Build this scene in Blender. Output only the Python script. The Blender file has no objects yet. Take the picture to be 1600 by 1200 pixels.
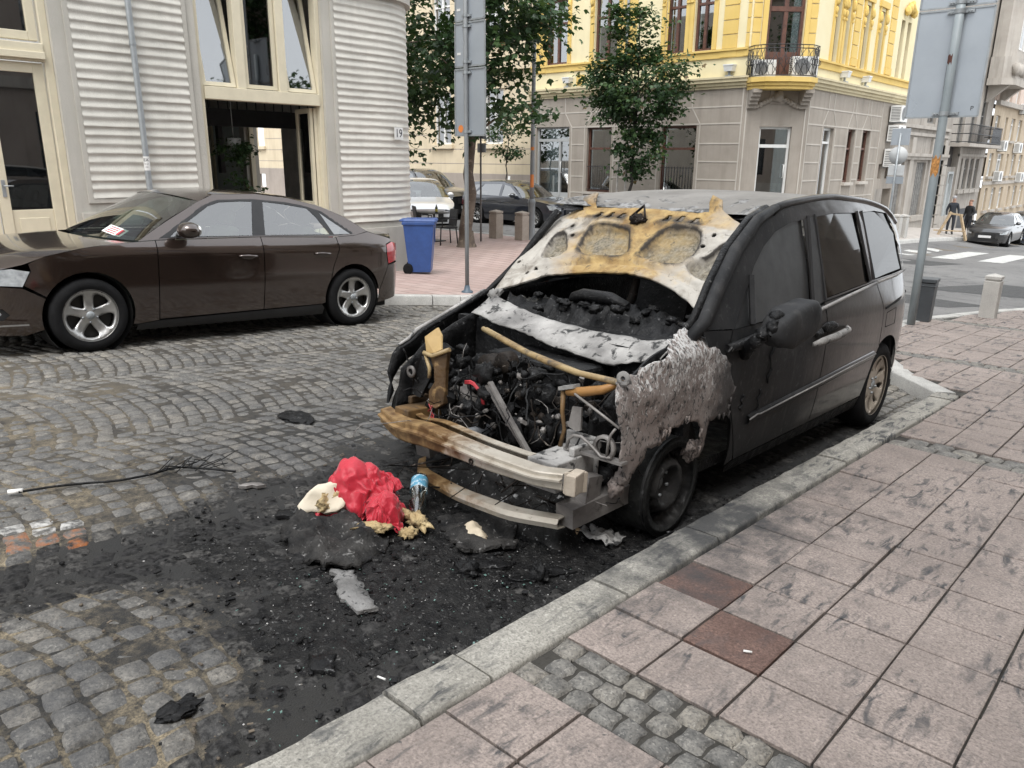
import bpy, bmesh, math, random
import numpy as np
from mathutils import Vector, Matrix, noise
from mathutils.geometry import delaunay_2d_cdt
random.seed(7)
RNG = np.random.default_rng(11)
SC = bpy.context.scene
COL = SC.collection

# ------------------------------------------------------------------ camera
PITCH, ROLL, YAW, CAM_H = 0.2836, 0.0101, 0.74, 1.508
_f = Vector((-math.sin(YAW), math.cos(YAW), 0))
_r = Vector((math.cos(YAW), math.sin(YAW), 0))
_u = Vector((0, 0, 1))
fwd = _f * math.cos(PITCH) - _u * math.sin(PITCH)
up0 = _u * math.cos(PITCH) + _f * math.sin(PITCH)
rgt = _r * math.cos(ROLL) + up0 * math.sin(ROLL)
upv = -_r * math.sin(ROLL) + up0 * math.cos(ROLL)
cam = bpy.data.cameras.new('camera')
cam.sensor_width = 36.0
cam.lens = 1199.4 / 1600 * 36
cam.clip_start = 0.05
cam.clip_end = 600
camo = bpy.data.objects.new('camera', cam)
COL.objects.link(camo)
M = Matrix.Identity(4)
for i in range(3):
    M[i][0], M[i][1], M[i][2] = rgt[i], upv[i], -fwd[i]
M[2][3] = CAM_H
camo.matrix_world = M
SC.camera = camo

# ------------------------------------------------------------------ daylight (overcast)
SUN_EL, SUN_AZ = math.radians(60), math.radians(148)      # azimuth clockwise from +Y
w = bpy.data.worlds.new('World')
SC.world = w
w.use_nodes = True
nt = w.node_tree
bg = nt.nodes['Background']
sky = nt.nodes.new('ShaderNodeTexSky')
sky.sky_type = 'NISHITA'
sky.sun_disc = False
sky.sun_elevation = SUN_EL
sky.sun_rotation = SUN_AZ
sky.air_density = 1.0
sky.dust_density = 4.0
sky.ozone_density = 1.0
hs = nt.nodes.new('ShaderNodeHueSaturation')
hs.inputs['Saturation'].default_value = 0.22
nt.links.new(sky.outputs[0], hs.inputs['Color'])
cl = nt.nodes.new('ShaderNodeTexNoise')          # a veil of bright cloud over the sky
cl.inputs['Scale'].default_value = 1.3; cl.inputs['Detail'].default_value = 6; cl.inputs['Roughness'].default_value = .6
cv = nt.nodes.new('ShaderNodeValToRGB')
cv.color_ramp.elements[0].position = .3; cv.color_ramp.elements[0].color = (7.0, 7.4, 7.9, 1)
cv.color_ramp.elements[1].position = .7; cv.color_ramp.elements[1].color = (8.9, 9.2, 9.5, 1)
tcw = nt.nodes.new('ShaderNodeTexCoord')
nt.links.new(tcw.outputs['Generated'], cl.inputs['Vector']); nt.links.new(cl.outputs['Fac'], cv.inputs['Fac'])
mxw = nt.nodes.new('ShaderNodeMix'); mxw.data_type = 'RGBA'; mxw.inputs[0].default_value = .62
nt.links.new(hs.outputs[0], mxw.inputs[6]); nt.links.new(cv.outputs[0], mxw.inputs[7])
nt.links.new(mxw.outputs[2], bg.inputs['Color'])
bg.inputs['Strength'].default_value = 0.14
sl = bpy.data.lights.new('sun', 'SUN')
sl.energy = 1.1
sl.angle = math.radians(28)
sl.color = (1.0, 0.985, 0.955)
so = bpy.data.objects.new('sun', sl)
COL.objects.link(so)
sd = Vector((math.sin(SUN_AZ) * math.cos(SUN_EL), math.cos(SUN_AZ) * math.cos(SUN_EL), math.sin(SUN_EL)))
so.rotation_euler = sd.to_track_quat('Z', 'Y').to_euler()
vs = SC.view_settings
vs.view_transform = 'Standard'
vs.look = 'None'
vs.exposure = 1.05
vs.gamma = 1

# ------------------------------------------------------------------ helpers
def tag(o, label=None, cat=None, group=None, kind=None):
    for k, v in (('label', label), ('category', cat), ('group', group), ('kind', kind)):
        if v: o[k] = v
    return o

def thing(name, label, cat, loc=(0, 0, 0), rot=(0, 0, 0), group=None):
    o = bpy.data.objects.new(name, None)
    COL.objects.link(o)
    o.empty_display_size = 0.1
    o.location = loc
    o.rotation_euler = rot
    return tag(o, label, cat, group)

def copy_tree(o, parent=None):
    c = o.copy()
    COL.objects.link(c)
    c.parent = parent
    for ch in list(o.children): copy_tree(ch, c)
    return c

class MB:
    """collects vertices and faces; build() links them as one mesh object"""
    def __init__(s): s.v = []; s.f = []; s.mi = []; s.m = 0; s.sm = []; s.smooth = True
    def add(s, vs, fs, smooth=None):
        b = len(s.v)
        s.v += [tuple(p) for p in vs]
        for f in fs:
            s.f.append(tuple(i + b for i in f)); s.mi.append(s.m)
            s.sm.append(s.smooth if smooth is None else smooth)
        return s
    def box(s, c, d, rot=None, taper=1.0):
        x, y, z = (k / 2 for k in d)
        p = [Vector((a * x * (taper if e > 0 else 1), b * y * (taper if e > 0 else 1), e * z)) for e in (-1, 1) for a, b in ((-1, -1), (1, -1), (1, 1), (-1, 1))]
        if rot is not None: p = [rot @ q for q in p]
        c = Vector(c)
        return s.add([q + c for q in p], [(3, 2, 1, 0), (4, 5, 6, 7), (0, 1, 5, 4), (1, 2, 6, 5), (2, 3, 7, 6), (3, 0, 4, 7)], False)
    def bbox(s, a, b):
        return s.box([(i + j) / 2 for i, j in zip(a, b)], [abs(j - i) for i, j in zip(a, b)])
    def bar(s, a, b, w, h, upd=(0, 0, 1)):
        a, b = Vector(a), Vector(b); d = b - a; L = d.length; d.normalize()
        x = Vector(upd).cross(d)
        if x.length < 1e-4: x = Vector((1, 0, 0)).cross(d)
        x.normalize(); y = d.cross(x)
        R = Matrix((x, y, d)).transposed()
        return s.box((a + b) / 2, (w, h, L), R)
    def tube(s, pts, r, n=8, caps=True):
        pts = [Vector(p) for p in pts]
        rr = r if isinstance(r, (list, tuple)) else [r] * len(pts)
        t = (pts[1] - pts[0]).normalized()
        x = t.orthogonal().normalized()
        vs = []
        for i, p in enumerate(pts):
            if i == 0: d = pts[1] - pts[0]
            elif i == len(pts) - 1: d = pts[-1] - pts[-2]
            else: d = pts[i + 1] - pts[i - 1]
            d = d.normalized() if d.length > 1e-9 else t
            x = (x - d * x.dot(d))
            x = x.normalized() if x.length > 1e-6 else d.orthogonal().normalized()
            y = d.cross(x)
            for k in range(n):
                a = 2 * math.pi * k / n
                vs.append(p + (x * math.cos(a) + y * math.sin(a)) * rr[i])
        fs = [(i * n + k, i * n + (k + 1) % n, (i + 1) * n + (k + 1) % n, (i + 1) * n + k) for i in range(len(pts) - 1) for k in range(n)]
        s.add(vs, fs)
        if caps:
            m = (len(pts) - 1) * n
            b = len(s.v) - len(vs)
            for f in (tuple(range(n - 1, -1, -1)), tuple(range(m, m + n))):
                s.f.append(tuple(i + b for i in f)); s.mi.append(s.m); s.sm.append(False)
        return s
    def lathe(s, prof, n=24, axis='Z', c=(0, 0, 0), rot=None, smooth=True):
        """prof: list of (radius, height along axis)"""
        vs = []
        for r, h in prof:
            for k in range(n):
                a = 2 * math.pi * k / n
                q = (r * math.cos(a), r * math.sin(a), h)
                if axis == 'X': q = (q[2], q[0], q[1])
                if axis == 'Y': q = (q[1], q[2], q[0])
                q = Vector(q)
                if rot is not None: q = rot @ q
                vs.append(q + Vector(c))
        fs = [(i * n + k, i * n + (k + 1) % n, (i + 1) * n + (k + 1) % n, (i + 1) * n + k) for i in range(len(prof) - 1) for k in range(n)]
        return s.add(vs, fs, smooth)
    def grid(s, rows, close=False, smooth=True):
        n = len(rows[0]); vs = [p for r in rows for p in r]
        fs = [(i * n + k, i * n + k + 1, (i + 1) * n + k + 1, (i + 1) * n + k) for i in range(len(rows) - 1) for k in range(n - 1)]
        if close: fs += [(i * n + n - 1, i * n, (i + 1) * n, (i + 1) * n + n - 1) for i in range(len(rows) - 1)]
        return s.add(vs, fs, smooth)
    def blob(s, c, r, seed=0, amp=0.3, fr=1.5, n=10):
        rx, ry, rz = r if isinstance(r, (tuple, list)) else (r, r, r)
        rows = []
        for i in range(n + 1):
            th = math.pi * i / n; row = []
            for k in range(2 * n):
                ph = math.pi * k / n
                d = Vector((math.sin(th) * math.cos(ph), math.sin(th) * math.sin(ph), math.cos(th)))
                q = 1 + amp * noise.noise(d * fr + Vector((seed * 7.1, seed * 3.3, 0))) + amp * .5 * noise.noise(d * fr * 2.7 + Vector((seed, 9, 4)))
                row.append((c[0] + d.x * rx * q, c[1] + d.y * ry * q, c[2] + d.z * rz * q))
            rows.append(row)
        return s.grid(rows, close=True)
    def poly(s, pts, smooth=False):
        return s.add(pts, [tuple(range(len(pts)))], smooth)
    def prism(s, pts, off):
        """closed polygon (3D points, planar) extruded by vector off"""
        n = len(pts); o = Vector(off)
        a = [Vector(p) for p in pts]; b = [p + o for p in a]
        return s.add(a + b, [tuple(range(n - 1, -1, -1)), tuple(range(n, 2 * n))] + [(i, (i + 1) % n, n + (i + 1) % n, n + i) for i in range(n)], False)
    def build(s, name, mats, parent=None, loc=None, bevel=0, fix=True, autosm=None):
        me = bpy.data.meshes.new(name)
        me.from_pydata(s.v, [], s.f)
        if not isinstance(mats, (list, tuple)): mats = [mats]
        for m in mats: me.materials.append(m)
        me.polygons.foreach_set('material_index', s.mi)
        me.polygons.foreach_set('use_smooth', s.sm)
        if fix:
            bm = bmesh.new(); bm.from_mesh(me)
            bmesh.ops.recalc_face_normals(bm, faces=bm.faces)
            bm.to_mesh(me); bm.free()
        me.update()
        o = bpy.data.objects.new(name, me)
        COL.objects.link(o)
        if parent is not None: o.parent = parent
        if loc is not None: o.location = loc
        if bevel:
            b = o.modifiers.new('bevel', 'BEVEL'); b.width = bevel; b.segments = 2; b.limit_method = 'ANGLE'; b.angle_limit = 0.6
        return o

def pchip(xs, ys):
    xs = list(map(float, xs)); ys = list(map(float, ys)); n = len(xs)
    h = [xs[i + 1] - xs[i] for i in range(n - 1)]
    dl = [(ys[i + 1] - ys[i]) / h[i] for i in range(n - 1)]
    d = [0.0] * n
    for i in range(1, n - 1):
        if dl[i - 1] * dl[i] > 0:
            w1, w2 = 2 * h[i] + h[i - 1], h[i] + 2 * h[i - 1]
            d[i] = (w1 + w2) / (w1 / dl[i - 1] + w2 / dl[i])
    d[0], d[-1] = dl[0], dl[-1]
    def f(x):
        if x <= xs[0]: return ys[0] + d[0] * (x - xs[0])
        if x >= xs[-1]: return ys[-1] + d[-1] * (x - xs[-1])
        i = max(k for k in range(n - 1) if xs[k] <= x)
        t = (x - xs[i]) / h[i]
        return ((1 + 2 * t) * (1 - t) ** 2 * ys[i] + t * (1 - t) ** 2 * h[i] * d[i] + t * t * (3 - 2 * t) * ys[i + 1] + t * t * (t - 1) * h[i] * d[i + 1])
    return f

def sub_edges(loop, sp):
    out = []
    for i, a in enumerate(loop):
        b = loop[(i + 1) % len(loop)]
        L = math.dist(a, b); n = max(1, int(round(L / sp)))
        for k in range(n): out.append((a[0] + (b[0] - a[0]) * k / n, a[1] + (b[1] - a[1]) * k / n))
    return out

def inside(p, loop):
    x, y = p; c = False; j = len(loop) - 1
    for i in range(len(loop)):
        xi, yi = loop[i]; xj, yj = loop[j]
        if (yi > y) != (yj > y) and x < (xj - xi) * (y - yi) / (yj - yi) + xi: c = not c
        j = i
    return c

def seg_d(p, a, b):
    dx, dy = b[0] - a[0], b[1] - a[1]; L = dx * dx + dy * dy
    t = 0 if L == 0 else max(0, min(1, ((p[0] - a[0]) * dx + (p[1] - a[1]) * dy) / L))
    return math.hypot(p[0] - a[0] - t * dx, p[1] - a[1] - t * dy)

def loop_d(p, loop): return min(seg_d(p, loop[i], loop[(i + 1) % len(loop)]) for i in range(len(loop)))

def smooth_loop(loop, it=2):
    for _ in range(it):
        o = []
        for i, a in enumerate(loop):
            b = loop[(i + 1) % len(loop)]
            o += [(a[0] * .75 + b[0] * .25, a[1] * .75 + b[1] * .25), (a[0] * .25 + b[0] * .75, a[1] * .25 + b[1] * .75)]
        loop = o
    return loop

def cdt(outline, holes=(), sp=0.06, extra=()):
    loops = [sub_edges(outline, sp)] + [sub_edges(h, sp) for h in holes]
    pts = []; edges = []
    for L in loops:
        b = len(pts); pts += L
        edges += [(b + i, b + (i + 1) % len(L)) for i in range(len(L))]
    hard = len(loops)
    for L in extra:
        L = sub_edges(L, sp * .8); b = len(pts); pts += L; loops.append(L)
        edges += [(b + i, b + (i + 1) % len(L)) for i in range(len(L))]
    xs = [p[0] for p in outline]; ys = [p[1] for p in outline]
    y = min(ys) + sp * .5; r = 0
    while y < max(ys):
        x = min(xs) + sp * (.5 if r % 2 else 0.0)
        while x < max(xs):
            p = (x, y)
            if inside(p, outline) and not any(inside(p, h) for h in holes) and min(loop_d(p, l) for l in [outline] + list(holes) + list(extra)) > sp * .45: pts.append(p)
            x += sp
        y += sp * .87; r += 1
    v, e, f, *_ = delaunay_2d_cdt([Vector(p) for p in pts], edges, [], 0, 1e-6)
    v = [(p.x, p.y) for p in v]
    ff = []
    for t in f:
        c = (sum(v[i][0] for i in t) / len(t), sum(v[i][1] for i in t) / len(t))
        a_ = abs((v[t[1]][0] - v[t[0]][0]) * (v[t[2]][1] - v[t[0]][1]) - (v[t[2]][0] - v[t[0]][0]) * (v[t[1]][1] - v[t[0]][1]))
        if a_ > sp * sp * .01 and inside(c, outline) and not any(inside(c, h) for h in holes): ff.append(tuple(t))
    return v, ff

def panel(mb, outline, fn, out, holes=(), sp=0.06, thick=0):
    """2D outline (with holes) triangulated and carried by fn(a, b) into 3D; out = outward direction; thick makes a slab of it"""
    v, f = cdt(outline, holes, sp)
    P = [Vector(fn(*p)) for p in v]
    o = Vector(out)
    ff = []
    for t in f:
        n = (P[t[1]] - P[t[0]]).cross(P[t[2]] - P[t[0]])
        ff.append(t if n.dot(o) > 0 else tuple(reversed(t)))
    mb.add(P, ff)
    if thick:
        nr = [Vector() for _ in P]
        cnt = {}
        for t in ff:
            n = (P[t[1]] - P[t[0]]).cross(P[t[2]] - P[t[0]])
            for i in t: nr[i] += n
            for i in range(len(t)):
                a, b = t[i], t[(i + 1) % len(t)]
                cnt[(a, b)] = 1
        Q = [p - n.normalized() * thick if n.length > 0 else p - o * thick for p, n in zip(P, nr)]
        b = len(mb.v)
        mb.add(Q, [tuple(reversed(t)) for t in ff])
        base = b - len(P)
        for (i, j) in list(cnt):
            if (j, i) not in cnt:
                mb.f.append((base + j, base + i, b + i, b + j)); mb.mi.append(mb.m); mb.sm.append(False)
    return mb

def arc(cx, cy, r, a0, a1, n=14, ry=None):
    ry = ry or r
    return [(cx + r * math.cos(math.radians(a0 + (a1 - a0) * i / n)), cy + ry * math.sin(math.radians(a0 + (a1 - a0) * i / n))) for i in range(n + 1)]

# ------------------------------------------------------------------ materials
class NT:
    def __init__(s, m): s.t = m.node_tree; s.n = s.t.nodes; s.l = s.t.links
    def node(s, k, **kw):
        n = s.n.new(k)
        for a, b in kw.items():
            if a.startswith('i_'):
                key = a[2:]
                key = int(key) if key.isdigit() else key.replace('_', ' ')
                if hasattr(b, 'is_output'): s.l.new(b, n.inputs[key])
                else: n.inputs[key].default_value = b
            else: setattr(n, a, b)
        return n
    def link(s, a, b): s.l.new(a, b)
    def coord(s, which='Object'): return s.node('ShaderNodeTexCoord').outputs[which]
    def noise(s, vec, scale, detail=4, rough=.55, dist=0):
        detail = max(0.5, min(detail, math.log2(420 / scale))) if scale < 420 else 0; rough = min(rough, .62)     # keep the grain coarser than a pixel
        n = s.node('ShaderNodeTexNoise', i_Scale=scale, i_Detail=detail, i_Roughness=rough, i_Distortion=dist)
        if vec is not None: s.link(vec, n.inputs['Vector'])
        return n.outputs['Fac']
    def ramp(s, fac, *stops, interp='LINEAR'):
        n = s.node('ShaderNodeValToRGB'); s.link(fac, n.inputs['Fac'])
        r = n.color_ramp; r.interpolation = interp
        while len(r.elements) < len(stops): r.elements.new(0.5)
        for e, (p, c) in zip(r.elements, stops):
            e.position = p; e.color = (c, c, c, 1) if isinstance(c, (int, float)) else (*c, 1)
        return n.outputs['Color']
    def mix(s, fac, a, b, mode='MIX'):
        n = s.node('ShaderNodeMix', data_type='RGBA', blend_type=mode)
        for key, val in ((0, fac), (6, a), (7, b)):
            if hasattr(val, 'is_output'): s.link(val, n.inputs[key])
            else: n.inputs[key].default_value = val if key == 0 else (*val[:3], 1) if not isinstance(val, (int, float)) else (val, val, val, 1)
        return n.outputs[2]
    def math(s, op, a, b=0.0, clamp=False):
        n = s.node('ShaderNodeMath', operation=op, use_clamp=clamp)
        for k, val in ((0, a), (1, b)):
            if hasattr(val, 'is_output'): s.link(val, n.inputs[k])
            else: n.inputs[k].default_value = val
        return n.outputs[0]
    def bump(s, h, strength=.3, dist=.01):
        n = s.node('ShaderNodeBump', i_Strength=strength, i_Distance=dist); s.link(h, n.inputs['Height'])
        return n.outputs[0]

def newmat(name):
    m = bpy.data.materials.new(name); m.use_nodes = True
    t = NT(m); b = t.n['Principled BSDF']
    return m, t, b

MATS = {}
def mat(name, col, rough=.6, metal=0.0, var=.15, vscale=6.0, bump=0.0, bscale=60.0, col2=None, spec=None, coat=0.0, dirt=0.0):
    if name in MATS: return MATS[name]
    m, t, b = newmat(name)
    co = t.coord()
    n = t.noise(co, vscale, 6, .6)
    a = tuple(c * (1 - var) for c in col); c2 = col2 or tuple(min(1, c * (1 + var)) for c in col)
    c = t.mix(t.ramp(n, (.32, 0), (.68, 1)), a, c2)
    if dirt:
        n2 = t.noise(co, vscale * 3.7, 8, .7)
        c = t.mix(t.math('MULTIPLY', t.ramp(n2, (.45, 0), (.75, 1)), dirt), c, tuple(k * .35 for k in col))
    t.link(c, b.inputs['Base Color'])
    b.inputs['Roughness'].default_value = rough
    if rough < .95: t.link(t.math('ADD', t.math('MULTIPLY', t.noise(co, vscale * 2.3, 5), .2), rough - .1, True), b.inputs['Roughness'])
    b.inputs['Metallic'].default_value = metal
    if spec is not None: b.inputs['Specular IOR Level'].default_value = spec
    if coat: b.inputs['Coat Weight'].default_value = coat; b.inputs['Coat Roughness'].default_value = .04
    if bump: t.link(t.bump(t.noise(co, bscale, 6, .65), bump, .01), b.inputs['Normal'])
    MATS[name] = m
    return m

def glass(name, tint=(.55, .62, .6), alpha=.35, rough=.02, refl=1.0):
    """window pane: mirror-like reflection by Fresnel over a tinted see-through layer"""
    if name in MATS: return MATS[name]
    m, t, b = newmat(name)
    out = t.n['Material Output']
    tr = t.node('ShaderNodeBsdfTransparent', i_Color=(*tint, 1))
    gl = t.node('ShaderNodeBsdfGlossy', i_Roughness=rough, i_Color=(1, 1, 1, 1))
    fr = t.node('ShaderNodeFresnel', i_IOR=1.55)
    fac = t.math('ADD', t.math('MULTIPLY', fr.outputs[0], refl), alpha, True)
    mx = t.node('ShaderNodeMixShader'); t.link(fac, mx.inputs[0]); t.link(tr.outputs[0], mx.inputs[1]); t.link(gl.outputs[0], mx.inputs[2])
    t.link(mx.outputs[0], out.inputs['Surface'])
    MATS[name] = m
    return m

# ------------------------------------------------------------------ the lie of the land: a street falling 6 % along +Y
SLOPE = 0.0616
def sst(t):
    t = max(0.0, min(1.0, t)); return t * t * (3 - 2 * t)
def G(x, y): return -SLOPE * y + 0.6 * sst((y - 9) / 12) * sst((-x - 7.5) / 5) + 0.45 * sst((y - 14) / 26)
TILT = -math.atan(SLOPE)

# ------------------------------------------------------------------ a crumpled cloth, settled by a short cloth simulation (used for the red jacket)
def cloth_heap(W, n, squeeze, lumps, frames, seed):
    vs_ = []
    for j in range(n + 1):
        for i in range(n + 1):
            a, b = (i / n - .5) * W, (j / n - .5) * W
            v = Vector((a * 7 + seed, b * 7, seed))
            vs_.append((a * squeeze + .05 * noise.noise(v * .8), b * squeeze + .05 * noise.noise(v * .8 + Vector((9, 9, 9))), .26 + .05 * noise.noise(v) + .03 * noise.noise(v * 2.1) + .10 * (1 - (a * a + b * b) / (W * W * .5))))
    fs = [(j * (n + 1) + i, j * (n + 1) + i + 1, (j + 1) * (n + 1) + i + 1, (j + 1) * (n + 1) + i) for j in range(n) for i in range(n)]
    me = bpy.data.meshes.new('cloth'); me.from_pydata(vs_, [], fs)
    o = bpy.data.objects.new('cloth', me); COL.objects.link(o)
    o.shape_key_add(name='Basis'); k = o.shape_key_add(name='rest')
    for j in range(n + 1):
        for i in range(n + 1): k.data[j * (n + 1) + i].co = Vector(((i / n - .5) * W, (j / n - .5) * W, .3))
    m = o.modifiers.new('cloth', 'CLOTH'); s = m.settings
    s.rest_shape_key = k; s.quality = 6; s.mass = .3; s.tension_stiffness = s.compression_stiffness = 15; s.shear_stiffness = 5; s.bending_stiffness = .6; s.air_damping = 2
    c = m.collision_settings; c.use_collision = True; c.distance_min = .004; c.use_self_collision = True; c.self_distance_min = .004
    m.point_cache.frame_start = 1; m.point_cache.frame_end = frames
    bm = bmesh.new(); bmesh.ops.create_grid(bm, x_segments=1, y_segments=1, size=2)
    for (cx, cy, rx, ry, rz) in lumps:
        for v in bmesh.ops.create_icosphere(bm, subdivisions=3, radius=1)['verts']:
            v.co = Vector((cx + v.co.x * rx, cy + v.co.y * ry, v.co.z * rz)) * (1 + .12 * noise.noise(v.co * 3))
    gm = bpy.data.meshes.new('g'); bm.to_mesh(gm); bm.free()
    go = bpy.data.objects.new('g', gm); COL.objects.link(go)
    go.modifiers.new('col', 'COLLISION'); go.collision.thickness_outer = .006; go.collision.cloth_friction = 20
    for f in range(1, frames + 1): SC.frame_set(f)
    ev = bpy.data.meshes.new_from_object(o.evaluated_get(bpy.context.evaluated_depsgraph_get()))
    bpy.data.objects.remove(go); bpy.data.objects.remove(o); bpy.data.meshes.remove(gm)
    SC.frame_set(1)
    for p in ev.polygons: p.use_smooth = True
    return ev
try: CLOTH = cloth_heap(.60, 48, .62, [(-.04, .02, .095, .09, .17), (.08, .03, .06, .07, .09), (.10, -.07, .05, .05, .06), (-.01, .09, .07, .06, .12)], 44, 5.0)
except Exception as e: CLOTH = None; print('cloth', e)
# ================================================================== SETTING: ground, streets, kerbs, pavement
def sheet(name, poly, dz, m, step=1.0, kind='structure'):
    mb = MB()
    v, f = cdt(poly, (), step)
    mb.add([(x, y, G(x, y) + dz) for x, y in v], f)
    return tag(mb.build(name, m, fix=False), kind=kind)

def m_ground():
    m, t, b = newmat('earth')
    co = t.coord()
    c = t.mix(t.ramp(t.noise(co, 3, 8, .7), (.35, 0), (.7, 1)), (.055, .05, .044), (.16, .13, .095))
    c = t.mix(t.ramp(t.noise(co, 60, 4, .7), (.4, 0), (.75, 1)), c, (.19, .155, .11))
    t.link(c, b.inputs['Base Color']); b.inputs['Roughness'].default_value = .95
    t.link(t.bump(t.noise(co, 90, 6, .7), .7, .01), b.inputs['Normal'])
    return m
M_earth = m_ground()
def m_asphalt():
    m, t, b = newmat('asphalt')
    co = t.coord()
    c = t.mix(t.ramp(t.noise(co, .35, 5, .6), (.35, 0), (.7, 1)), (.085, .083, .082), (.17, .166, .16))
    c = t.mix(t.ramp(t.noise(co, 25, 5, .8), (.35, 0), (.8, .7)), c, (.2, .195, .19))
    c = t.mix(t.ramp(t.noise(co, 1.7, 6, .75, 1.2), (.56, 0), (.6, .6)), c, (.06, .06, .06))
    t.link(c, b.inputs['Base Color']); b.inputs['Roughness'].default_value = .8
    t.link(t.bump(t.noise(co, 140, 4, .7), .5, .006), b.inputs['Normal'])
    return m
M_asph = m_asphalt()
sheet('ground', [(-90, -25), (60, -25), (60, 130), (-90, 130)], -0.03, M_earth, 2.0)
sheet('road', [(-70, 15.7), (-12, 15.7), (-10.2, 15.45), (-8.5, 14.6), (-7.6, 13.1), (-7.3, 12.3), (-3.0, 12.4), (-2.2, 15.9), (2, 19.2), (45, 20), (45, 26), (0, 26.4), (-1.2, 28), (-1.2, 120), (-9.3, 120), (-9.3, 33), (-9.3, 27.0), (-12, 23.2), (-70, 23.2)], -0.004, M_asph, 1.2)
M_patch = mat('asphalt_patch', (.05, .05, .05), .85, var=.25, vscale=9, bump=.4, bscale=120)
for q in ([(-6.8, 15.0), (-3.4, 15.2), (-3.0, 16.3), (-5.0, 16.9), (-6.9, 16.4)], [(-8.9, 17.5), (-7.6, 17.3), (-7.0, 20.8), (-8.6, 21.2)], [(-9.0, 25.4), (-6.3, 25.2), (-5.8, 27.0), (-8.8, 27.4)], [(-4.9, 18.3), (-1.5, 18.8), (1, 21), (-3.8, 21.4)], [(-15, 16.2), (-11.2, 16.0), (-10.8, 17.3), (-14, 17.6)]):
    sheet('asphalt_patch', q, 0.0, M_patch, .5)
M_paint = mat('road_paint', (.50, .50, .48), .75, var=.25, vscale=5, dirt=.85)
M_pave_far = None
for k in range(7):
    x = -8.55 + k * 1.38
    sheet('crosswalk_stripe', [(x, 28.7), (x + .72, 28.7), (x + .72, 33.7), (x, 33.7)], 0.004, M_paint, .8)
sheet('road_line', [(-9.0, 24.9), (-8.88, 24.9), (-8.5, 28.6), (-8.62, 28.6)], 0.004, M_paint, .5)
sheet('road_line', [(-3.2, 12.75), (-3.05, 12.75), (-2.6, 14.6), (-2.75, 14.6)], 0.004, M_paint, .5)

# ---- soot on the cobbles: one stained area round the burnt front, as polygon + noise
SOOT = [(-3.35, .25), (-3.42, 1.13), (-3.42, 1.9), (-3.6, 2.9), (-4.1, 4.2), (-4.0, 6.2), (-1.4, 6.2), (-1.4, .9), (-1.6, .72), (-1.78, .72), (-1.95, .92), (-2.42, 1.06), (-2.9, .9), (-3.05, .55), (-3.1, .2)]
def n3(x, y, s, o=0.0): return noise.noise(Vector((x * s + o, y * s - o, o * 1.7)))
def soot(x, y):
    if x < -5.2 or y > 7.5: d = 2.0
    else:
        d = loop_d((x, y), SOOT)
        if inside((x, y), SOOT): d = -d
    d += .22 * n3(x, y, 2.2, 3) + .12 * n3(x, y, 6, 8) + .07 * n3(x, y, 17, 5)
    return sst(.5 - d / .52)
def film(x, y):
    d = math.hypot((x + 2.7) / 2.3, (y - 2.4) / 1.9)
    return max(0, min(1, 1.25 - .55 * d + .35 * n3(x, y, 1.3, 12)))

def m_cobble():
    m, t, b = newmat('cobble')
    a = t.node('ShaderNodeAttribute', attribute_name='tone')
    sep = t.node('ShaderNodeSeparateColor'); t.link(a.outputs['Color'], sep.inputs[0])
    tone, so_, fi = sep.outputs[0], sep.outputs[1], sep.outputs[2]
    co = t.coord()
    c = t.ramp(tone, (0, (.112, .106, .098)), (.45, (.163, .153, .136)), (.75, (.222, .203, .173)), (1, (.295, .26, .208)))
    c = t.mix(t.ramp(t.noise(co, 22, 8, .72), (.3, 0), (.72, 1)), t.mix(.7, c, (.05, .05, .05)), t.mix(.30, c, (.42, .40, .36)))
    c = t.mix(t.ramp(t.noise(co, 110, 4, .8), (.48, 0), (.66, .6)), c, (.045, .045, .045))
    c = t.mix(t.ramp(t.noise(co, 85, 4, .8), (.58, 0), (.72, .5)), c, (.42, .40, .36))
    c = t.mix(t.math('MULTIPLY', t.ramp(t.noise(co, 9, 7, .75), (.3, .35), (.65, 1)), t.math('MULTIPLY', fi, .78), True), c, (.045, .046, .05))
    sf = t.math('ADD', so_, t.math('MULTIPLY', t.math('SUBTRACT', t.noise(co, 34, 7, .75), .5), 1.1))
    c = t.mix(t.ramp(sf, (.27, 0), (.60, .96)), c, t.mix(t.ramp(t.noise(co, 42, 8, .8), (.36, 0), (.66, 1)), (.007, .007, .0075), t.mix(t.ramp(tone, (.3, 0), (1, 1)), (.035, .034, .034), (.085, .082, .078))))
    c = t.mix(t.math('MULTIPLY', t.ramp(t.noise(co, 48, 5, .8), (.69, 0), (.77, .5)), t.ramp(so_, (.3, 0), (.9, 1))), c, (.22, .2, .17))
    rk = t.ramp(t.noise(co, 22, 7, .75), (.42, .0), (.64, .9))
    c = t.mix(t.math('MULTIPLY', t.math('LESS_THAN', a.outputs['Alpha'], .25), rk), c, (.27, .095, .03))
    c = t.mix(t.math('MULTIPLY', t.math('MULTIPLY', t.math('GREATER_THAN', a.outputs['Alpha'], .25), t.math('LESS_THAN', a.outputs['Alpha'], .75)), rk), c, (.46, .45, .43))
    t.link(c, b.inputs['Base Color'])
    t.link(t.ramp(t.noise(co, 30, 5, .7), (.3, .55), (.7, .85)), b.inputs['Roughness'])
    t.link(t.ramp(so_, (.2, .35), (.7, .10)), b.inputs['Specular IOR Level'])
    t.link(t.bump(t.noise(co, 75, 8, .75), .8, .006), b.inputs['Normal'])
    return m
M_cobble = m_cobble()

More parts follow.
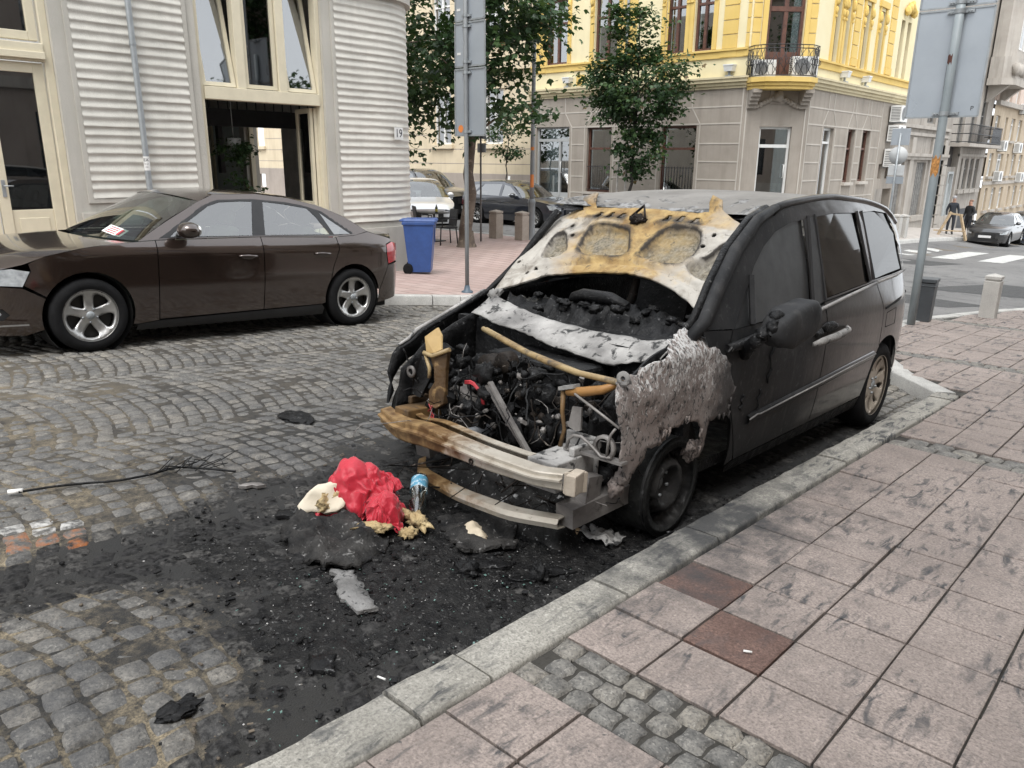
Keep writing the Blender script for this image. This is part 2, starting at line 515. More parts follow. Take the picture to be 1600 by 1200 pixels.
def stainf(x, y):            # a rust coloured and a whitewashed patch of setts at the left edge
    d = n3(x, y, 9, 31) * .03
    if inside((x + d, y + d), [(-3.56, .68), (-3.46, .60), (-3.30, .86), (-3.32, 1.0), (-3.45, .98)]): return 0.0
    if inside((x + d, y + d), [(-3.68, .72), (-3.56, .68), (-3.43, 1.0), (-3.52, 1.08), (-3.63, .9)]): return 0.5
    return 1.0
def stones(name, quads, m, top=.0, dome=.0035, cr=.09, drop=.02, rnd=.004, res=5, tonef=None):
    """quads: list of 4 (x, y) corners; every stone gets a worn top; all in one paving mesh"""
    ts = np.array([-0.02, .09, .5, .91, 1.02])
    S_, T_ = np.meshgrid(ts, ts)
    S_ = S_.ravel(); T_ = T_.ravel()
    edge = ((S_ < 0) | (S_ > 1) | (T_ < 0) | (T_ > 1))
    Cn = ((np.abs(S_ - .5) > .4) & (np.abs(T_ - .5) > .4))
    V = []; F = []; TN = []
    fs = [(i * 5 + k, i * 5 + k + 1, (i + 1) * 5 + k + 1, (i + 1) * 5 + k) for i in range(4) for k in range(4)]
    for qi, q in enumerate(quads):
        q = np.array(q)
        cx, cy = q.mean(0)
        tilt = RNG.normal(0, .011, 2); dz = RNG.normal(0, rnd)
        tone = RNG.random()
        base = len(V)
        px = (1 - S_) * (1 - T_) * q[0, 0] + S_ * (1 - T_) * q[1, 0] + S_ * T_ * q[2, 0] + (1 - S_) * T_ * q[3, 0]
        py = (1 - S_) * (1 - T_) * q[0, 1] + S_ * (1 - T_) * q[1, 1] + S_ * T_ * q[2, 1] + (1 - S_) * T_ * q[3, 1]
        rnd_in = np.where(Cn & ~edge, cr, 0)
        px = px + (cx - px) * rnd_in + RNG.normal(0, .0034, 25); py = py + (cy - py) * rnd_in + RNG.normal(0, .0034, 25)
        hh = dome * (1 - np.abs(2 * S_ - 1) ** 3) * (1 - np.abs(2 * T_ - 1) ** 3) + (px - cx) * tilt[0] + (py - cy) * tilt[1] + dz + RNG.normal(0, .0013, 25)
        hh = np.where(edge, -drop, hh - .006)
        so_, fi = tonef(cx, cy) if tonef else (0, 0)
        al = stainf(cx, cy) if tonef else 1
        for i in range(25):
            V.append((px[i], py[i], G(px[i], py[i]) + top + hh[i]))
            TN.append((tone, so_, fi, al))
        F += [tuple(j + base for j in f) for f in fs]
    me = bpy.data.meshes.new(name); me.from_pydata(V, [], F); me.materials.append(m)
    me.polygons.foreach_set('use_smooth', [True] * len(F))
    at = me.color_attributes.new('tone', 'FLOAT_COLOR', 'POINT')
    at.data.foreach_set('color', np.array(TN, dtype=np.float32).ravel())
    o = bpy.data.objects.new(name, me); COL.objects.link(o)
    return tag(o, kind='structure')

KERB_L = [(-9.25, -8), (-9.25, 5.75), (-8.35, 6.35), (-7.75, 7.4), (-7.5, 9.0), (-7.4, 11.4), (-7.5, 13.1), (-8.4, 14.7), (-10.2, 15.6), (-12.5, 15.85), (-70, 15.85)]
def cobble_quads():
    W = 1.56; NS = 15; P = .107
    def node(l, i, r):          # arc (segment) paving: rows bowed across each lane
        t = i / NS
        x = -9.3 + W * l + W * t
        y = -1.2 + r * P + .17 * (1 - (2 * t - 1) ** 2) + .05 * math.sin(l * 2.1 + r * .07)
        j = Vector((x * 41.3 + l, y * 37.7, 3.3))
        return (x + .013 * noise.noise(j) , y + .013 * noise.noise(j + Vector((7, 3, 1))))
    out = []
    for l in range(5):
        for r in range(-2, 130):
            off = 0
            for i in range(NS):
                a, b_, c, d = node(l, i, r), node(l, i + 1, r), node(l, i + 1, r + 1), node(l, i, r + 1)
                k = .5 + .5 * noise.noise(Vector((l * 9.1 + i * 1.7, r * 2.3, 4.4)))
                a, d = (a[0] + (k - .5) * .018, a[1]), (d[0] + (k - .5) * .018, d[1])
                cx = (a[0] + c[0]) / 2; cy = (a[1] + c[1]) / 2
                if cx > -1.58 or cx < -9.22 or cy > 12.45 or cy < -.9: continue
                if cy > 5.6 and inside((cx, cy), [(-9.3, 5.5), (-8.35, 6.27), (-7.68, 7.35), (-7.42, 9.0), (-7.32, 12.6), (-20, 12.6), (-20, 5.5)]): continue
                if cy > 6.9 and cx > -2.9 - .0 and inside((cx, cy), [(-1.5, 6.9), (-2.6, 8.6), (-3.1, 10.5), (-3.15, 12.6), (0, 12.6), (0, 6.9)]): continue
                s = .93
                m_ = (cx, cy)
                out.append([(m_[0] + (p[0] - m_[0]) * s, m_[1] + (p[1] - m_[1]) * s) for p in (a, b_, c, d)])
    return out
stones('cobblestones', cobble_quads(), M_cobble, tonef=lambda x, y: (soot(x, y), film(x, y)))

# ---- sand and moss in the joints near the camera come from the earth sheet; lift it locally
def m_joint():
    m, t, b = newmat('joint_sand')
    a = t.node('ShaderNodeAttribute', attribute_name='tone'); sep = t.node('ShaderNodeSeparateColor'); t.link(a.outputs['Color'], sep.inputs[0])
    co = t.coord()
    gp_ = t.node('ShaderNodeSeparateXYZ'); t.link(t.node('ShaderNodeNewGeometry').outputs['Position'], gp_.inputs[0])
    near_ = t.ramp(t.math('ADD', t.math('DIVIDE', gp_.outputs[1], 3.0), t.math('MULTIPLY', t.math('SUBTRACT', t.noise(co, 3, 4), .5), .5)), (.2, 1), (.75, .12))
    c = t.mix(t.math('MULTIPLY', near_, t.ramp(t.noise(co, 5, 7, .7), (.35, 0), (.6, 1))), (.035, .032, .028), (.27, .22, .145))
    c = t.mix(t.ramp(t.noise(co, 120, 3, .8), (.4, 0), (.7, .6)), c, (.06, .052, .043))
    sf = t.math('ADD', t.math('MAXIMUM', sep.outputs[1], t.math('MULTIPLY', sep.outputs[2], .55)), t.math('MULTIPLY', t.math('SUBTRACT', t.noise(co, 30, 6, .7), .5), .9))
    c = t.mix(t.ramp(sf, (.25, 0), (.6, .97)), c, (.014, .014, .014))
    t.link(c, b.inputs['Base Color']); b.inputs['Roughness'].default_value = .95
    t.link(t.bump(t.noise(co, 150, 5, .7), .8, .005), b.inputs['Normal'])
    return m
def joint_sheet():
    xs = np.arange(-9.3, -1.44, .12); ys = np.arange(-1.0, 12.6, .12)
    mb = MB(); tn = []
    rows = []
    for y in ys:
        rows.append([(x, y, G(x, y) - .009 + .006 * n3(x, y, 3, 2)) for x in xs])
        tn += [(0, soot(x, y), film(x, y), 1) for x in xs]
    mb.grid(rows)
    o = mb.build('joint_sand', m_joint(), fix=False)
    at = o.data.color_attributes.new('tone', 'FLOAT_COLOR', 'POINT')
    at.data.foreach_set('color', np.array(tn, dtype=np.float32).ravel())
    tag(o, kind='structure')
joint_sheet()

# ---- near kerb, stone by stone, and the pink pavement
KH = .12
def m_stone(name, a, b_, sootk=0.0):
    m, t, b = newmat(name)
    co = t.coord()
    c = t.mix(t.ramp(t.noise(co, 4, 7, .7), (.3, 0), (.7, 1)), a, b_)
    c = t.mix(t.ramp(t.noise(co, 130, 4, .8), (.42, 0), (.75, .7)), c, tuple(k * .45 for k in a))
    if sootk:
        p = t.node('ShaderNodeNewGeometry').outputs['Position']
        mp = t.node('ShaderNodeMapping'); t.link(p, mp.inputs[0]); mp.inputs['Location'].default_value = (1.81, -1.85, 0); mp.inputs['Scale'].default_value = (1.25, .62, 0)
        d = t.node('ShaderNodeVectorMath', operation='LENGTH'); t.link(mp.outputs[0], d.inputs[0])
        near = t.ramp(d.outputs['Value'], (.0, 1), (1.0, .35), (2.2, 0.06))
        mp2 = t.node('ShaderNodeMapping'); t.link(p, mp2.inputs[0]); mp2.inputs['Rotation'].default_value = (0, 0, .75); mp2.inputs['Scale'].default_value = (9, 2.6, 1)
        sc = t.math('MULTIPLY', t.ramp(t.noise(p, 2.6, 4, .6), (.44, .08), (.60, 1)), t.ramp(t.noise(mp2.outputs[0], 2.6, 9, .8, .8), (.50, 0), (.62, 1)))
        c = t.mix(t.ramp(t.noise(p, 95, 5, .8), (.5, 0), (.68, .55)), c, tuple(k * .35 for k in a))
        c = t.mix(t.ramp(t.noise(p, 70, 5, .8), (.56, 0), (.7, .5)), c, tuple(min(1, k * 1.35) for k in b_))
        c = t.mix(t.ramp(t.noise(p, 1.6, 6, .7), (.42, 0), (.7, .45)), c, tuple(k * .55 for k in a))
        c = t.mix(t.math('MULTIPLY', sc, sootk, True), c, (.04, .042, .045))
        big = t.math('ADD', near, t.math('MULTIPLY', t.math('SUBTRACT', t.noise(p, 7, 7, .7), .5), 1.3))
        c = t.mix(t.ramp(big, (.55, 0), (1.15, .92)), c, (.035, .036, .038))
        sp = t.ramp(t.noise(p, 26, 3, .6), (.70, 0), (.735, .8))
        c = t.mix(sp, c, (.05, .05, .05))
    t.link(c, b.inputs['Base Color']); b.inputs['Roughness'].default_value = .85
    t.link(t.bump(t.noise(co, 90, 6, .75), .45, .006), b.inputs['Normal'])
    return m
M_kerb = m_stone('kerb_stone', (.27, .255, .222), (.43, .41, .365), 1.0)

def kerb_run(name, line, width, m, h=KH, lens=.72, seed=1, side=1):
    """kerb stones laid end to end along a polyline (one structure)"""
    rnd = random.Random(seed)
    P = [Vector((p[0], p[1])) for p in line]
    mb = MB()
    for a, b_ in zip(P[:-1], P[1:]):
        L = (b_ - a).length; d = (b_ - a) / L; nrm = Vector((d.y, -d.x)) * side
        s = 0.0
        while s < L - 1e-3:
            e = min(L, s + lens * rnd.uniform(.8, 1.2))
            if L - e < .2: e = L
            g = .006
            q0, q1 = a + d * (s + g), a + d * (e - g)
            dz = rnd.uniform(-.005, .005)
            n = max(2, int((e - s) / .07)); rows = []
            for i in range(n + 1):
                p = q0 + (q1 - q0) * i / n
                w0 = .005 * noise.noise(Vector((p.x * 9, p.y * 9, 1)))
                ch = .014 + .008 * noise.noise(Vector((p.x * 14, p.y * 14, 5)))
                pr = []
                for (off, z) in ((w0, -.15), (w0, h - ch), (w0 + ch, h), (width * .5, h + .002), (width - ch * .5, h), (width, h - ch), (width, -.15)):
                    q = p + nrm * off
                    pr.append((q.x, q.y, G(q.x, q.y) + z + (dz if z > 0 else 0)))
                rows.append(pr)
            mb.grid(rows)
            for r in (rows[0], rows[-1]): mb.poly(r)
            s = e
    return tag(mb.build(name, m), kind='structure')
kerb_run('kerb', [(-1.535, -1.2), (-1.525, .35), (-1.525, 1.40), (-1.53, 2.12), (-1.54, 2.83), (-1.545, 3.62), (-1.54, 4.37), (-1.535, 5.14), (-1.53, 6.9)], .18, M_kerb, lens=.74, seed=3)
CORNER = [(-1.53, 6.9), (-2.05, 7.5), (-2.6, 8.5), (-3.0, 9.8), (-3.12, 11.2), (-3.05, 12.3), (-2.7, 14.1), (-2.3, 15.7), (-1.2, 17.6), (1.0, 18.8), (4, 19.3)]
M_kerb2 = m_stone('kerb_stone_light', (.36, .35, .33), (.52, .51, .48))
kerb_run('kerb', CORNER, .18, M_kerb2, lens=.8, seed=4)

T = .2713; TX = -1.338; TY = 1.745
M_tile = m_stone('pavement_tile', (.25, .207, .184), (.345, .288, .256), .95)
M_tile_dark = m_stone('pavement_tile_brown', (.10, .055, .043), (.20, .125, .10), .5)
def pave_poly():
    return [(-1.338, -1.2), (-1.338, 6.95)] + [(p[0] + .19, p[1] - .02) for p in CORNER[1:9]] + [(4, 18.9), (4, -1.2)]
PAVE = pave_poly()
def tile_side():
    mb = MB(); bands = []
    rnd = random.Random(5)
    per = 13
    y0i = -12
    for j in range(y0i, 66):
        band = (j % per == per - 1)           # every thirteenth row is a strip of setts
        for i in range(-8, 21):
            x, y = TX + i * T, TY + j * T
            q = [(x, y), (x + T, y), (x + T, y + T), (x, y + T)]
            if not inside((x + T / 2, y + T / 2), PAVE): continue
            if band:
                bands.append((x, y)); continue
            mb.m = 1 if (i, j) in ((0, 2), (1, 1)) else 0
            g = .0026 + rnd.random() * .0028; z0 = rnd.gauss(0, .0018); tx, ty = rnd.gauss(0, .006), rnd.gauss(0, .006)
            def pt(px, py, dz): return (px, py, G(px, py) + KH - .004 + z0 + (px - x - T / 2) * tx + (py - y - T / 2) * ty + dz)
            c = .005
            o_ = [(x + g, y + g), (x + T - g, y + g), (x + T - g, y + T - g), (x + g, y + T - g)]
            i_ = [(x + g + c, y + g + c), (x + T - g - c, y + g + c), (x + T - g - c, y + T - g - c), (x + g + c, y + T - g - c)]
            vs = [pt(*p, -.03) for p in o_] + [pt(*p, -.003) for p in o_] + [pt(*p, 0) for p in i_]
            fs = [(8, 9, 10, 11)] + [(4 + k, 4 + (k + 1) % 4, 8 + (k + 1) % 4, 8 + k) for k in range(4)] + [(k, (k + 1) % 4, 4 + (k + 1) % 4, 4 + k) for k in range(4)]
            mb.add(vs, fs, False)
    tag(mb.build('pavement', [M_tile, M_tile_dark], fix=False), kind='structure')
    return bands
bands = tile_side()
sheet('pavement_bed', PAVE, KH - .019, mat('bed_dirt', (.035, .032, .027), .95, var=.45, vscale=14, bump=.6), .4)
# setts of the gutter strips
bq = []
for (x, y) in bands:
    rows = 3 if y < 3 else 2
    nk = 3 if y < 3 else 2
    h = T / rows
    for r in range(rows):
        sh = (r % 2) * T * (.5 / nk)
        for k in range(nk):
            x0 = x + k * T / nk + sh; y0 = y + r * h
            jj = [random.uniform(-.006, .006) for _ in range(8)]
            g = .0055
            bq.append([(x0 + g + jj[0], y0 + g + jj[1]), (x0 + T / nk - g + jj[2], y0 + g + jj[3]), (x0 + T / nk - g + jj[4], y0 + h - g + jj[5]), (x0 + g + jj[6], y0 + h - g + jj[7])])
stones('paving_setts', bq, M_cobble, top=KH - .001, dome=.0035, rnd=.0025, cr=.05)

# ---- pavement on the far side of the cobbled street and its kerb
M_brick = None
def m_plaza():
    m, t, b = newmat('plaza_paving')
    p = t.node('ShaderNodeNewGeometry').outputs['Position']
    br = t.node('ShaderNodeTexBrick', i_Scale=1.0); br.offset = .5
    t.link(p, br.inputs['Vector'])
    for k, v in (('Color1', (.36, .255, .23, 1)), ('Color2', (.43, .325, .295, 1)), ('Mortar', (.16, .125, .11, 1)), ('Mortar Size', .012), ('Brick Width', .42), ('Row Height', .27)): br.inputs[k].default_value = v
    c = t.mix(t.ramp(t.noise(p, 1.1, 6, .7), (.35, 0), (.7, .5)), br.outputs[0], (.30, .23, .20))
    c = t.mix(t.ramp(t.noise(p, 60, 4, .8), (.5, 0), (.8, .4)), c, (.2, .15, .13))
    t.link(c, b.inputs['Base Color']); b.inputs['Roughness'].default_value = .85
    t.link(t.bump(br.outputs['Fac'], -.4, .004), b.inputs['Normal'])
    return m
M_plaza = m_plaza()
sheet('pavement', [(p[0] - .14, p[1] + .02) for p in KERB_L[:9]] + [(-14, 15.7), (-60, 15.7), (-60, 9.6), (-11.3, 9.6), (-11.3, -8)], .115, M_plaza, .5)
kerb_run('kerb', KERB_L, .16, M_kerb2, h=.125, lens=.85, seed=9, side=-1)
# pavement before the houses across the junction, and along the falling street
M_pave = mat('far_pavement', (.36, .33, .30), .85, var=.15, vscale=3, bump=.3)
sheet('pavement', [(-70, 23.2), (-12, 23.2), (-9.3, 27), (-9.3, 33.), (-9.4, 120), (-16, 120), (-16, 26), (-70, 26)], .12, M_pave, 1.0)
sheet('pavement', [(-1.2, 28), (0, 26.4), (45, 26), (45, 120), (-1.2, 120)], .12, M_pave, 2.0)
kerb_run('kerb', [(-70, 23.1), (-12.1, 23.1), (-9.25, 26.9), (-9.25, 33), (-9.3, 110)], .15, M_kerb2, h=.13, lens=1.2, seed=10, side=-1)
# ================================================================== BUILDINGS
class Facade:
    """flat front: s along, z up, off outwards"""
    def __init__(f, o, d, n): f.o = Vector((o[0], o[1], 0)); f.d = Vector((d[0], d[1], 0)).normalized(); f.n = Vector((n[0], n[1], 0)).normalized()
    def p(f, s, z, off=0.0): return f.o + f.d * s + Vector((0, 0, z)) + f.n * off
    def box(f, mb, s0, s1, z0, z1, o0, o1):
        P = [f.p(s, z, o) for o in (o0, o1) for s, z in ((s0, z0), (s1, z0), (s1, z1), (s0, z1))]
        return mb.add(P, [(3, 2, 1, 0), (4, 5, 6, 7), (0, 1, 5, 4), (1, 2, 6, 5), (2, 3, 7, 6), (3, 0, 4, 7)], False)
    def wall(f, mb, s0, s1, z0, z1, holes, off=0.0, thick=.35):
        """wall with rectangular openings (s0, s1, z0, z1): cells between the cut lines, and reveals"""
        xs = sorted({s0, s1, *[h[0] for h in holes], *[h[1] for h in holes]}); zs = sorted({z0, z1, *[h[2] for h in holes], *[h[3] for h in holes]})
        xs = [x for x in xs if s0 <= x <= s1]; zs = [z for z in zs if z0 <= z <= z1]
        for a, b_ in zip(xs[:-1], xs[1:]):
            for c, d in zip(zs[:-1], zs[1:]):
                if any(h[0] <= (a + b_) / 2 <= h[1] and h[2] <= (c + d) / 2 <= h[3] for h in holes): continue
                mb.add([f.p(a, c, off), f.p(b_, c, off), f.p(b_, d, off), f.p(a, d, off)], [(0, 1, 2, 3)], False)
        for (a, b_, c, d) in holes:
            o0, o1 = off, off - thick
            for q in (((a, c), (a, d)), ((a, d), (b_, d)), ((b_, d), (b_, c)), ((b_, c), (a, c))):
                (p, r), (s, t) = q
                mb.add([f.p(p, r, o0), f.p(p, r, o1), f.p(s, t, o1), f.p(s, t, o0)], [(0, 1, 2, 3)], False)
        return mb
    def frame(f, mb, s0, s1, z0, z1, w, o0, o1):
        f.box(mb, s0, s0 + w, z0, z1, o0, o1); f.box(mb, s1 - w, s1, z0, z1, o0, o1)
        f.box(mb, s0 + w, s1 - w, z0, z0 + w, o0, o1); f.box(mb, s0 + w, s1 - w, z1 - w, z1, o0, o1)

def plaster(name, a, b_, streak=.3, bumpk=.35, bs=45):
    m, t, b = newmat(name)
    co = t.coord()
    c = t.mix(t.ramp(t.noise(co, 1.3, 7, .65), (.3, 0), (.7, 1)), a, b_)
    mp = t.node('ShaderNodeMapping'); t.link(co, mp.inputs[0]); mp.inputs['Scale'].default_value = (2.5, 2.5, .22)
    c = t.mix(t.math('MULTIPLY', t.ramp(t.noise(mp.outputs[0], 1.6, 7, .7), (.48, 0), (.75, 1)), streak), c, tuple(k * .42 for k in a))
    t.link(c, b.inputs['Base Color']); b.inputs['Roughness'].default_value = .92
    t.link(t.bump(t.noise(co, bs, 6, .7), bumpk, .01), b.inputs['Normal'])
    return m
M_cream = mat('cream_paint', (.60, .545, .41), .5, var=.06, vscale=5)
M_dkglass = glass('dark_pane', (.10, .11, .12), .10)
M_glass = glass('window_pane', (.28, .31, .31), .22)
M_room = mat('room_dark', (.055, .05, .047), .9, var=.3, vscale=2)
M_iron = mat('black_iron', (.015, .015, .017), .5, var=.3)
M_steel = mat('galvanised', (.30, .32, .33), .45, .35, var=.12, vscale=9)
M_white = mat('white_pvc', (.66, .66, .64), .4, var=.05)
M_brown = mat('brown_window_wood', (.095, .04, .026), .5, var=.3, vscale=9)

# ---------------- left house: scalloped plaster, cream joinery, rounded corner
LW = plaster('grey_plaster', (.38, .365, .325), (.46, .44, .395), .3)
LS = plaster('scalloped_plaster', (.50, .485, .44), (.60, .58, .525), .2, .4, 70)
XF = -10.9
lb = thing('corner_house', 'pale plaster corner house with horizontal scalloped panels, cream joinery and a rounded corner', 'house', (XF, 3.0, G(XF, 3)))
Minv = Matrix.Translation((-XF, -3.0, -G(XF, 3)))
def under(o, root):          # keep world position while parenting
    o.parent = root; o.matrix_parent_inverse = root.matrix_world.inverted() if False else Matrix.Translation(-Vector(root.location))
    return o
FA = Facade((XF, 0), (0, 1), (1, 0))
ZT = 9.0
mb = MB()
DOORH = (2.02, 3.64, .06, 5.2); WINH = (5.46, 7.50, -.02, 4.15)
FA.wall(mb, -9, 8.72, -1.2, ZT, [DOORH, WINH], 0, .30)
# rounded corner r = 0.95 then the side-street front
cr = 0.95; cc = (XF - cr, 8.72)
rows = []
for z in (-1.2, 0, 2, 4, ZT): rows.append([(cc[0] + cr * math.cos(a), cc[1] + cr * math.sin(a), z) for a in [math.pi / 2 * k / 16 for k in range(17)]])
mb.grid(rows)
YB = 8.1 + cr
FB = Facade((0, YB), (-1, 0), (0, 1))
FB.wall(mb, -cc[0], 30, -1.2, ZT, [(14.3, 15.75, .0, 2.3), (15.95, 17.4, .05, 2.4)], 0, .3)
for a, b_ in ((YB, 8.72),): pass
under(mb.build('wall', LW, fix=False), lb)
# plinth
mb = MB()
FA.box(mb, 3.70, 5.40, -1.0, .80, 0.0, .045); under(mb.build('plinth', LW), lb); mb = MB()
FA.box(mb, 7.56, 8.72, -1.0, .36, 0.0, .045)
n = 16
ring = lambda r, z: [(cc[0] + r * math.cos(math.pi / 2 * k / n), cc[1] + r * math.sin(math.pi / 2 * k / n), z) for k in range(n + 1)]
mb.grid([ring(cr, -1), ring(cr + .045, -1), ring(cr + .045, .36), ring(cr, .36)], smooth=False)
FB.box(mb, -cc[0], 13.4, -1, .3, 0, .045)
under(mb.build('plinth', LW), lb)
# scalloped panels
def scallop(s_pts, z0, z1, pitch=.112, dep=.018):
    """s_pts: list of (point, outward) along the wall"""
    n = int(round((z1 - z0) / pitch)); K = 7; rows = []
    for i in range(n):
        for k in range(K + (1 if i == n - 1 else 0)):
            t = k / K; z = z0 + (i + t) * (z1 - z0) / n
            o = .012 + dep * (1 - math.sin(math.pi * (t ** 1.5)) ** 1.0)
            row = []
            for j, (p, nn) in enumerate(s_pts):
                e = o + .004 * noise.noise(Vector((j * .31, z * 13, 2))) + .0025 * noise.noise(Vector((j * 1.3, z * 40, 6)))
                row.append((p[0] + nn[0] * e, p[1] + nn[1] * e, z + .012 * noise.noise(Vector((j * .06, i * 1.7, 3)))))
            rows.append(row)
    return rows
def line_pts(y0, y1, st=.05): 
    m = int((y1 - y0) / st)
    return [((XF, y0 + (y1 - y0) * k / m), (1, 0)) for k in range(m + 1)]
mb = MB(); mb.grid(scallop(line_pts(3.86, 5.28), .98, 5.8)); under(mb.build('scalloped_panel', LS, fix=False), lb)
mb = MB()
pp = line_pts(7.72, 8.72) + [((cc[0] + cr * math.cos(a), cc[1] + cr * math.sin(a)), (math.cos(a), math.sin(a))) for a in [math.pi / 2 * k / 22 for k in range(1, 19)]]
mb.grid(scallop(pp, .47, 4.05)); under(mb.build('scalloped_panel', LS, fix=False), lb)
mb = MB(); mb.grid([ring(cr + .0, 4.02), ring(cr + .10, 4.02), ring(cr + .10, 4.34), ring(cr + .14, 4.36), ring(cr + .14, 4.5), ring(cr, 4.5)], smooth=False)
FA.box(mb, 7.56, 8.72, 4.02, 4.5, 0, .10)
rr = []
under(mb.build('cornice', LW), lb)
mb = MB()
for s0, s1, z0, z1 in ((3.80, 3.86, .92, 5.8), (5.28, 5.34, .92, 5.8), (3.86, 5.28, .92, .98), (7.66, 7.72, .41, 4.02)): FA.box(mb, s0, s1, z0, z1, 0, .022)
under(mb.build('panel_border', LW), lb)
# the tall cream doors at the left edge
dr = MB()
FA.frame(dr, 2.02, 3.64, .06, 5.2, .09, -.20, -.07); FA.box(dr, 2.11, 3.55, 2.60, 2.80, -.20, -.05)
FA.box(dr, 2.11, 3.55, 2.62, 2.70, -.05, -.02); FA.frame(dr, 2.14, 3.52, 2.83, 5.0, .10, -.18, -.10)
under(dr.build('door_frame', M_cream, bevel=.006), lb)
mbx = MB(); FA.box(mbx, 2.24, 3.42, 2.93, 4.9, -.15, -.14); under(mbx.build('transom_pane', M_dkglass), lb)
for a, b_ in ((2.13, 2.815), (2.835, 3.53)):
    d = MB()
    FA.frame(d, a, b_, .10, 2.58, .115, -.17, -.11); FA.box(d, a + .115, b_ - .115, .22, .86, -.165, -.125)
    FA.box(d, a + .18, b_ - .18, .30, .76, -.125, -.115)
    do = under(d.build('door', M_cream, bevel=.005), lb)
    g = MB(); FA.box(g, a + .115, b_ - .115, .86, 2.465, -.15, -.14); go = g.build('pane', M_dkglass); go.parent = do; go.matrix_parent_inverse = Matrix.Identity(4)
    if a > 2.5:
        h = MB(); FA.box(h, a + .045, a + .085, 1.02, 1.22, -.11, -.100); h.tube([FA.p(a + .065, 1.15, -.10), FA.p(a + .065, 1.15, -.055), FA.p(a + .16, 1.15, -.055)], .009)
        ho = h.build('handle', M_steel); ho.parent = do
# the large window: three lights above, folded-back glazed doors below
w_ = MB()
FA.frame(w_, 5.46, 7.50, -.02, 4.15, .075, -.22, -.06)
FA.box(w_, 5.535, 7.425, 2.30, 2.47, -.22, -.04)
for s in (6.06, 6.74): FA.box(w_, s, s + .135, 2.47, 4.08, -.20, -.06)
wf = under(w_.build('window', M_cream, bevel=.006), lb)
for (a, b_, op) in ((5.535, 6.06, 1), (6.195, 6.74, 0), (6.875, 7.425, 1)):
    sash = MB(); pane = MB()
    FA.frame(sash, a + .01, b_ - .01, 2.485, 4.02, .055, -.16, -.10); FA.box(pane, a + .06, b_ - .06, 2.54, 3.97, -.135, -.129)
    so_ = sash.build('sash', M_cream); po = pane.build('pane', M_glass if op else M_dkglass)
    for o in (so_, po):
        if op:
            hinge = FA.p(a, 2.485, -.10)
            R = Matrix.Translation(hinge) @ Matrix.Rotation(-math.radians(11), 4, 'Y') @ Matrix.Translation(-hinge)
            o.data.transform(R)
        o.parent = wf
ld = MB()                                     # open leaves seen nearly edge-on
FA.frame(ld, 5.535, 5.56, .0, 2.3, .01, -.2, -.1)
def leaf(y, x0, x1, z0=.02, z1=2.27, ang=0):
    q = MB(); g = MB()
    F2 = Facade((XF + x0, y), (-1, ang), (ang, 1))
    L = x0 - x1
    F2.frame(q, 0, L, z0, z1, .075, -.025, .025); F2.box(q, .075, L - .075, .75, .83, -.025, .025)
    F2.box(g, .075, L - .075, z0 + .075, z1 - .075, -.004, .004)
    o = q.build('door_leaf', M_cream, bevel=.004); under(o, lb)
    p = g.build('pane', M_glass); p.parent = o
leaf(7.40, -.16, -.72, ang=.30); leaf(7.34, -.18, -.70, ang=.12)
# the room behind, with its black mezzanine beam and two openings to the side street
rm = MB(); z0 = -.05
rm.poly([(XF - .3, 4.2, z0), (XF - .3, 8.6, z0), (-18.5, 9.37, z0), (-18.5, 4.2, z0)])
rm.poly([(XF - .3, 4.2, 5), (-18.5, 4.2, 5), (-18.5, 9.37, 5), (XF - .3, 9.37, 5)])
rm.poly([(XF - .3, 4.2, z0), (-18.5, 4.2, z0), (-18.5, 4.2, 5), (XF - .3, 4.2, 5)])
rm.poly([(-18.5, 4.2, z0), (-18.5, 9.37, z0), (-18.5, 9.37, 5), (-18.5, 4.2, 5)])
FB.wall(rm, 12.2, 18.5, z0, 5, [(14.3, 15.75, .0, 2.3), (15.95, 17.4, .05, 2.4)], -.3, .0)
under(rm.build('room', mat('pale_room', (.42, .41, .39), .85, var=.15), fix=False), lb)
mz = MB()
mz.bbox((-12.9, 4.3, 2.02), (-13.1, 8.7, 2.30))
for k in range(24): mz.bbox((-12.98, 4.5 + k * .175, 2.30), (-12.995, 4.515 + k * .175, 3.0))
mz.bbox((-12.96, 4.3, 2.98), (-13.01, 8.7, 3.03)); mz.bbox((-12.95, 6.72, 1.25), (-13.05, 6.80, 2.02))
for y in (5.45, 5.8, 6.0): mz.bbox((-13.5, y, -.05), (-13.56, y + .05, 2.02))
under(mz.build('mezzanine', M_iron), lb)
bk = MB()
for (a, b_, t) in ((14.3, 15.75, 2.3), (15.95, 17.4, 2.4)): FB.frame(bk, a, b_, .05, t, .07, -.22, -.12)
under(bk.build('window', M_cream, bevel=.005), lb)
bp = MB(); FB.box(bp, 16.02, 17.33, .12, 2.33, -.18, -.172); under(bp.build('frosted_pane', mat('frosted', (.55, .62, .62), .35, var=.05)), lb)
# house number plate
def text_mesh(name, body, size, m, loc, rot, parent=None, ext=.002):
    cu = bpy.data.curves.new(name, 'FONT'); cu.body = body; cu.size = size; cu.extrude = ext; cu.align_x = 'CENTER'; cu.align_y = 'CENTER'
    tmp = bpy.data.objects.new(name + '_tmp', cu); COL.objects.link(tmp)
    dg = bpy.context.evaluated_depsgraph_get()
    me = bpy.data.meshes.new_from_object(tmp.evaluated_get(dg)); me.name = name
    bpy.data.objects.remove(tmp); bpy.data.curves.remove(cu)
    me.materials.clear(); me.materials.append(m)
    me.transform(Matrix.LocRotScale(Vector(loc), rot, None))
    o = bpy.data.objects.new(name, me); COL.objects.link(o)
    if parent: o.parent = parent
    return o
def face_rot(n, upv_=(0, 0, 1)):
    n = Vector(n).normalized(); u = Vector(upv_); x = u.cross(n).normalized(); u = n.cross(x)
    return Matrix((x, u, n)).transposed().to_quaternion()
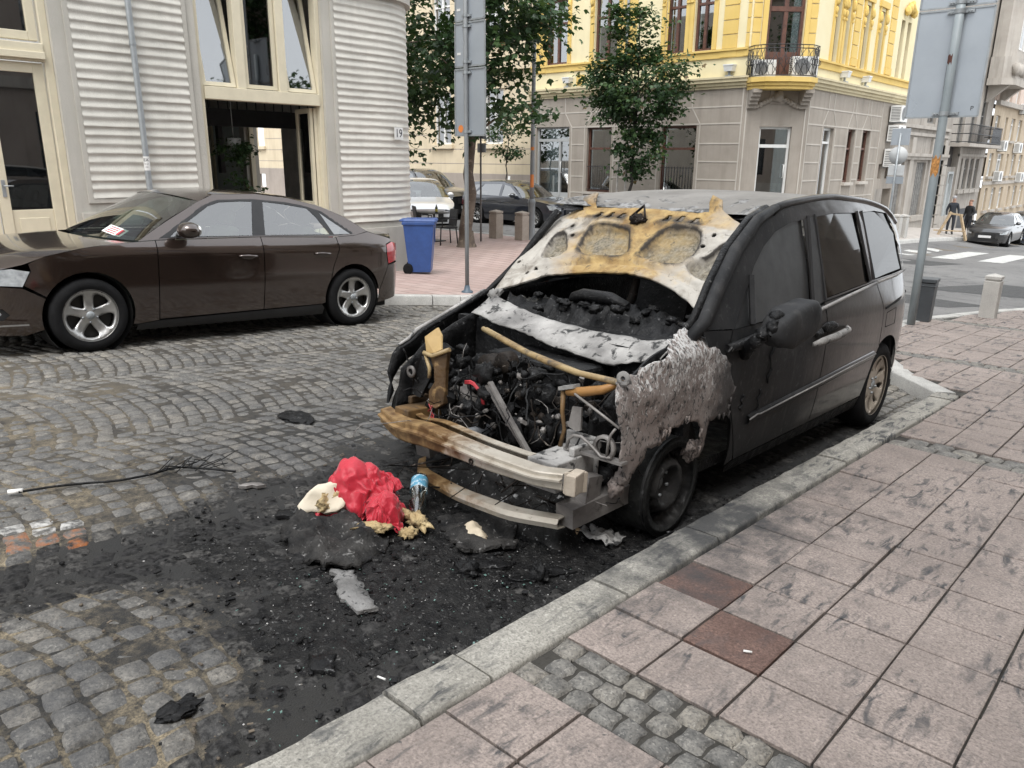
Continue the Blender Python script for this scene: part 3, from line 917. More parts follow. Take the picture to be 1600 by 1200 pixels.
an = math.radians(12)
pn = Vector((math.cos(an), math.sin(an), 0)); pc = Vector((cc[0], cc[1], 1.93)) + pn * (cr + .055)
pt_ = Vector((-pn.y, pn.x, 0))
q = MB(); q.prism([pc + pt_ * a + Vector((0, 0, b_)) for a, b_ in ((-.11, -.1), (.11, -.1), (.11, .1), (-.11, .1))], pn * .012)
np_ = q.build('number_plate', mat('enamel_white', (.62, .62, .6), .35, var=.08)); tag(np_, 'small white house number plate 19 on the rounded plaster corner', 'number plate')
text_mesh('numeral', '19', .19, mat('enamel_black', (.02, .02, .03), .4), pc + pn * .013, face_rot(pn), np_)
# downpipe on the facade
q = MB(); q.tube([(XF + .09, 4.56, z) for z in (.2, .8, 1.6, 2.4, 3.2, 4.0, 5.0, 6.0)], .038, 12)
dp = tag(q.build('downpipe', M_steel), 'grey metal downpipe running up between the scalloped plaster of the corner house', 'downpipe')
q = MB()
for z in (1.0, 2.9): q.lathe([(.044, -.02), (.044, .02)], 12, c=(XF + .09, 4.56, z)); q.bbox((XF + .01, 4.545, z - .012), (XF + .06, 4.575, z + .012))
q.build('bracket', M_steel).parent = dp
q = MB(); q.lathe([(.0395, -.09), (.0395, .09)], 14, c=(XF + .09, 4.56, 1.42)); st = q.build('sticker', mat('sticker', (.7, .7, .68), .5, var=.1)); st.parent = dp
ink = mat('sticker_ink', (.03, .03, .03), .6)
dv = Vector((.87, -.49, 0))
for i, (s_, z, h_) in enumerate((('EX', 1.465, .055), ('we are', 1.415, .022), ('nice', 1.375, .022))):
    text_mesh('lettering', s_, h_, ink, Vector((XF + .09, 4.56, z)) + dv * .0405, face_rot(dv), st, .0006)
bpy.context.view_layer.update()

# ---------------- yellow house across the junction
Y0 = 24.0
YC, YD = plaster('pale_yellow_render', (.66, .58, .36), (.72, .645, .43), .12, .15), plaster('deep_yellow_render', (.60, .42, .12), (.66, .48, .165), .12, .15)
YG = plaster('grey_render', (.285, .252, .215), (.35, .312, .268), .32, .6, 130)
YL = plaster('pale_trim', (.42, .385, .34), (.5, .46, .41), .2, .15)
yb = thing('yellow_house', 'ornate yellow corner house with grey ground floor and iron balcony over its cut corner', 'house', (-12.07, Y0, G(-12, 24)))
F1 = Facade((-12.07, Y0), (-1, 0), (0, -1))                     # s = -12.07 - x
F2 = Facade((-12.07, Y0), (1, 1), (1, -1))                      # cut corner, length 2.09
F3 = Facade((-10.59, Y0 + 1.48), (0, 1), (1, 0))                # s = y - 25.48
L1, L2, L3 = 8.95, 2.093, 9.6
def sx(x): return -12.07 - x
H1 = [(sx(-19.1), sx(-20.75), .12, 2.75), (sx(-17.15), sx(-18.25), .40, 2.70), (sx(-13.7), sx(-15.05), .40, 2.68)]
U1 = [(sx(-17.05), sx(-18.08), 4.98, 7.2), (sx(-19.3), sx(-20.35), 4.98, 7.2), (sx(-14.38), sx(-15.1), 4.98, 7.2), (sx(-13.38), sx(-14.05), 4.98, 7.2)]
H2 = [(.58, 1.62, .1, 2.62)]; U2 = [(.52, 1.66, 4.05, 7.2)]
H3 = [(1.42, 2.33, .1, 2.66), (3.68, 4.36, .85, 2.68), (5.15, 5.92, .87, 2.70), (7.35, 7.75, .95, 1.5), (8.2, 8.6, .95, 1.5), (7.3, 9.2, -1.2, .55)]
U3 = [(1.30, 1.75, 4.70, 6.75), (2.18, 2.58, 4.70, 6.75), (3.86, 4.36, 4.70, 6.75), (5.36, 5.84, 4.70, 6.75), (7.75, 8.15, 4.70, 6.75), (8.5, 8.9, 4.70, 6.75)]
lo, hi = MB(), MB()
for F, L, H, U in ((F1, L1, H1, U1), (F2, L2, H2, U2), (F3, L3, H3, U3)):
    F.wall(lo, 0, L, -1.6, 3.78, H, 0, .32)
    F.wall(hi, 0, L, 3.78, 11.5, U, 0, .28)
under(lo.build('ground_floor_wall', YG, fix=False), yb)
under(hi.build('wall', YC, fix=False), yb)
# pale joints of the rustication
tr = MB()
def grooves(F, L, H):
    for z in (3.24, 2.72, 2.10, 1.53, .95, .36):
        segs = [(0.06, L - .02)]
        for h in H:
            if h[2] < z < h[3] - .01:
                segs = [q for a, b_ in segs for q in ((a, min(b_, h[0] - .12)), (max(a, h[1] + .12), b_)) if q[1] - q[0] > .05]
        for a, b_ in segs: F.box(tr, a, b_, z - .022, z + .022, 0, .012)
    for h in H:
        if h[3] < 2.5: continue
        for s in (h[0] - .12, h[1] + .12): F.box(tr, s - .018, s + .018, -.3, 2.72, 0, .011)
        c = (h[0] + h[1]) / 2; w2 = (h[1] - h[0]) / 2
        for sg in (-1, 1):
            a, b_ = F.p(c + sg * (w2 + .12), 2.72, .006), F.p(c + sg * (w2 - .22 if w2 > .4 else .14), 3.24, .006)
            tr.bar(a, b_, .036, .012, F.n)
            a, b_ = F.p(c + sg * (w2 - .22 if w2 > .4 else .14), 3.24, .006), F.p(c + sg * (w2 - .22 if w2 > .4 else .14), 3.78, .006)
            tr.bar(a, b_, .036, .012, F.n)
grooves(F1, L1, H1); grooves(F3, 6.9, H3[:3])
for F, s in ((F1, .05), (F1, L1 - .06), (F2, .08), (F2, 2.0), (F3, .06), (F3, 6.95)): F.box(tr, s - .02, s + .02, -1, 3.78, 0, .016)
under(tr.build('rustication_joints', YL), yb)
# cornice, sill band, frieze
co_ = MB()
for F, L, e0, e1 in ((F1, L1, .0, .0), (F3, L3, .0, .0), (F2, L2, .0, 0)):
    for z0, z1, o in ((3.78, 3.86, .06), (3.86, 3.96, .12), (3.96, 4.06, .20), (4.06, 4.12, .24)): F.box(co_, -o * .41, L + (o * .41 if F is not F3 else 0), z0, z1, 0, o)
under(co_.build('cornice', plaster('cornice_cream', (.52, .45, .29), (.6, .53, .36), .35)), yb)
bd = MB()
def band(F, L, zs):
    F.box(bd, 0, L, zs - .26, zs - .06, 0, .05); F.box(bd, 0, L, zs - .06, zs, 0, .10)
band(F1, L1, 4.96); band(F3, L3, 4.68)
def surround(F, h):
    a, b_, c, d = h
    for s0, s1 in ((a - .17, a - .02), (b_ + .02, b_ + .17)): F.box(bd, s0, s1, c, d + .1, 0, .05)
    F.box(bd, a - .22, b_ + .22, d + .1, d + .3, 0, .08)
    for s in (a - .095, b_ + .095):
        bd.blob(F.p(s, d - .25, .07), (.075, .075, .17), 3, .2); bd.blob(F.p(s, d - .55, .06), (.055, .055, .12), 4, .2); F.box(bd, s - .06, s + .06, d - .75, d - .68, .05, .09)
for h in U1: surround(F1, h)
for h in U3[2:4] + U3[:2]: surround(F3, h)
for F, a, b_ in ((F1, .42, .92), (F1, .02, .12), (F1, 2.95, 3.0), (F1, 4.2, 4.75), (F1, 8.72, 8.2), (F3, 3.0, 3.5), (F3, 6.5, 7.1), (F2, .05, .3), (F2, 1.83, 2.05)):
    z = 4.96
    while z < 9:
        F.box(bd, a, b_, z + .015, z + .40, 0, .035); z += .42
    F.box(bd, a - .03, b_ + .03, 4.72, 4.96, 0, .06)
F2.box(bd, .34, .50, 4.12, 7.4, 0, .05); F2.box(bd, 1.68, 1.82, 4.12, 7.4, 0, .05)
for k in range(5): bd.blob(F3.p(8.3 + .18 * k - .36, 7.05 + .12 * (2 - abs(k - 2)), .12), (.12, .12, .16), k, .3)
for s in (2.9, 6.4): F1.box(bd, s, s + .35, 4.2, 4.55, 0, .03)
under(bd.build('deep_yellow_trim', YD), yb)
# windows and doors
def window(F, h, root, mfr, mullion=True, trans=.62, curtain=None, bars=False, mid=None):
    a, b_, c, d = h
    q = MB(); F.frame(q, a, b_, c, d, .075, -.22, -.12)
    zt = c + (d - c) * trans
    F.box(q, a + .075, b_ - .075, zt, zt + .075, -.22, -.10)
    if mullion: F.box(q, (a + b_) / 2 - .045, (a + b_) / 2 + .045, c + .075, d - .075, -.21, -.11)
    o = under(q.build('window', mfr, fix=True), root)
    g = MB(); F.box(g, a + .075, b_ - .075, c + .075, d - .075, -.175, -.168)
    p = g.build('pane', M_glass); p.parent = o; p.matrix_parent_inverse = Matrix.Identity(4)
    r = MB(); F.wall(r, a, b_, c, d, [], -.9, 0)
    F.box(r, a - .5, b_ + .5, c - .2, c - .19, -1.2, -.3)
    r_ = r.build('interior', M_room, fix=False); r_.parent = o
    if curtain:
        k = MB(); rows = []
        n = 40
        for z in (c + .1, d - .1): rows.append([F.p(a + .08 + (b_ - a - .16) * i / n, z, -.30 + .025 * math.sin(i * 1.9)) for i in range(n + 1)])
        k.grid(rows); e = k.build('curtain', curtain); e.parent = o
    if bars:
        k = MB(); n = int((b_ - a) / .11)
        for i in range(1, n): k.tube([F.p(a + (b_ - a) * i / n, c + .05, -.06), F.p(a + (b_ - a) * i / n, c + .95, -.06)], .008, 5)
        for z in (c + .08, c + .9): F.box(k, a, b_, z, z + .02, -.065, -.055)
        e = k.build('window_bars', M_iron); e.parent = o
    return o
M_curt = mat('net_curtain', (.42, .42, .40), .9, var=.15, vscale=9); M_blind = mat('blind', (.30, .32, .30), .9, var=.1)
for h in U1: window(F1, h, yb, M_brown, curtain=M_curt)
for h in U3: window(F3, h, yb, M_brown, mullion=h[1] - h[0] > .45)
for h in H1[1:]: window(F1, h, yb, M_brown, False, .66, curtain=M_blind, bars=True)
window(F3, H3[0], yb, M_white, False, .8)
for h in H3[1:5]: window(F3, h, yb, M_brown, False, .62)
for h in (H1[1], H1[2]): F1.box(tr2 := MB(), h[0] - .1, h[1] + .1, h[2] - .08, h[2], 0, .1); under(tr2.build('sill', YL), yb)
for h in H3[1:3]: F3.box(tr2 := MB(), h[0] - .1, h[1] + .1, h[2] - .1, h[2], 0, .12); under(tr2.build('sill', YL), yb)
def glazed_door(F, h, mfr, split, trans):
    a, b_, c, d = h; q = MB()
    F.frame(q, a, b_, c, d, .07, -.2, -.1); F.box(q, a + .07, b_ - .07, trans, trans + .1, -.2, -.09)
    if split: F.box(q, split - .04, split + .04, c + .07, trans, -.2, -.09)
    F.box(q, a + .07, b_ - .07, c + .07, c + .2, -.19, -.11)
    o = under(q.build('door', mfr), yb)
    g = MB(); F.box(g, a + .07, b_ - .07, c + .2, d - .07, -.155, -.148); p = g.build('pane', M_glass); p.parent = o; p.matrix_parent_inverse = Matrix.Identity(4)
    hd = MB(); s = (split or b_ - .15) - .1 * (1 if split else -.2); hd.tube([F.p(s, c + .95, -.09), F.p(s, c + .95, -.03), F.p(s, c + 1.35, -.03), F.p(s, c + 1.35, -.09)], .018, 8)
    e = hd.build('handle', M_white); e.parent = o
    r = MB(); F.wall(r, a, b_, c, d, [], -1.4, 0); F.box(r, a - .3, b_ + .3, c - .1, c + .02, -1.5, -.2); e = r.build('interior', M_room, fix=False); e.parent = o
    return o
glazed_door(F1, H1[0], mat('grey_door_frame', (.36, .37, .37), .5, var=.06), sx(-19.62), 2.22)
glazed_door(F2, H2[0], M_white, None, 1.98)
bdoor = MB(); a, b_, c, d = U2[0]
F2.frame(bdoor, a, b_, c, d, .09, -.2, -.08); F2.box(bdoor, (a + b_) / 2 - .06, (a + b_) / 2 + .06, c + .09, d - .09, -.19, -.07); F2.box(bdoor, a + .09, b_ - .09, 6.0, 6.14, -.2, -.06)
F2.box(bdoor, a + .09, b_ - .09, c + .09, 4.85, -.18, -.11)
o = under(bdoor.build('balcony_door', M_brown), yb)
g = MB(); F2.box(g, a + .09, b_ - .09, 4.85, d - .09, -.15, -.14); p = g.build('pane', M_glass); p.parent = o; p.matrix_parent_inverse = Matrix.Identity(4)
r = MB(); F2.wall(r, a, b_, c, d, [], -1.0, 0); r.build('interior', M_room, fix=False).parent = o
# balcony: bowed slab, consoles, relief, iron railing
bp_ = [(-.02, 0.02), (.02, .42), (.35, .74), (1.046, .86), (1.75, .74), (2.07, .42), (2.11, .02)]
sl_ = MB()
for z0, z1, e in ((3.70, 3.80, -.08), (3.80, 3.90, -.03), (3.90, 4.04, .04)):
    sl_.prism([F2.p(1.046 + (s - 1.046) * (1 + e * .6), z0, o + (e if o > .1 else 0)) for s, o in bp_], (0, 0, z1 - z0))
bl = under(sl_.build('balcony', YD), yb)
cs = MB()
for s in (.22, 1.87):
    for k in range(5): F2.box(cs, s - .14, s + .14, 3.16 + k * .11, 3.27 + k * .11, 0, .12 + .10 * k)
F2.box(cs, .80, 1.3, 3.3, 3.7, 0, .05)
for sg in (-1, 1):
    for k in range(6): cs.blob(F2.p(1.046 + sg * (.14 + .10 * k), 3.48 - .05 * k, .05), (.075, .075, .085), k, .3, n=7)
cs.blob(F2.p(1.046, 3.52, .1), (.15, .15, .19), 2, .3)
under(cs.build('relief', YG), yb)
rl = MB(); zz0, zz1 = 4.08, 4.95
pts = []
for (s0, o0), (s1, o1) in zip(bp_[:-1], bp_[1:]):
    for k in range(8): pts.append((s0 + (s1 - s0) * k / 8, o0 + (o1 - o0) * k / 8))
pts.append(bp_[-1])
for z in (zz0, zz1 - .1, zz1): rl.tube([F2.p(s, z, o) for s, o in pts], .014, 6)
for i, (s, o) in enumerate(pts[::2]): rl.tube([F2.p(s, zz0, o), F2.p(s, zz1, o)], .008, 5)
for i in range(0, len(pts) - 5, 3):
    for sg in (0, 1):
        a = pts[i + (5 if sg else 0)]; b_ = pts[i + (0 if sg else 5)]
        c_ = pts[i + 2]
        rl.tube([F2.p(a[0], zz0 + .02, a[1]), F2.p(c_[0], (zz0 + zz1) / 2 - .05, c_[1] ), F2.p(b_[0], zz1 - .12, b_[1])], .009, 5)
    c_ = pts[i + 2]
    ring_ = [F2.p(c_[0] + .09 * math.cos(t), zz0 + .40 + .09 * math.sin(t), c_[1] + .01) for t in [k * math.pi / 6 for k in range(13)]]
    rl.tube(ring_, .008, 5)
rl.build('railing', M_iron).parent = bl
# things standing on / fixed to the house
def ac_unit(F, s, z, o, w=.8, h=.56, d=.3, lab='', grp=None):
    t = thing('air_conditioner', lab, 'air conditioner', F.p(s, z, o), group=grp)
    L = lambda a, b_, c: F.p(s + a, z + b_, o + c) - Vector(t.location)
    q = MB()
    P = [L(a, b_, c) for c in (0, d) for a, b_ in ((-w / 2, 0), (w / 2, 0), (w / 2, h), (-w / 2, h))]
    q.add(P, [(3, 2, 1, 0), (4, 5, 6, 7), (0, 1, 5, 4), (1, 2, 6, 5), (2, 3, 7, 6), (3, 0, 4, 7)], False)
    q.build('casing', M_white, t, bevel=.012)
    q = MB()
    for k in range(9): 
        zz = .06 + k * (h - .1) / 9
        q.add([L(-w / 2 - .004, zz, .05), L(-w / 2 - .004, zz, d - .04), L(-w / 2 - .004, zz + .022, d - .04), L(-w / 2 - .004, zz + .022, .05)], [(0, 1, 2, 3)], False)
    q.build('vent', mat('vent_dark', (.05, .05, .055), .6), t)
    q = MB(); ctr = L(-.1, h / 2, d + .006); r = h * .40
    q.add([ctr + F.d * r * math.cos(k * math.pi / 12) + Vector((0, 0, r * math.sin(k * math.pi / 12))) for k in range(24)], [tuple(range(24))], False)
    q.build('fan_grille', mat('grille_grey', (.16, .165, .17), .6), t)
    q = MB()
    for a in (-w * .35, w * .35): q.bar(L(a, -.02, -o), L(a, -.02, d), .03, .03)
    q.build('bracket', M_steel, t)
    return t
for k, (z, wd) in enumerate(((3.08, .8), (2.36, .8), (1.40, .9))):
    ac_unit(F3, 8.05, z, .06, wd, .60 if k < 2 else .68, .42, ['topmost of three stacked white air conditioners on the side of the yellow house', 'middle one of three stacked white air conditioners on the side of the yellow house', 'lowest and largest of three stacked air conditioners on the side of the yellow house'][k], 'air conditioners on the yellow house')
ac_unit(F2, .42, 4.06, .12, .7, .5, .28, 'white air conditioner standing at the left end of the iron balcony', 'air conditioners on the yellow house')
ac_unit(F2, 1.66, 4.06, .16, .8, .6, .30, 'white air conditioner with round fan at the right end of the iron balcony', 'air conditioners on the yellow house')
for (F, s, lab) in ((F1, sx(-19.16), 'small grey floodlight on the cornice of the yellow house, nearest the big tree'), (F1, sx(-12.61), 'small grey floodlight on the cornice just left of the balcony'), (F3, 2.4, 'floodlight on the side cornice just right of the balcony'), (F3, 4.4, 'floodlight on the side cornice farther from the balcony')):
    t = thing('floodlight', lab, 'floodlight', F.p(s, 4.12, .12), group='floodlights on the yellow house cornice')
    q = MB(); q.bbox((-.10, -.10, 0), (.10, .10, .04)); q.bbox((-.03, -.03, .04), (.03, .03, .16)); q.build('base', M_steel, t)
    q = MB(); q.box((0, 0, .24), (.26, .22, .16), taper=1.25); q.bbox((-.17, -.15, .325), (.17, .15, .36)); q.build('lamp_head', M_white, t)
q = MB(); q.tube([F1.p(4.55, z, .07) for z in (4.2, 6, 8, 10)], .05, 8)
tag(q.build('downpipe', M_steel), 'grey downpipe on the yellow upper wall between two windows', 'downpipe')

# ---------------- beige neighbour seen through the trees
BW = plaster('beige_render', (.56, .47, .33), (.64, .55, .40), .2, .25); BG = plaster('socle_grey', (.30, .26, .225), (.36, .31, .27), .3)
bb = thing('beige_house', 'beige rendered town house with grooved walls behind the street trees', 'house', (-25, Y0 + .15, G(-25, 24)))
FB1 = Facade((-21.05, Y0 + .12), (-1, 0), (0, -1))
HB = [(1.6 + 3.1 * k, 2.7 + 3.1 * k, 2.15, 4.3) for k in range(9)]; HU = [(1.6 + 3.1 * k, 2.7 + 3.1 * k, 6.2, 8.4) for k in range(9)]; HC = [(1.7 + 3.1 * k, 2.6 + 3.1 * k, -.1, .62) for k in range(9)]
q = MB(); FB1.wall(q, 0, 30, .95, 11, HB + HU, 0, .3); under(q.build('wall', BW, fix=False), bb)
q = MB(); FB1.wall(q, 0, 30, -1.6, .95, HC, .03, .3); under(q.build('socle', BG, fix=False), bb)
q = MB()
for z in (1.35, 1.95, 2.55, 3.15, 3.75, 4.35):
    e = 0.0
    for h in HB + [(30, 30, 0, 0)]:
        a = h[0] - .15 if h[2] - .1 < z < h[3] + .2 else h[0] + .4
        if a > e: FB1.box(q, e, a, z - .015, z + .015, 0, .004)
        e = h[1] + .15 if h[2] - .1 < z < h[3] + .2 else a
under(q.build('wall_grooves', BG), bb)
q = MB()
for h in HB + HU: FB1.box(q, h[0] - .15, h[1] + .15, h[2] - .18, h[2] - .02, 0, .14); FB1.box(q, h[0] - .12, h[1] + .12, h[3], h[3] + .15, 0, .06)
FB1.box(q, 0, 30, 4.95, 5.25, 0, .2)
under(q.build('sill', BW), bb)
for h in HB[:6]: window(FB1, h, bb, M_white, True, .66, curtain=M_curt)
for h in HU[:5]: window(FB1, h, bb, M_white, True, .66)
for h in HC[:6]:
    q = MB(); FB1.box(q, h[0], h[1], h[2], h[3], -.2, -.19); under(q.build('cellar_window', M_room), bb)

# ---------------- worn grey house and the tall tan block down the street
GW = plaster('worn_grey_render', (.25, .225, .20), (.37, .34, .30), .6, .5, 20); GW2 = plaster('worn_stone', (.33, .30, .265), (.41, .38, .34), .5, .4)
gb = thing('worn_grey_house', 'soot streaked grey house with carved stone mouldings and a small balcony down the street', 'house', (-11.5, 36, G(-11.5, 36)))
FG = Facade((-11.5, 34.6), (0, 1), (1, 0))        # s = y - 34.6
HG = [(3.0, 4.5, -1.0, 1.6), (6.4, 7.9, -.9, 1.6), (12.0, 13.0, -2.3, 1.15), (13.9, 14.7, .2, 1.85), (15.2, 16.0, .2, 1.85), (16.4, 17.2, .2, 1.85), (17.6, 18.4, .2, 1.85), (8.5, 9.6, -2.3, -.7), (11.2, 13.4, 1.4, 2.5), (12.6, 13.8, 2.6, 5.0), (15.0, 16.2, 2.6, 5.0), (17.0, 18.2, 2.6, 5.0), (2.6, 4.0, 3.4, 5.8), (7, 8.4, 3.4, 5.8), (15.5, 18.8, -2.6, -.9)]
q = MB(); FG.wall(q, 0, 19.5, -4, 11.5, HG, 0, .3); under(q.build('wall', GW, fix=False), gb)
q = MB()
for z, o in ((1.72, .14), (1.86, .22), (2.78, .10), (3.1, .16)): FG.box(q, 0, 11.0, z, z + .14, 0, o)
for z, o in ((1.95, .12), (2.42, .2)): FG.box(q, 13.4, 19.5, z, z + .13, 0, o)
for s in (2.2, 5.0, 8.2, 10.4, 13.4): FG.box(q, s, s + .55, -2, 2.7, 0, .09)
for k in range(9): FG.box(q, 10.4, 11.1, -2 + k * .5, -1.55 + k * .5, 0, .13)
for h in HG[3:7]: FG.box(q, h[0] - .12, h[1] + .12, h[2] - .22, h[2] - .02, 0, .22)
for h in HG[:2]: FG.box(q, h[0] - .2, h[1] + .2, h[2] - .25, h[2], 0, .15)
FG.box(q, 0, 13.4, -3, -1.15, 0, .07)
under(q.build('stone_moulding', GW2), gb)
M_boards = mat('weathered_boards', (.17, .165, .155), .85, var=.35, vscale=7)
for h in HG[:2]:
    q = MB()
    for k in range(10): FG.box(q, h[0] + k * .15, h[0] + k * .15 + .135, h[2], h[3], -.16, -.12 + .012 * (k % 2))
    under(q.build('shutter', M_boards), gb)
for h in HG[3:7] + HG[9:14]: window(FG, h, gb, M_boards, True, .64)
q = MB(); FG.frame(q, 12.0, 13.0, -2.3, 1.15, .12, -.1, .06); FG.box(q, 12.12, 12.88, -2.18, .55, -.12, -.06); under(q.build('door', mat('pale_door', (.36, .38, .38), .6, var=.1)), gb)
q = MB(); FG.box(q, 15.5, 18.8, -2.6, -.9, -.2, -.15)
for k in range(14): q.bar(FG.p(15.5, -2.6 + k * .12, -.12), FG.p(18.8, -2.6 + k * .12, -.12), .02, .03)
under(q.build('garage_door', mat('dark_garage', (.05, .05, .055), .5)), gb)
q = MB(); FG.box(q, 8.5, 9.6, -2.3, -.7, -.2, -.15); under(q.build('dark_opening', M_room), gb); q = MB(); FG.box(q, 11.2, 13.4, 1.4, 2.5, -.28, -.25); under(q.build('dark_opening', M_room), gb)
q = MB(); FG.box(q, 11.4, 18.6, 2.42, 2.58, 0, .95); bal = under(q.build('balcony', GW2), gb)
q = MB()
for z in (2.65, 3.05, 3.5): q.tube([FG.p(11.5, z, .02), FG.p(11.5, z, .88), FG.p(18.5, z, .88), FG.p(18.5, z, .02)], .025, 5)
for k in range(48): q.tube([FG.p(11.5 + k * .149, 2.58, .88), FG.p(11.5 + k * .149, 3.5, .88)], .010, 4)
q.build('railing', M_iron).parent = bal
q = MB(); FG.box(q, 16.4, 18.45, 2.62, 3.45, .84, .86); q.build('balcony_screen', mat('grey_screen', (.2, .21, .22), .7)).parent = bal

TW = plaster('tan_render', (.36, .29, .21), (.46, .38, .28), .45, .4, 15); TW2 = plaster('pink_render', (.46, .37, .31), (.54, .44, .38), .3)
tb = thing('tan_apartment_block', 'tall tan apartment block with many small windows and ornate bay down the street', 'house', (-11.4, 60, G(-11.4, 60)))
FT = Facade((-11.4, 54.1), (0, 1), (1, 0))
HT = []
for r, z in enumerate((-1.1, .95, 3.1, 5.3, 7.7, 10.1)):
    for k in range(14): HT.append((.7 + k * 2.15 + (.35 if (k + r) % 3 == 0 else 0), 1.75 + k * 2.15 + (.5 if (k * r) % 4 == 1 else 0), z - .1, z + 1.25))
q = MB(); FT.wall(q, 0, 32, -5, 5.0, [h for h in HT if h[3] < 5], 0, .35); under(q.build('wall', TW, fix=False), tb)
q = MB(); FT.wall(q, 0, 32, 5.0, 16, [h for h in HT if h[2] > 5], .02, .35); under(q.build('upper_wall', TW2, fix=False), tb)
q = MB()
for h in HT: FT.box(q, h[0] - .12, h[1] + .12, h[2] - .14, h[2], 0, .14)
FT.box(q, 0, 32, 4.9, 5.15, 0, .25); FT.box(q, 0, 32, .35, .55, 0, .06)
under(q.build('sill', GW2), tb)
for h in HT[:60]:
    window(FT, h, tb, M_white if (h[0] * 7) % 3 > 1 else M_boards, True, .7)
q = MB()          # the ornate bay
bay = [(-3.0, 0), (-3.0, .7), (-2.3, 1.25), (.9, 1.25), (1.6, .7), (1.6, 0)]
q.prism([FT.p(s, 5.75, o) for s, o in bay], (0, 0, .35)); q.prism([FT.p(s * .96, 6.1, o * .94) for s, o in bay], (0, 0, 1.1)); q.prism([FT.p(s * .9, 7.2, o * .82) for s, o in bay], (0, 0, 3.4)); q.prism([FT.p(s, 10.6, o * 1.05) for s, o in bay], (0, 0, .3))
for k in range(8): q.blob(FT.p(-2.4 + k * .45, 6.55, 1.2), (.2, .2, .32), k, .4, n=6)
q.prism([FT.p(-2.4, 4.9, 0), FT.p(-2.4, 5.75, 0), FT.p(-2.4, 5.75, 1.0)], FT.d * .4); q.prism([FT.p(.6, 4.9, 0), FT.p(.6, 5.75, 0), FT.p(.6, 5.75, 1.0)], FT.d * .4)
ob = under(q.build('bay', GW2), tb)
q = MB()
for s in (-1.9, -.9, .1): FT.box(q, s, s + .7, 7.6, 10.1, 1.0, 1.05)
q.build('window', M_white).parent = ob
q = MB()
for s in (-1.85, -.85, .15): FT.box(q, s + .05, s + .55, 7.7, 10.0, 1.05, 1.06)
q.build('pane', M_dkglass).parent = ob
acspots = [(2.6, 2.35, 'white air conditioner under a first floor window of the tan block, nearest the grey house'), (7.1, 2.3, 'second white air conditioner along the first floor of the tan block'), (2.7, .55, 'white air conditioner low on the tan block near the worn grey house'), (9.3, .45, 'white air conditioner low on the tan block beside a flower box'), (6.9, 4.7, 'white air conditioner just below the upper moulding of the tan block')]
for s, z, lab in acspots: ac_unit(FT, s, z, .05, .9, .6, .35, lab, 'air conditioners on the tan block')
# ================================================================== CARS: panels cut on the side elevation and carried onto a curved body
def paint(name, col, flake=0.3, rough=.28, dust=.25, metal=.35):
    if name in MATS: return MATS[name]
    m, t, b = newmat(name)
    co = t.coord()
    n = t.noise(co, 240, 2, .5)
    c = t.mix(t.math('MULTIPLY', n, flake), col, tuple(min(1, k * 2.2 + .01) for k in col))
    sepz = t.node('ShaderNodeSeparateXYZ'); t.link(co, sepz.inputs[0])
    low = t.ramp(sepz.outputs[2], (.2, 1), (.55, .15))
    c = t.mix(t.math('MULTIPLY', t.math('MULTIPLY', low, t.ramp(t.noise(co, 7, 7, .7), (.3, .2), (.7, 1))), dust), c, (.16, .145, .125))
    t.link(c, b.inputs['Base Color'])
    b.inputs['Metallic'].default_value = metal
    b.inputs['Roughness'].default_value = rough
    b.inputs['Coat Weight'].default_value = 1.0
    b.inputs['Coat IOR'].default_value = 1.75
    t.link(t.ramp(t.noise(co, 11, 6, .7), (.3, .03), (.75, .12)), b.inputs['Coat Roughness'])
    MATS[name] = m
    return m
M_tyre = mat('tyre_rubber', (.010, .010, .0105), .85, var=.25, vscale=12, bump=.3, bscale=50, spec=.15)
M_rim = mat('alloy', (.46, .455, .44), .3, .8, var=.06, vscale=6)
M_blk = mat('black_plastic', (.014, .014, .015), .5, var=.2)
M_gap = mat('shadow_gap_black', (.006, .006, .006), .9, var=.1)
M_chrome = mat('chrome', (.7, .7, .7), .12, 1.0, var=.03)
M_disc = mat('brake_dark', (.05, .048, .045), .5, .6, var=.2)
M_carglass = glass('car_glass', (.46, .56, .52), .15)
M_vanglass = glass('van_side_glass', (.05, .055, .055), .05, .03, .75)
M_tint = glass('tinted_car_glass', (.09, .10, .10), .20)
M_lamp = mat('headlamp_glass', (.50, .53, .55), .12, .25, var=.3, vscale=14, coat=1)
M_tail = mat('tail_lamp', (.42, .012, .018), .15, var=.15, vscale=10, coat=1)
M_seat = mat('beige_seat', (.36, .33, .26), .8, var=.1)
M_inner = mat('car_interior', (.03, .03, .03), .8, var=.2)
M_plate = mat('plate_white', (.68, .68, .68), .4, var=.04)

def hole_ring(n, r0, r1, w0, w1, a0=90.0):
    """n wheel openings as polygons in unit radius"""
    out = []
    for k in range(n):
        a = a0 + 360 / n * (k + .5)
        pts = [(r0, -w0), (r1, -w1), (r1 * 1.02, 0), (r1, w1), (r0, w0), (r0 * .92, 0)]
        P = [(r * math.cos(math.radians(a + d)), r * math.sin(math.radians(a + d))) for r, d in pts]
        out.append(smooth_loop(P, 2))
    return out

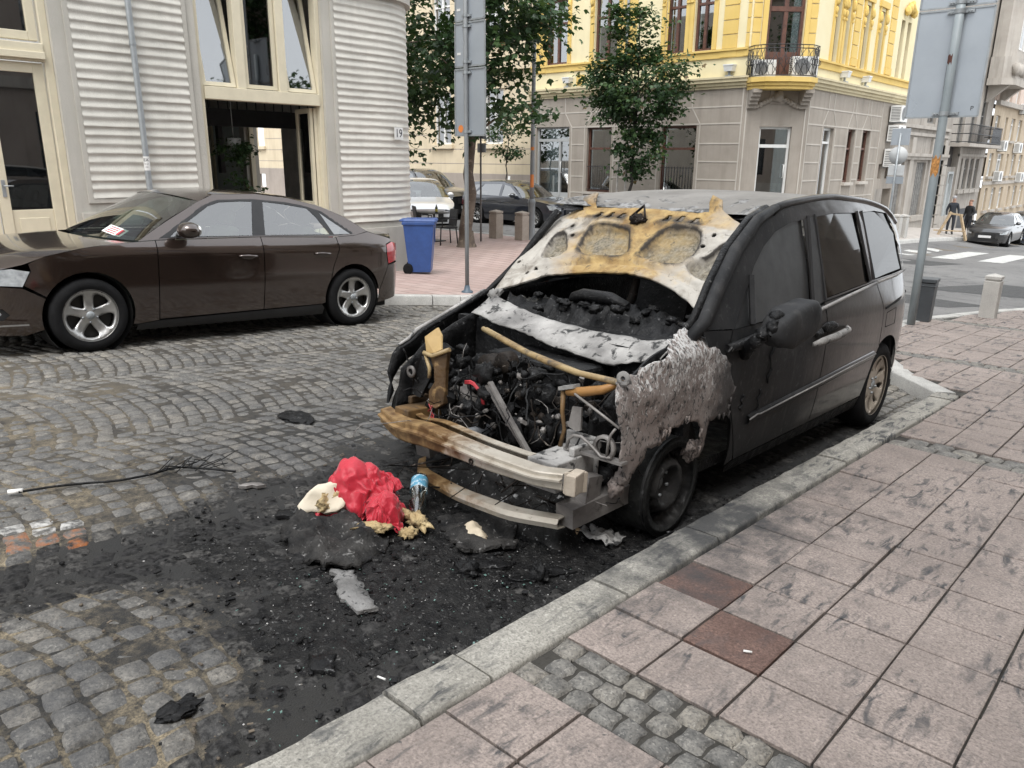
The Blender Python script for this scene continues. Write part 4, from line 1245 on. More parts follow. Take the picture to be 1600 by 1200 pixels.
def wheel(parent, pos, side, r, rim, width=.21, holes=None, prof=None, mrim=None, name='wheel', hub=True, tyre_m=None, thick=.018, flat=0.0):
    """tyre lies along X; side=+1 shows its face towards +X"""
    w = width / 2
    q = MB(); q.lathe([(rim * .97, -w * .9), (rim + .02, -w), (r - .045, -w * 1.02), (r - .012, -w * .86), (r, -w * .55), (r, w * .55), (r - .012, w * .86), (r - .045, w * 1.02), (rim + .02, w), (rim * .97, w * .9)], 48, 'X')
    for k in (-.3, .3): q.lathe([(r + .0005, w * k - .006), (r - .008, w * k), (r + .0005, w * k + .006)], 48, 'X')
    if flat: q.v = [(x, y, max(z, -r + flat) if z < 0 else z) for x, y, z in q.v]
    t = q.build(name, tyre_m or M_tyre, parent, pos)
    prof = prof or (lambda s: .045 * math.exp(-((s - 1) / .22) ** 2) + .028 * math.exp(-(s / .25) ** 2))
    xo = side * (w - .055)
    fn = lambda a, b_: (xo + side * prof(math.hypot(a, b_)) * 1.0, a * rim, b_ * rim)
    q = MB(); circ = [(math.cos(2 * math.pi * k / 48), math.sin(2 * math.pi * k / 48)) for k in range(48)]
    panel(q, circ, fn, (side, 0, 0), holes or [], .11, thick)
    q.lathe([(rim * .985, xo + side * .045), (rim * 1.0, xo + side * .05), (rim * .98, -side * w * .8), (rim * .96, -side * w * .8)], 48, 'X')
    ro = q.build('rim', mrim or M_rim, t)
    if hub:
        q = MB()
        for k in range(5):
            a = math.radians(72 * k + 54); q.lathe([(.009, 0), (.009, .012), (.001, .013)], 8, 'X', (xo + side * (prof(.27) + .001) if side > 0 else xo - prof(.27) - .013, rim * .27 * math.cos(a), rim * .27 * math.sin(a)))
        q.lathe([(rim * .16, 0), (rim * .15, side * .006), (.001, side * .007)], 20, 'X', (xo + side * (prof(0) + .001), 0, 0))
        q.build('hub_cap', M_steel, t)
    q = MB(); q.lathe([(rim * .9, xo - side * .05), (.02, xo - side * .05)], 32, 'X'); q.lathe([(rim * .93, xo - side * .05), (rim * .93, -side * w * .9)], 32, 'X')
    q.build('brake', M_disc, t)
    return t

def arch(c, r, a0, a1, n=12): return arc(c[0], c[1], r, a0, a1, n)

def body_fn(sec, plan, s=1): return lambda u, h: (s * sec(h) * plan(u), u, h)

def loft_strip(edge, centre, mb, n=13, pw=.85, s0=1.0):
    """surface across the car: edge = [(x, u, h)...] on the left, centre = [(u, h)...]; mirrored to the right"""
    rows = []
    for (x, u, h), (uc, hc) in zip(edge, centre):
        row = []
        for k in range(n):
            t = -1 + 2 * k / (n - 1)
            q = (1 - abs(t) ** 2.2) ** pw
            row.append((t * x * s0, u + (uc - u) * q, h + (hc - h) * q))
        rows.append(row)
    mb.grid(rows)
    return mb

def resample(pts, n):
    d = [0]
    for a, b_ in zip(pts[:-1], pts[1:]): d.append(d[-1] + math.dist(a, b_))
    f = [pchip(d, [p[i] for p in pts]) for i in range(len(pts[0]))]
    return [tuple(g(d[-1] * k / (n - 1)) for g in f) for k in range(n)]

def car(root, S, mp):
    """S: dict of measured outlines (u rearwards from the front axle, h up). mp: paint"""
    sec, plan = S['sec'], S['plan']
    for sd in (1, -1):
        f = body_fn(sec, plan, sd)
        for name, outl, holes, m in S['panels']:
            q = MB(); panel(q, outl, f, (sd, 0, .15), holes, S.get('sp', .07))
            q.build(name, m or mp, root, fix=False)
        # inner liner closes the shut lines
        q = MB(); fi = lambda u, h: (sd * (sec(h) * plan(u) - .035), u, h)
        panel(q, S['liner'], fi, (sd, 0, .15), [], .12); q.build('inner_shell', M_gap, root, fix=False)
        for name, outl, m in S.get('glass', []):
            q = MB(); g = lambda u, h: (sd * (sec(h) * plan(u) - .004), u, h)
            P_ = [g(*p) for p in outl]; ar_ = sum(P_[k][1] * P_[(k + 1) % len(P_)][2] - P_[(k + 1) % len(P_)][1] * P_[k][2] for k in range(len(P_))); q.poly(P_ if ar_ * sd > 0 else P_[::-1]); q.build(name, m, root, fix=False)
        for (u, h, L) in S.get('handles', []):
            x = sd * (sec(h) * plan(u) + .012)
            q = MB(); q.tube([(x - sd * .012, u, h), (x + sd * .012, u + .025, h + .004), (x + sd * .016, u + L / 2, h + .003), (x + sd * .012, u + L - .025, h), (x - sd * .012, u + L, h - .004)], .012, 8)
            q.blob((x - sd * .012, u + L * .5, h - .008), (.004, L * .36, .024), 1, 0)
            q.build('door_handle', mp, root)
    E = lambda pts: [(sec(h) * plan(u), u, h) for u, h in pts]
    for name, edge, cen, m, pw in S['tops']:
        n = 14 if len(edge) > 2 else 6
        q = MB(); loft_strip(E(resample(edge, n)), resample(cen, n), q, pw=pw); q.build(name, m or mp, root)
    # nose and tail faces between the wrapped side panels
    for name, u0, hs, bul, m in S['ends']:
        rows = []
        for h in hs:
            x = sec(h) * plan(u0); rows.append([(x * (-1 + k / 6), u0 + bul * (1 - (-1 + k / 6) ** 2), h) for k in range(13)])
        q = MB(); q.grid(rows); q.build(name, m or mp, root)
    q = MB(); a, b_ = S['floor']; q.bbox((-.72, a, .17), (.72, b_, .24)); q.build('underbody', M_gap, root)
    for u in S['axles']:
        rr = S['r'] + .05
        for sd in (1, -1):
            q = MB(); q.lathe([(rr, sd * .86), (rr, sd * .52), (.05, sd * .52)], 24, 'X', (0, u, S['r'])); q.build('wheel_well', M_gap, root)

def mirror_glass(root, sd, pos, mp, size=(.11, .105, .075)):
    q = MB(); q.blob(pos, size, 3, .04); q.tube([(pos[0] - sd * .16, pos[1] - .03, pos[2] - .05), (pos[0] - sd * .05, pos[1] - .02, pos[2] - .045)], .02, 8)
    o = q.build('wing_mirror', mp, root)
    q = MB(); q.blob((pos[0], pos[1] + size[1] * .72, pos[2]), (size[0] * .82, .02, size[2] * .75), 2, 0); q.build('mirror_glass', M_chrome, o)

def seats(root, rows, m, x=.36, z=.52):
    for u, w_ in rows:
        for sd in (1, -1):
            q = MB(); q.box((sd * x, u, z), (.46, .46, .16)); R = Matrix.Rotation(math.radians(-14), 3, 'X')
            q.box((sd * x, u + .27, z + .30), (.46, .13, .52), R); q.box((sd * x, u + .36, z + .64), (.24, .09, .16), R)
            q.build('seat', m, root, bevel=.05)

# ---------------- the brown saloon
AUD = dict(sp=.055, r=.32, axles=(.04, 2.815), floor=(-.75, 3.4))
sA = pchip([.12, .17, .26, .40, .58, .74, .845, .872, .90, .945, .985, 1.08, 1.2, 1.3, 1.38, 1.44], [.80, .868, .893, .906, .914, .911, .909, .904, .892, .868, .846, .790, .718, .658, .608, .56])
pA = pchip([-.91, -.88, -.82, -.72, -.58, -.38, -.12, .3, 2.75, 3.05, 3.28, 3.44, 3.54, 3.60, 3.63], [.42, .60, .735, .845, .918, .966, .992, 1, 1, .985, .952, .898, .825, .70, .55])
AUD['sec'], AUD['plan'] = sA, pA
FW, RW, RA = (.04, .325), (2.815, .322), .375
fen_top = [(-.40, .775), (-.31, .823), (-.15, .863), (.014, .897), (.25, .927), (.48, .947)]
AUD['panels'] = [
 ('front_bumper', [(-.91, .20), (-.45, .18), (-.345, .215)] + arch(FW, RA, 196, 155, 6) + [(-.455, .575), (-.60, .59), (-.91, .60)], [[(-.84, .31), (-.60, .315), (-.555, .36), (-.60, .41), (-.84, .42)]], None),
 ('headlight', [(-.885, .615), (-.60, .600), (-.455, .590), (-.395, .712), (-.52, .735), (-.70, .715), (-.885, .69)], [], M_lamp),
 ('front_fender', [(-.445, .60)] + arch(FW, RA, 152, -17, 16) + [(.46, .215), (.628, .235), (.632, .6), (.64, .957), (.49, .947)] + fen_top[-2::-1] + [(-.385, .715)], [], None),
 ('door', [(.648, .958), (.641, .6), (.637, .245), (1.692, .262), (1.702, .6), (1.702, .986)], [], None),
 ('door', [(1.711, .986), (1.711, .6), (1.701, .262), (2.395, .272)] + arch(RW, RA + .003, 186, 146, 6) + [(2.53, .66), (2.618, .872), (2.607, .982)], [], None),
 ('sill_panel', [(.43, .15), (.44, .205), (.635, .228), (2.40, .262), (2.43, .22), (2.43, .15)], [], M_blk),
 ('rear_quarter', [(2.616, .985), (2.628, .872), (2.542, .67)] + arch(RW, RA, 143, 4, 12) + [(3.21, .42), (3.33, .66), (3.30, .80), (3.305, .905), (3.41, .935), (3.41, .963), (3.25, 1.0), (3.07, 1.04), (2.86, 1.0)], [], None),
 ('rear_bumper', [(3.195, .35)] + arch(RW, RA, 3, -14, 3) + [(3.19, .235), (3.45, .27), (3.63, .30), (3.63, .70), (3.34, .665), (3.22, .42)], [], None),
 ('tail_light', [(3.315, .80), (3.34, .68), (3.60, .73), (3.60, .90), (3.42, .925), (3.315, .895)], [], M_tail),
 ('roof_rail', [(.49, .952), (.65, 1.045), (.80, 1.128), (1.16, 1.312), (1.34, 1.385), (1.80, 1.405), (2.17, 1.376), (2.54, 1.302), (2.81, 1.195), (3.07, 1.047), (2.88, 1.006), (2.62, .99), (1.70, .992), (.66, .965)],
   [[(.68, .975), (.82, 1.052), (1.22, 1.287), (1.37, 1.331), (1.75, 1.350), (2.10, 1.332), (2.37, 1.296), (2.53, 1.245), (2.86, 1.022), (2.60, 1.008), (1.70, 1.000)]], None),
 ('window_trim', [(.675, .968), (.815, 1.054), (1.215, 1.291), (1.37, 1.336), (1.75, 1.355), (2.10, 1.337), (2.37, 1.301), (2.535, 1.25), (2.88, 1.018), (2.60, 1.002), (1.70, .994)],
   [[(.79, .990), (.88, 1.055), (1.25, 1.272), (1.38, 1.312), (1.60, 1.328), (1.735, 1.330), (1.625, 1.003)], [(1.765, 1.006), (1.855, 1.332), (2.10, 1.313), (2.36, 1.278), (2.44, 1.19), (2.54, 1.014)], [(2.495, 1.245), (2.60, 1.17), (2.825, 1.020), (2.60, 1.014)]], M_blk),
]
AUD['glass'] = [('side_window', [(.79, .990), (.88, 1.055), (1.25, 1.272), (1.38, 1.312), (1.60, 1.328), (1.735, 1.330), (1.625, 1.003)], M_carglass), ('side_window', [(1.765, 1.006), (1.855, 1.332), (2.10, 1.313), (2.36, 1.278), (2.44, 1.19), (2.54, 1.014)], M_carglass), ('quarter_window', [(2.495, 1.245), (2.60, 1.17), (2.825, 1.020), (2.60, 1.014)], M_tint)]
AUD['liner'] = [(-.40, .62), (-.30, .5)] + arch(FW, RA + .03, 150, -17, 10) + [(.45, .17), (2.42, .17)] + arch(RW, RA + .03, 186, -8, 12) + [(3.3, .35), (3.58, .40), (3.56, .9), (3.05, 1.03), (2.6, .98), (.64, .95), (.0, .88)]
AUD['tops'] = [
 ('bonnet', [(-.70, .70), (-.55, .742), (-.40, .783), (-.31, .826), (-.15, .866), (.014, .900), (.25, .929), (.44, .945)], [(-.93, .70), (-.78, .79), (-.60, .842), (-.45, .872), (-.25, .905), (-.05, .928), (.12, .945), (.26, .953)], None, .55),
 ('windscreen', [(.50, .957), (.80, 1.135), (1.17, 1.316)], [(.30, .962), (.62, 1.16), (.99, 1.372)], M_carglass, .75),
 ('roof', [(1.17, 1.316), (1.34, 1.385), (1.80, 1.405), (2.17, 1.376), (2.50, 1.31)], [(.99, 1.374), (1.25, 1.42), (1.75, 1.435), (2.2, 1.412), (2.58, 1.345)], None, .6),
 ('rear_screen', [(2.50, 1.311), (2.81, 1.197), (3.06, 1.05)], [(2.58, 1.345), (2.93, 1.215), (3.17, 1.075)], M_tint, .75),
 ('boot_lid', [(3.06, 1.048), (3.25, 1.005), (3.42, .968)], [(3.17, 1.074), (3.42, 1.055), (3.60, 1.03)], None, .6)]
AUD['ends'] = [('front_face', -.91, [.20, .35, .5, .62, .70], -.03, None), ('tail_face', 3.62, [.30, .5, .72, .9, 1.0], .03, None)]
AUD['handles'] = [(1.43, .805, .20), (2.30, .815, .20)]
M_brownpaint = paint('brown_metallic', (.052, .034, .0265), .1, .27, .06, .75)
au = thing('saloon_car', 'dark brown metallic saloon car parked before the pale corner house', 'car', (-8.04, 2.32, -SLOPE * 2.32), (TILT, 0, 0))
car(au, AUD, M_brownpaint)
ah = hole_ring(5, .36, .86, 9, 24)
for u in AUD['axles']:
    for sd in (1, -1): wheel(au, (sd * .80, u, .32), sd, .322, .228, .225, ah)
for sd in (1, -1): mirror_glass(au, sd, (sd * .99, .90, 1.06), M_brownpaint)
seats(au, ((1.25, 0), (2.15, 0)), M_seat)
q = MB(); q.box((0, .62, .82), (1.35, .5, .22)); q.build('dashboard', M_inner, au, bevel=.06)
q = MB(); q.lathe([(.18 + .014 * math.cos(a), .014 * math.sin(a)) for a in [k * math.pi / 4 for k in range(9)]], 24, 'Y', (.36, .93, .93), Matrix.Rotation(math.radians(25), 3, 'X')); q.build('steering_wheel', M_inner, au)
q = MB()
for sd in (1, -1):
    q = MB(); q.bbox((sd * .66, -.80, .33), (sd * .70, -.70, .41)); q.blob((sd * .75, -.62, .365), (.05, .10, .035), 1, 0); q.build('fog_light', M_lamp, au)
q = MB(); q.bar((.905 * 1.0, -.78, .29), (.93, -.45, .285), .012, .014); q.build('bumper_strip', M_chrome, au)
q = MB(); panel(q, [(-.86, .305), (-.56, .31), (-.54, .36), (-.58, .42), (-.86, .43)], lambda u, h: (sA(h) * pA(u) - .02, u, h), (1, 0, 0)); q.build('intake', M_blk, au)
q = MB(); R = Matrix.Rotation(math.radians(35), 3, 'X')
q.tube([(.05, .31, .975), (.35, .44, .985), (.62, .62, 1.03)], .008, 6); q.tube([(-.45, .40, .985), (-.1, .36, .98), (.25, .45, 1.01)], .008, 6); q.build('wiper', M_blk, au)
# leaflet under the wiper
lf = thing('leaflet', 'red and white paper leaflet lying behind the windscreen of the brown saloon', 'leaflet', (-8.04 + .50, 2.32 + .50, -SLOPE * 2.8 + 1.022), (TILT + math.radians(31), math.radians(10), math.radians(12)))
q = MB(); q.box((0, 0, 0), (.26, .11, .002)); q.build('paper', mat('paper', (.75, .74, .72), .7, var=.04), lf)
q = MB()
for k in range(4): q.box((-.03 + .0 * k, .035 - .024 * k, .0016), (.13, .012, .001)); 
q.box((.08, 0, .0016), (.05, .08, .001)); q.build('print', mat('print_red', (.62, .03, .05), .6), lf)

# ---------------- smaller cars of the side street: same way, fewer pieces
def simple_car(name, label, loc, rotz, H, belt, hood_h, paint_m, wagon=False, wr=.31, wb=2.6, fo=.85, ro=.95, W=.87, rimn=8, tilt=0, plate=True, group=None):
    t = thing(name, label, 'car', loc, (0, 0, rotz), group=group)
    k = H
    sec = pchip([.15, .3, .6, belt - .12, belt, belt + .05, k - .05, k], [W - .06, W - .01, W, W - .01, W - .05, W - .075, W - .27, W - .32])
    L0, L1 = -fo, wb + ro
    plan = pchip([L0, L0 + .03, L0 + .12, L0 + .3, L0 + .6, L0 + 1.0, L1 - .8, L1 - .4, L1 - .15, L1 - .04, L1], [.55, .70, .83, .92, .975, 1, 1, .975, .90, .78, .62])
    fw, rw, ra = (0, wr), (wb, wr), wr + .055
    a0 = .55
    rb = wb + (ro - .12 if wagon else .35)
    rr_ = wb + (ro - .35 if wagon else -.15)
    top = [(a0, belt), (a0 + .62, k - .09), (a0 + .95, k - .03), (1.6, k), (rr_ - .3, k - .02), (rr_, k - .06), (rb, belt + .06)]
    side = [(L0, .2), (-ra - .05, .17)] + arch(fw, ra, 190, -10, 14) + [(ra + .05, .18), (wb - ra - .05, .18)] + arch(rw, ra, 190, -10, 14) + [(wb + ra + .06, .2), (L1, .28), (L1, belt - .05), (rb, belt + .05), (1.6, belt), (a0, belt - .005), (.1, hood_h), (L0 + .28, hood_h - .12), (L0, hood_h - .26)]
    S = dict(sec=sec, plan=plan, sp=.12, r=wr, axles=(0, wb), floor=(L0 + .1, L1 - .2))
    dlo = lambda a, b_: [(a, belt + .03), (b_, belt + .035)]
    g1 = [(a0 + .18, belt + .03), (a0 + .68, k - .14), (a0 + .98, k - .085), (1.52, k - .075), (1.50, belt + .03)]
    g2 = [(1.62, belt + .03), (1.63, k - .075), (rr_ - .45 if not wagon else rr_ - .75, k - .085), (rb - .62 if wagon else rb - .42, belt + .04)]
    g3 = [(rb - .52 if wagon else rb - .35, belt + .045), (rr_ - .66 if wagon else rr_ - .36, k - .09), (rr_ - .12, k - .12), (rb - .10, belt + .08)]
    hl = [(L0 + .02, hood_h - .30), (L0 + .30, hood_h - .28), (L0 + .42, hood_h - .13), (L0 + .24, hood_h - .14), (L0 + .02, hood_h - .22)]
    S['panels'] = [('body_side', side, [hl], None), ('headlight', hl, [], M_lamp), ('pillars', top + [(1.6, belt + .005)], [g1, g2, g3], None), ('tail_light', [(L1 - .25, belt - .30), (L1 - .01, belt - .30), (L1 - .01, belt - .06), (L1 - .2, belt - .06)], [], M_tail)]
    S['glass'] = [('side_window', g1, M_tint), ('side_window', g2, M_tint), ('quarter_window', g3, M_tint)]
    S['liner'] = [(-.0, hood_h - .1), (ra + .1, .25), (wb - ra - .1, .25), (wb, belt - .05), (a0, belt - .05)]
    S['tops'] = [('bonnet', [(L0 + .04, hood_h - .24), (L0 + .28, hood_h - .12), (.1, hood_h), (a0 - .06, belt - .01)], [(L0 - .05, hood_h - .2), (L0 + .18, hood_h - .05), (-.1, hood_h + .045), (a0 - .25, belt + .02)], None, .5),
      ('windscreen', [(a0, belt), (a0 + .62, k - .09), (a0 + .84, k - .045)], [(a0 - .2, belt + .02), (a0 + .45, k - .05), (a0 + .7, k + .01)], M_carglass, .7),
      ('roof', [(a0 + .84, k - .045), (1.6, k), (rr_ - .3, k - .02), (rr_ - .02, k - .06)], [(a0 + .7, k + .01), (1.5, k + .045), (rr_ - .25, k + .03), (rr_ + .05, k - .01)], None, .6),
      ('rear_screen', [(rr_ - .02, k - .06), (rb, belt + .06)], [(rr_ + .05, k - .01), (rb + .08, belt + .1)], M_tint, .7)]
    if not wagon: S['tops'].append(('boot_lid', [(rb, belt + .05), (L1 - .1, belt - .02)], [(rb + .08, belt + .09), (L1 - .03, belt + .03)], None, .6))
    S['ends'] = [('front_face', L0, [.2, .4, hood_h - .3, hood_h - .2], -.05, None), ('tail_face', L1, [.28, .6, belt - .1, belt + .02], .03, None)]
    S['handles'] = [(1.25, belt - .14, .2), (2.15, belt - .13, .2)]
    car(t, S, paint_m)
    hs = hole_ring(rimn, .3, .85, 9, 360 / rimn * .38)
    for u in (0, wb):
        for sd in (1, -1): wheel(t, (sd * (W - .11), u, wr), sd, wr, wr * .68, .20, hs)
    for sd in (1, -1): mirror_glass(t, sd, (sd * (W + .05), a0 + .35, belt + .07), paint_m)
    q = MB()
    for z in (hood_h - .30, hood_h - .36, hood_h - .42): q.bar((-.42, L0 - .045, z), (.42, L0 - .045, z), .012, .02)
    q.build('grille', M_chrome, t)
    q = MB(); q.box((0, L0 - .055, hood_h - .37), (.86, .02, .2)); q.box((0, L0 - .045, .32), (1.1, .02, .14)); q.build('grille_panel', M_blk, t)
    if plate:
        q = MB(); q.box((0, L0 - .072, .45), (.52, .008, .11)); q.build('number_plate', M_plate, t, bevel=.004)
    seats(t, ((1.15, 0), (2.0, 0)), M_inner)
    return t
RZ = math.radians(90)           # heading +X
def g_at(x, y): return (x, y, G(x, y))
simple_car('estate_car', 'dark blue estate car parked along the far kerb of the side street', g_at(-16.5, 19.9), RZ, 1.40, .92, .86, paint('navy_metallic', (.010, .013, .022), .3, .3, .25), True, .315, 2.62, .90, .92, .87, 10)
simple_car('dark_suv', 'black off road car parked behind the dark blue estate, half hidden by the corner house', g_at(-21.4, 19.9), RZ, 1.72, 1.10, 1.04, paint('black_metallic', (.012, .013, .015), .25, .3, .3), True, .36, 2.65, .86, .9, .92, 6)
simple_car('white_car', 'white car whose bonnet and grille show past the rounded corner, behind the cafe chairs', (-18.9, 16.55, G(-18.9, 16.55)), math.radians(56), 1.46, .93, .84, paint('white_paint', (.80, .80, .80), .05, .3, .25), True, .335, 2.6, .88, .9, .89, 5)
simple_car('black_saloon', 'black saloon parked nose up on the left of the falling street', (-8.2, 42.1, G(-8.2, 42.1)), 0, 1.42, .93, .86, paint('black_metallic', (.012, .013, .015)), False, .32, 2.7, .85, .95, .88, 10)
simple_car('blue_car', 'blue car parked behind the black saloon down the falling street', (-8.0, 48.2, G(-8, 48.2)), 0, 1.62, 1.02, .96, paint('blue_metallic', (.02, .05, .11)), True, .32, 2.65, .85, .9, .88, 10)
simple_car('grey_car', 'grey car cut by the right edge of the picture, last in the falling street', (-8.1, 54.5, G(-8, 54.5)), 0, 1.48, .95, .9, paint('grey_metallic', (.10, .10, .11)), False, .32, 2.65, .85, .95, .88, 10)
# ================================================================== THE BURNT PEOPLE CARRIER
def m_burnt():
    m, t, b = newmat('burnt_paint')
    co = t.coord(); sp = t.node('ShaderNodeSeparateXYZ'); t.link(co, sp.inputs[0])
    u = t.math('ADD', sp.outputs[1], t.math('MULTIPLY', t.math('SUBTRACT', t.noise(co, 1.7, 5, .6), .5), 1.6))
    rear = t.ramp(t.math('DIVIDE', u, 4.0, True), (.28, 0), (.62, 1))
    n = t.noise(co, 4.5, 8, .7)
    c = t.mix(t.ramp(n, (.35, 0), (.7, 1)), (.011, .0115, .0125), (.031, .031, .032))
    c = t.mix(t.ramp(t.noise(co, 30, 6, .75), (.58, 0), (.8, .5)), c, (.10, .10, .10))
    mp = t.node('ShaderNodeMapping'); t.link(co, mp.inputs[0]); mp.inputs['Scale'].default_value = (6, 6, .8)
    c = t.mix(t.math('MULTIPLY', t.ramp(t.noise(mp.outputs[0], 2, 7, .7), (.55, 0), (.75, 1)), .35), c, (.085, .08, .075))
    pc = t.mix(t.ramp(t.noise(co, 3, 6, .7), (.4, 0), (.75, 1)), (.028, .022, .021), (.075, .065, .06))
    c = t.mix(rear, c, pc)
    t.link(c, b.inputs['Base Color'])
    t.link(t.mix(rear, t.mix(n, .5, .8), .3), b.inputs['Roughness'])
    b.inputs['Specular IOR Level'].default_value = .18
    t.link(t.math('MULTIPLY', rear, .9), b.inputs['Coat Weight']); b.inputs['Coat Roughness'].default_value = .08
    t.link(t.bump(t.noise(co, 26, 7, .75), .25, .006), b.inputs['Normal'])
    return m
M_burnt = m_burnt()
def m_roof():
    m, t, b = newmat('burnt_roof')
    co = t.coord(); sp = t.node('ShaderNodeSeparateXYZ'); t.link(co, sp.inputs[0])
    n = t.noise(co, 3, 8, .7)
    c = t.mix(t.ramp(n, (.35, 0), (.7, 1)), (.125, .118, .108), (.205, .195, .18))
    fl = t.math('ADD', t.noise(co, 6, 8, .75, .7), t.math('MULTIPLY', t.math('SUBTRACT', 1.62, sp.outputs[1]), .45))
    mk = t.ramp(fl, (.66, 0), (.72, .85))
    c2 = t.ramp(t.noise(co, 19, 6, .7, .6), (.42, .02), (.5, .10), (.6, .24))
    c = t.mix(mk, c, c2)
    t.link(c, b.inputs['Base Color']); b.inputs['Roughness'].default_value = .75
    t.link(t.bump(t.noise(co, 22, 7, .7), .5, .01), b.inputs['Normal'])
    return m
M_roof = m_roof()
def m_ash():
    m, t, b = newmat('ash_crust')
    co = t.coord()
    mp = t.node('ShaderNodeMapping'); t.link(co, mp.inputs[0]); mp.inputs['Rotation'].default_value = (.5, 0, 0); mp.inputs['Scale'].default_value = (1, 1.5, .9)
    f = t.noise(mp.outputs[0], 40, 9, .78, .8)
    big = t.noise(co, 4.2, 5, .6)
    sz = t.node('ShaderNodeSeparateXYZ'); t.link(co, sz.inputs[0])
    c = t.mix(t.ramp(big, (.38, 0), (.62, 1)), (.14, .105, .09), (.22, .195, .182))
    up_k = t.math('MULTIPLY', t.math('SUBTRACT', sz.outputs[2], .76), .6)
    c = t.mix(t.ramp(t.math('ADD', f, up_k), (.52, 0), (.62, .95)), c, (.46, .455, .445))
    c = t.mix(t.ramp(t.noise(mp.outputs[0], 38, 8, .8, 1.0), (.52, 0), (.64, .95)), c, (.028, .027, .027))
    sp = t.node('ShaderNodeSeparateXYZ'); t.link(co, sp.inputs[0])
    dk = t.math('ADD', t.math('MULTIPLY', t.math('SUBTRACT', sp.outputs[1], .06), 3.0), t.math('SUBTRACT', t.noise(co, 9, 6, .7), .5))
    c = t.mix(t.ramp(dk, (.2, 0), (.75, .85)), c, (.03, .03, .031))
    t.link(c, b.inputs['Base Color']); b.inputs['Roughness'].default_value = .95
    t.link(t.bump(t.noise(co, 60, 3, .6), .3, .006), b.inputs['Normal'])
    return m
M_ash = m_ash()
def m_speck(name, dark, mid, light, s=30, amt=(.6, .7), rough=.7, bmp=.7, metal=0.0):
    m, t, b = newmat(name)
    b.inputs['Specular IOR Level'].default_value = .16 if max(mid) < .05 else .4
    co = t.coord()
    c = t.mix(t.ramp(t.noise(co, s * .3, 7, .7), (.35, 0), (.65, 1)), dark, mid)
    c = t.mix(t.ramp(t.noise(co, s, 8, .75, .5), (amt[0], 0), (amt[1], 1)), c, light)
    t.link(c, b.inputs['Base Color']); b.inputs['Metallic'].default_value = metal
    t.link(t.ramp(t.noise(co, s * .5, 5), (.3, rough - .25), (.7, rough + .1)), b.inputs['Roughness'])
    t.link(t.bump(t.noise(co, s * 1.6, 7, .75), bmp, .01), b.inputs['Normal'])
    return m
M_char = m_speck('char', (.004, .004, .0045), (.015, .015, .0155), (.12, .12, .12), 34, (.62, .72), .55)
M_char2 = m_speck('char_brown', (.007, .006, .0055), (.028, .022, .018), (.20, .175, .15), 30, (.62, .72))
M_whiteash = m_speck('white_ash', (.15, .145, .14), (.36, .35, .335), (.03, .03, .03), 16, (.56, .64), .9)
M_rust = m_speck('rust_ochre', (.035, .022, .012), (.17, .10, .04), (.05, .035, .025), 15, (.58, .72), .7, .5)
M_ochre = m_speck('ochre_steel', (.16, .10, .04), (.36, .27, .14), (.07, .055, .04), 12, (.54, .68), .6, .3)
M_greysteel = m_speck('burnt_steel', (.12, .11, .105), (.26, .245, .23), (.05, .045, .04), 14, (.58, .7), .6, .4, .3)
def m_beam():
    m, t, b = newmat('beam_steel')
    co = t.coord(); sp = t.node('ShaderNodeSeparateXYZ'); t.link(co, sp.inputs[0])
    mp = t.node('ShaderNodeMapping'); t.link(co, mp.inputs[0]); mp.inputs['Scale'].default_value = (1, 1.2, 1.5)
    n = t.noise(mp.outputs[0], 9, 8, .72, .3)
    k = t.math('ADD', t.math('MULTIPLY', sp.outputs[0], 1.1), t.math('MULTIPLY', n, 1.2))
    rust = t.mix(t.ramp(n, (.38, 0), (.62, 1)), (.11, .055, .02), (.34, .22, .10))
    pale = t.mix(t.ramp(t.noise(co, 9, 7, .7), (.3, 0), (.7, 1)), (.34, .30, .245), (.47, .435, .375))
    c = t.mix(t.ramp(k, (.62, 0), (.98, 1)), rust, pale)
    c = t.mix(t.ramp(t.math('ADD', t.math('MULTIPLY', sp.outputs[0], -1.6), t.noise(co, 6, 6, .7)), (1.35, 0), (1.6, 1)), c, (.40, .385, .36))
    c = t.mix(t.ramp(t.noise(co, 26, 6, .8), (.6, 0), (.75, .6)), c, (.06, .04, .025))
    t.link(c, b.inputs['Base Color']); b.inputs['Roughness'].default_value = .5; b.inputs['Metallic'].default_value = .4
    t.link(t.bump(n, .4, .006), b.inputs['Normal'])
    return m
M_beam = m_beam()

VO = (-2.56, 2.96, -SLOPE * 2.96)
van = thing('burnt_people_carrier', 'burnt out dark people carrier by the kerb, front melted away and scorched bonnet up', 'car', VO, (TILT, 0, 0))
sV = pchip([.15, .24, .32, .46, .52, .70, .93, .98, 1.05, 1.2, 1.35, 1.48, 1.56, 1.64], [.85, .885, .90, .916, .919, .925, .918, .905, .885, .845, .80, .76, .725, .66])
pV = pchip([-.78, -.62, -.45, -.28, .0, .4, 2.8, 3.05, 3.25, 3.38, 3.47, 3.53, 3.56], [.80, .895, .957, .988, 1, 1, 1, .985, .945, .88, .79, .68, .58])
fL = lambda u, h: (sV(h) * pV(u), u, h)
fR = lambda u, h: (-sV(h) * pV(u), u, h)
RWv = (2.78, .315)
def vp(name, outl, m, f=fL, holes=(), sp=.06, thick=0, out=(1, 0, .15)):
    q = MB(); panel(q, outl, f, out, list(holes), sp, thick); return q.build(name, m, van, fix=False)
win1 = [(.36, .945), (.50, 1.08), (.66, 1.235), (.80, 1.325), (.97, 1.40), (1.16, 1.445), (1.36, 1.468), (1.345, 1.2), (1.317, .985)]
win2 = [(1.555, 1.022), (1.552, 1.25), (1.57, 1.488), (1.9, 1.515), (2.262, 1.525), (2.30, 1.3), (2.335, 1.082)]
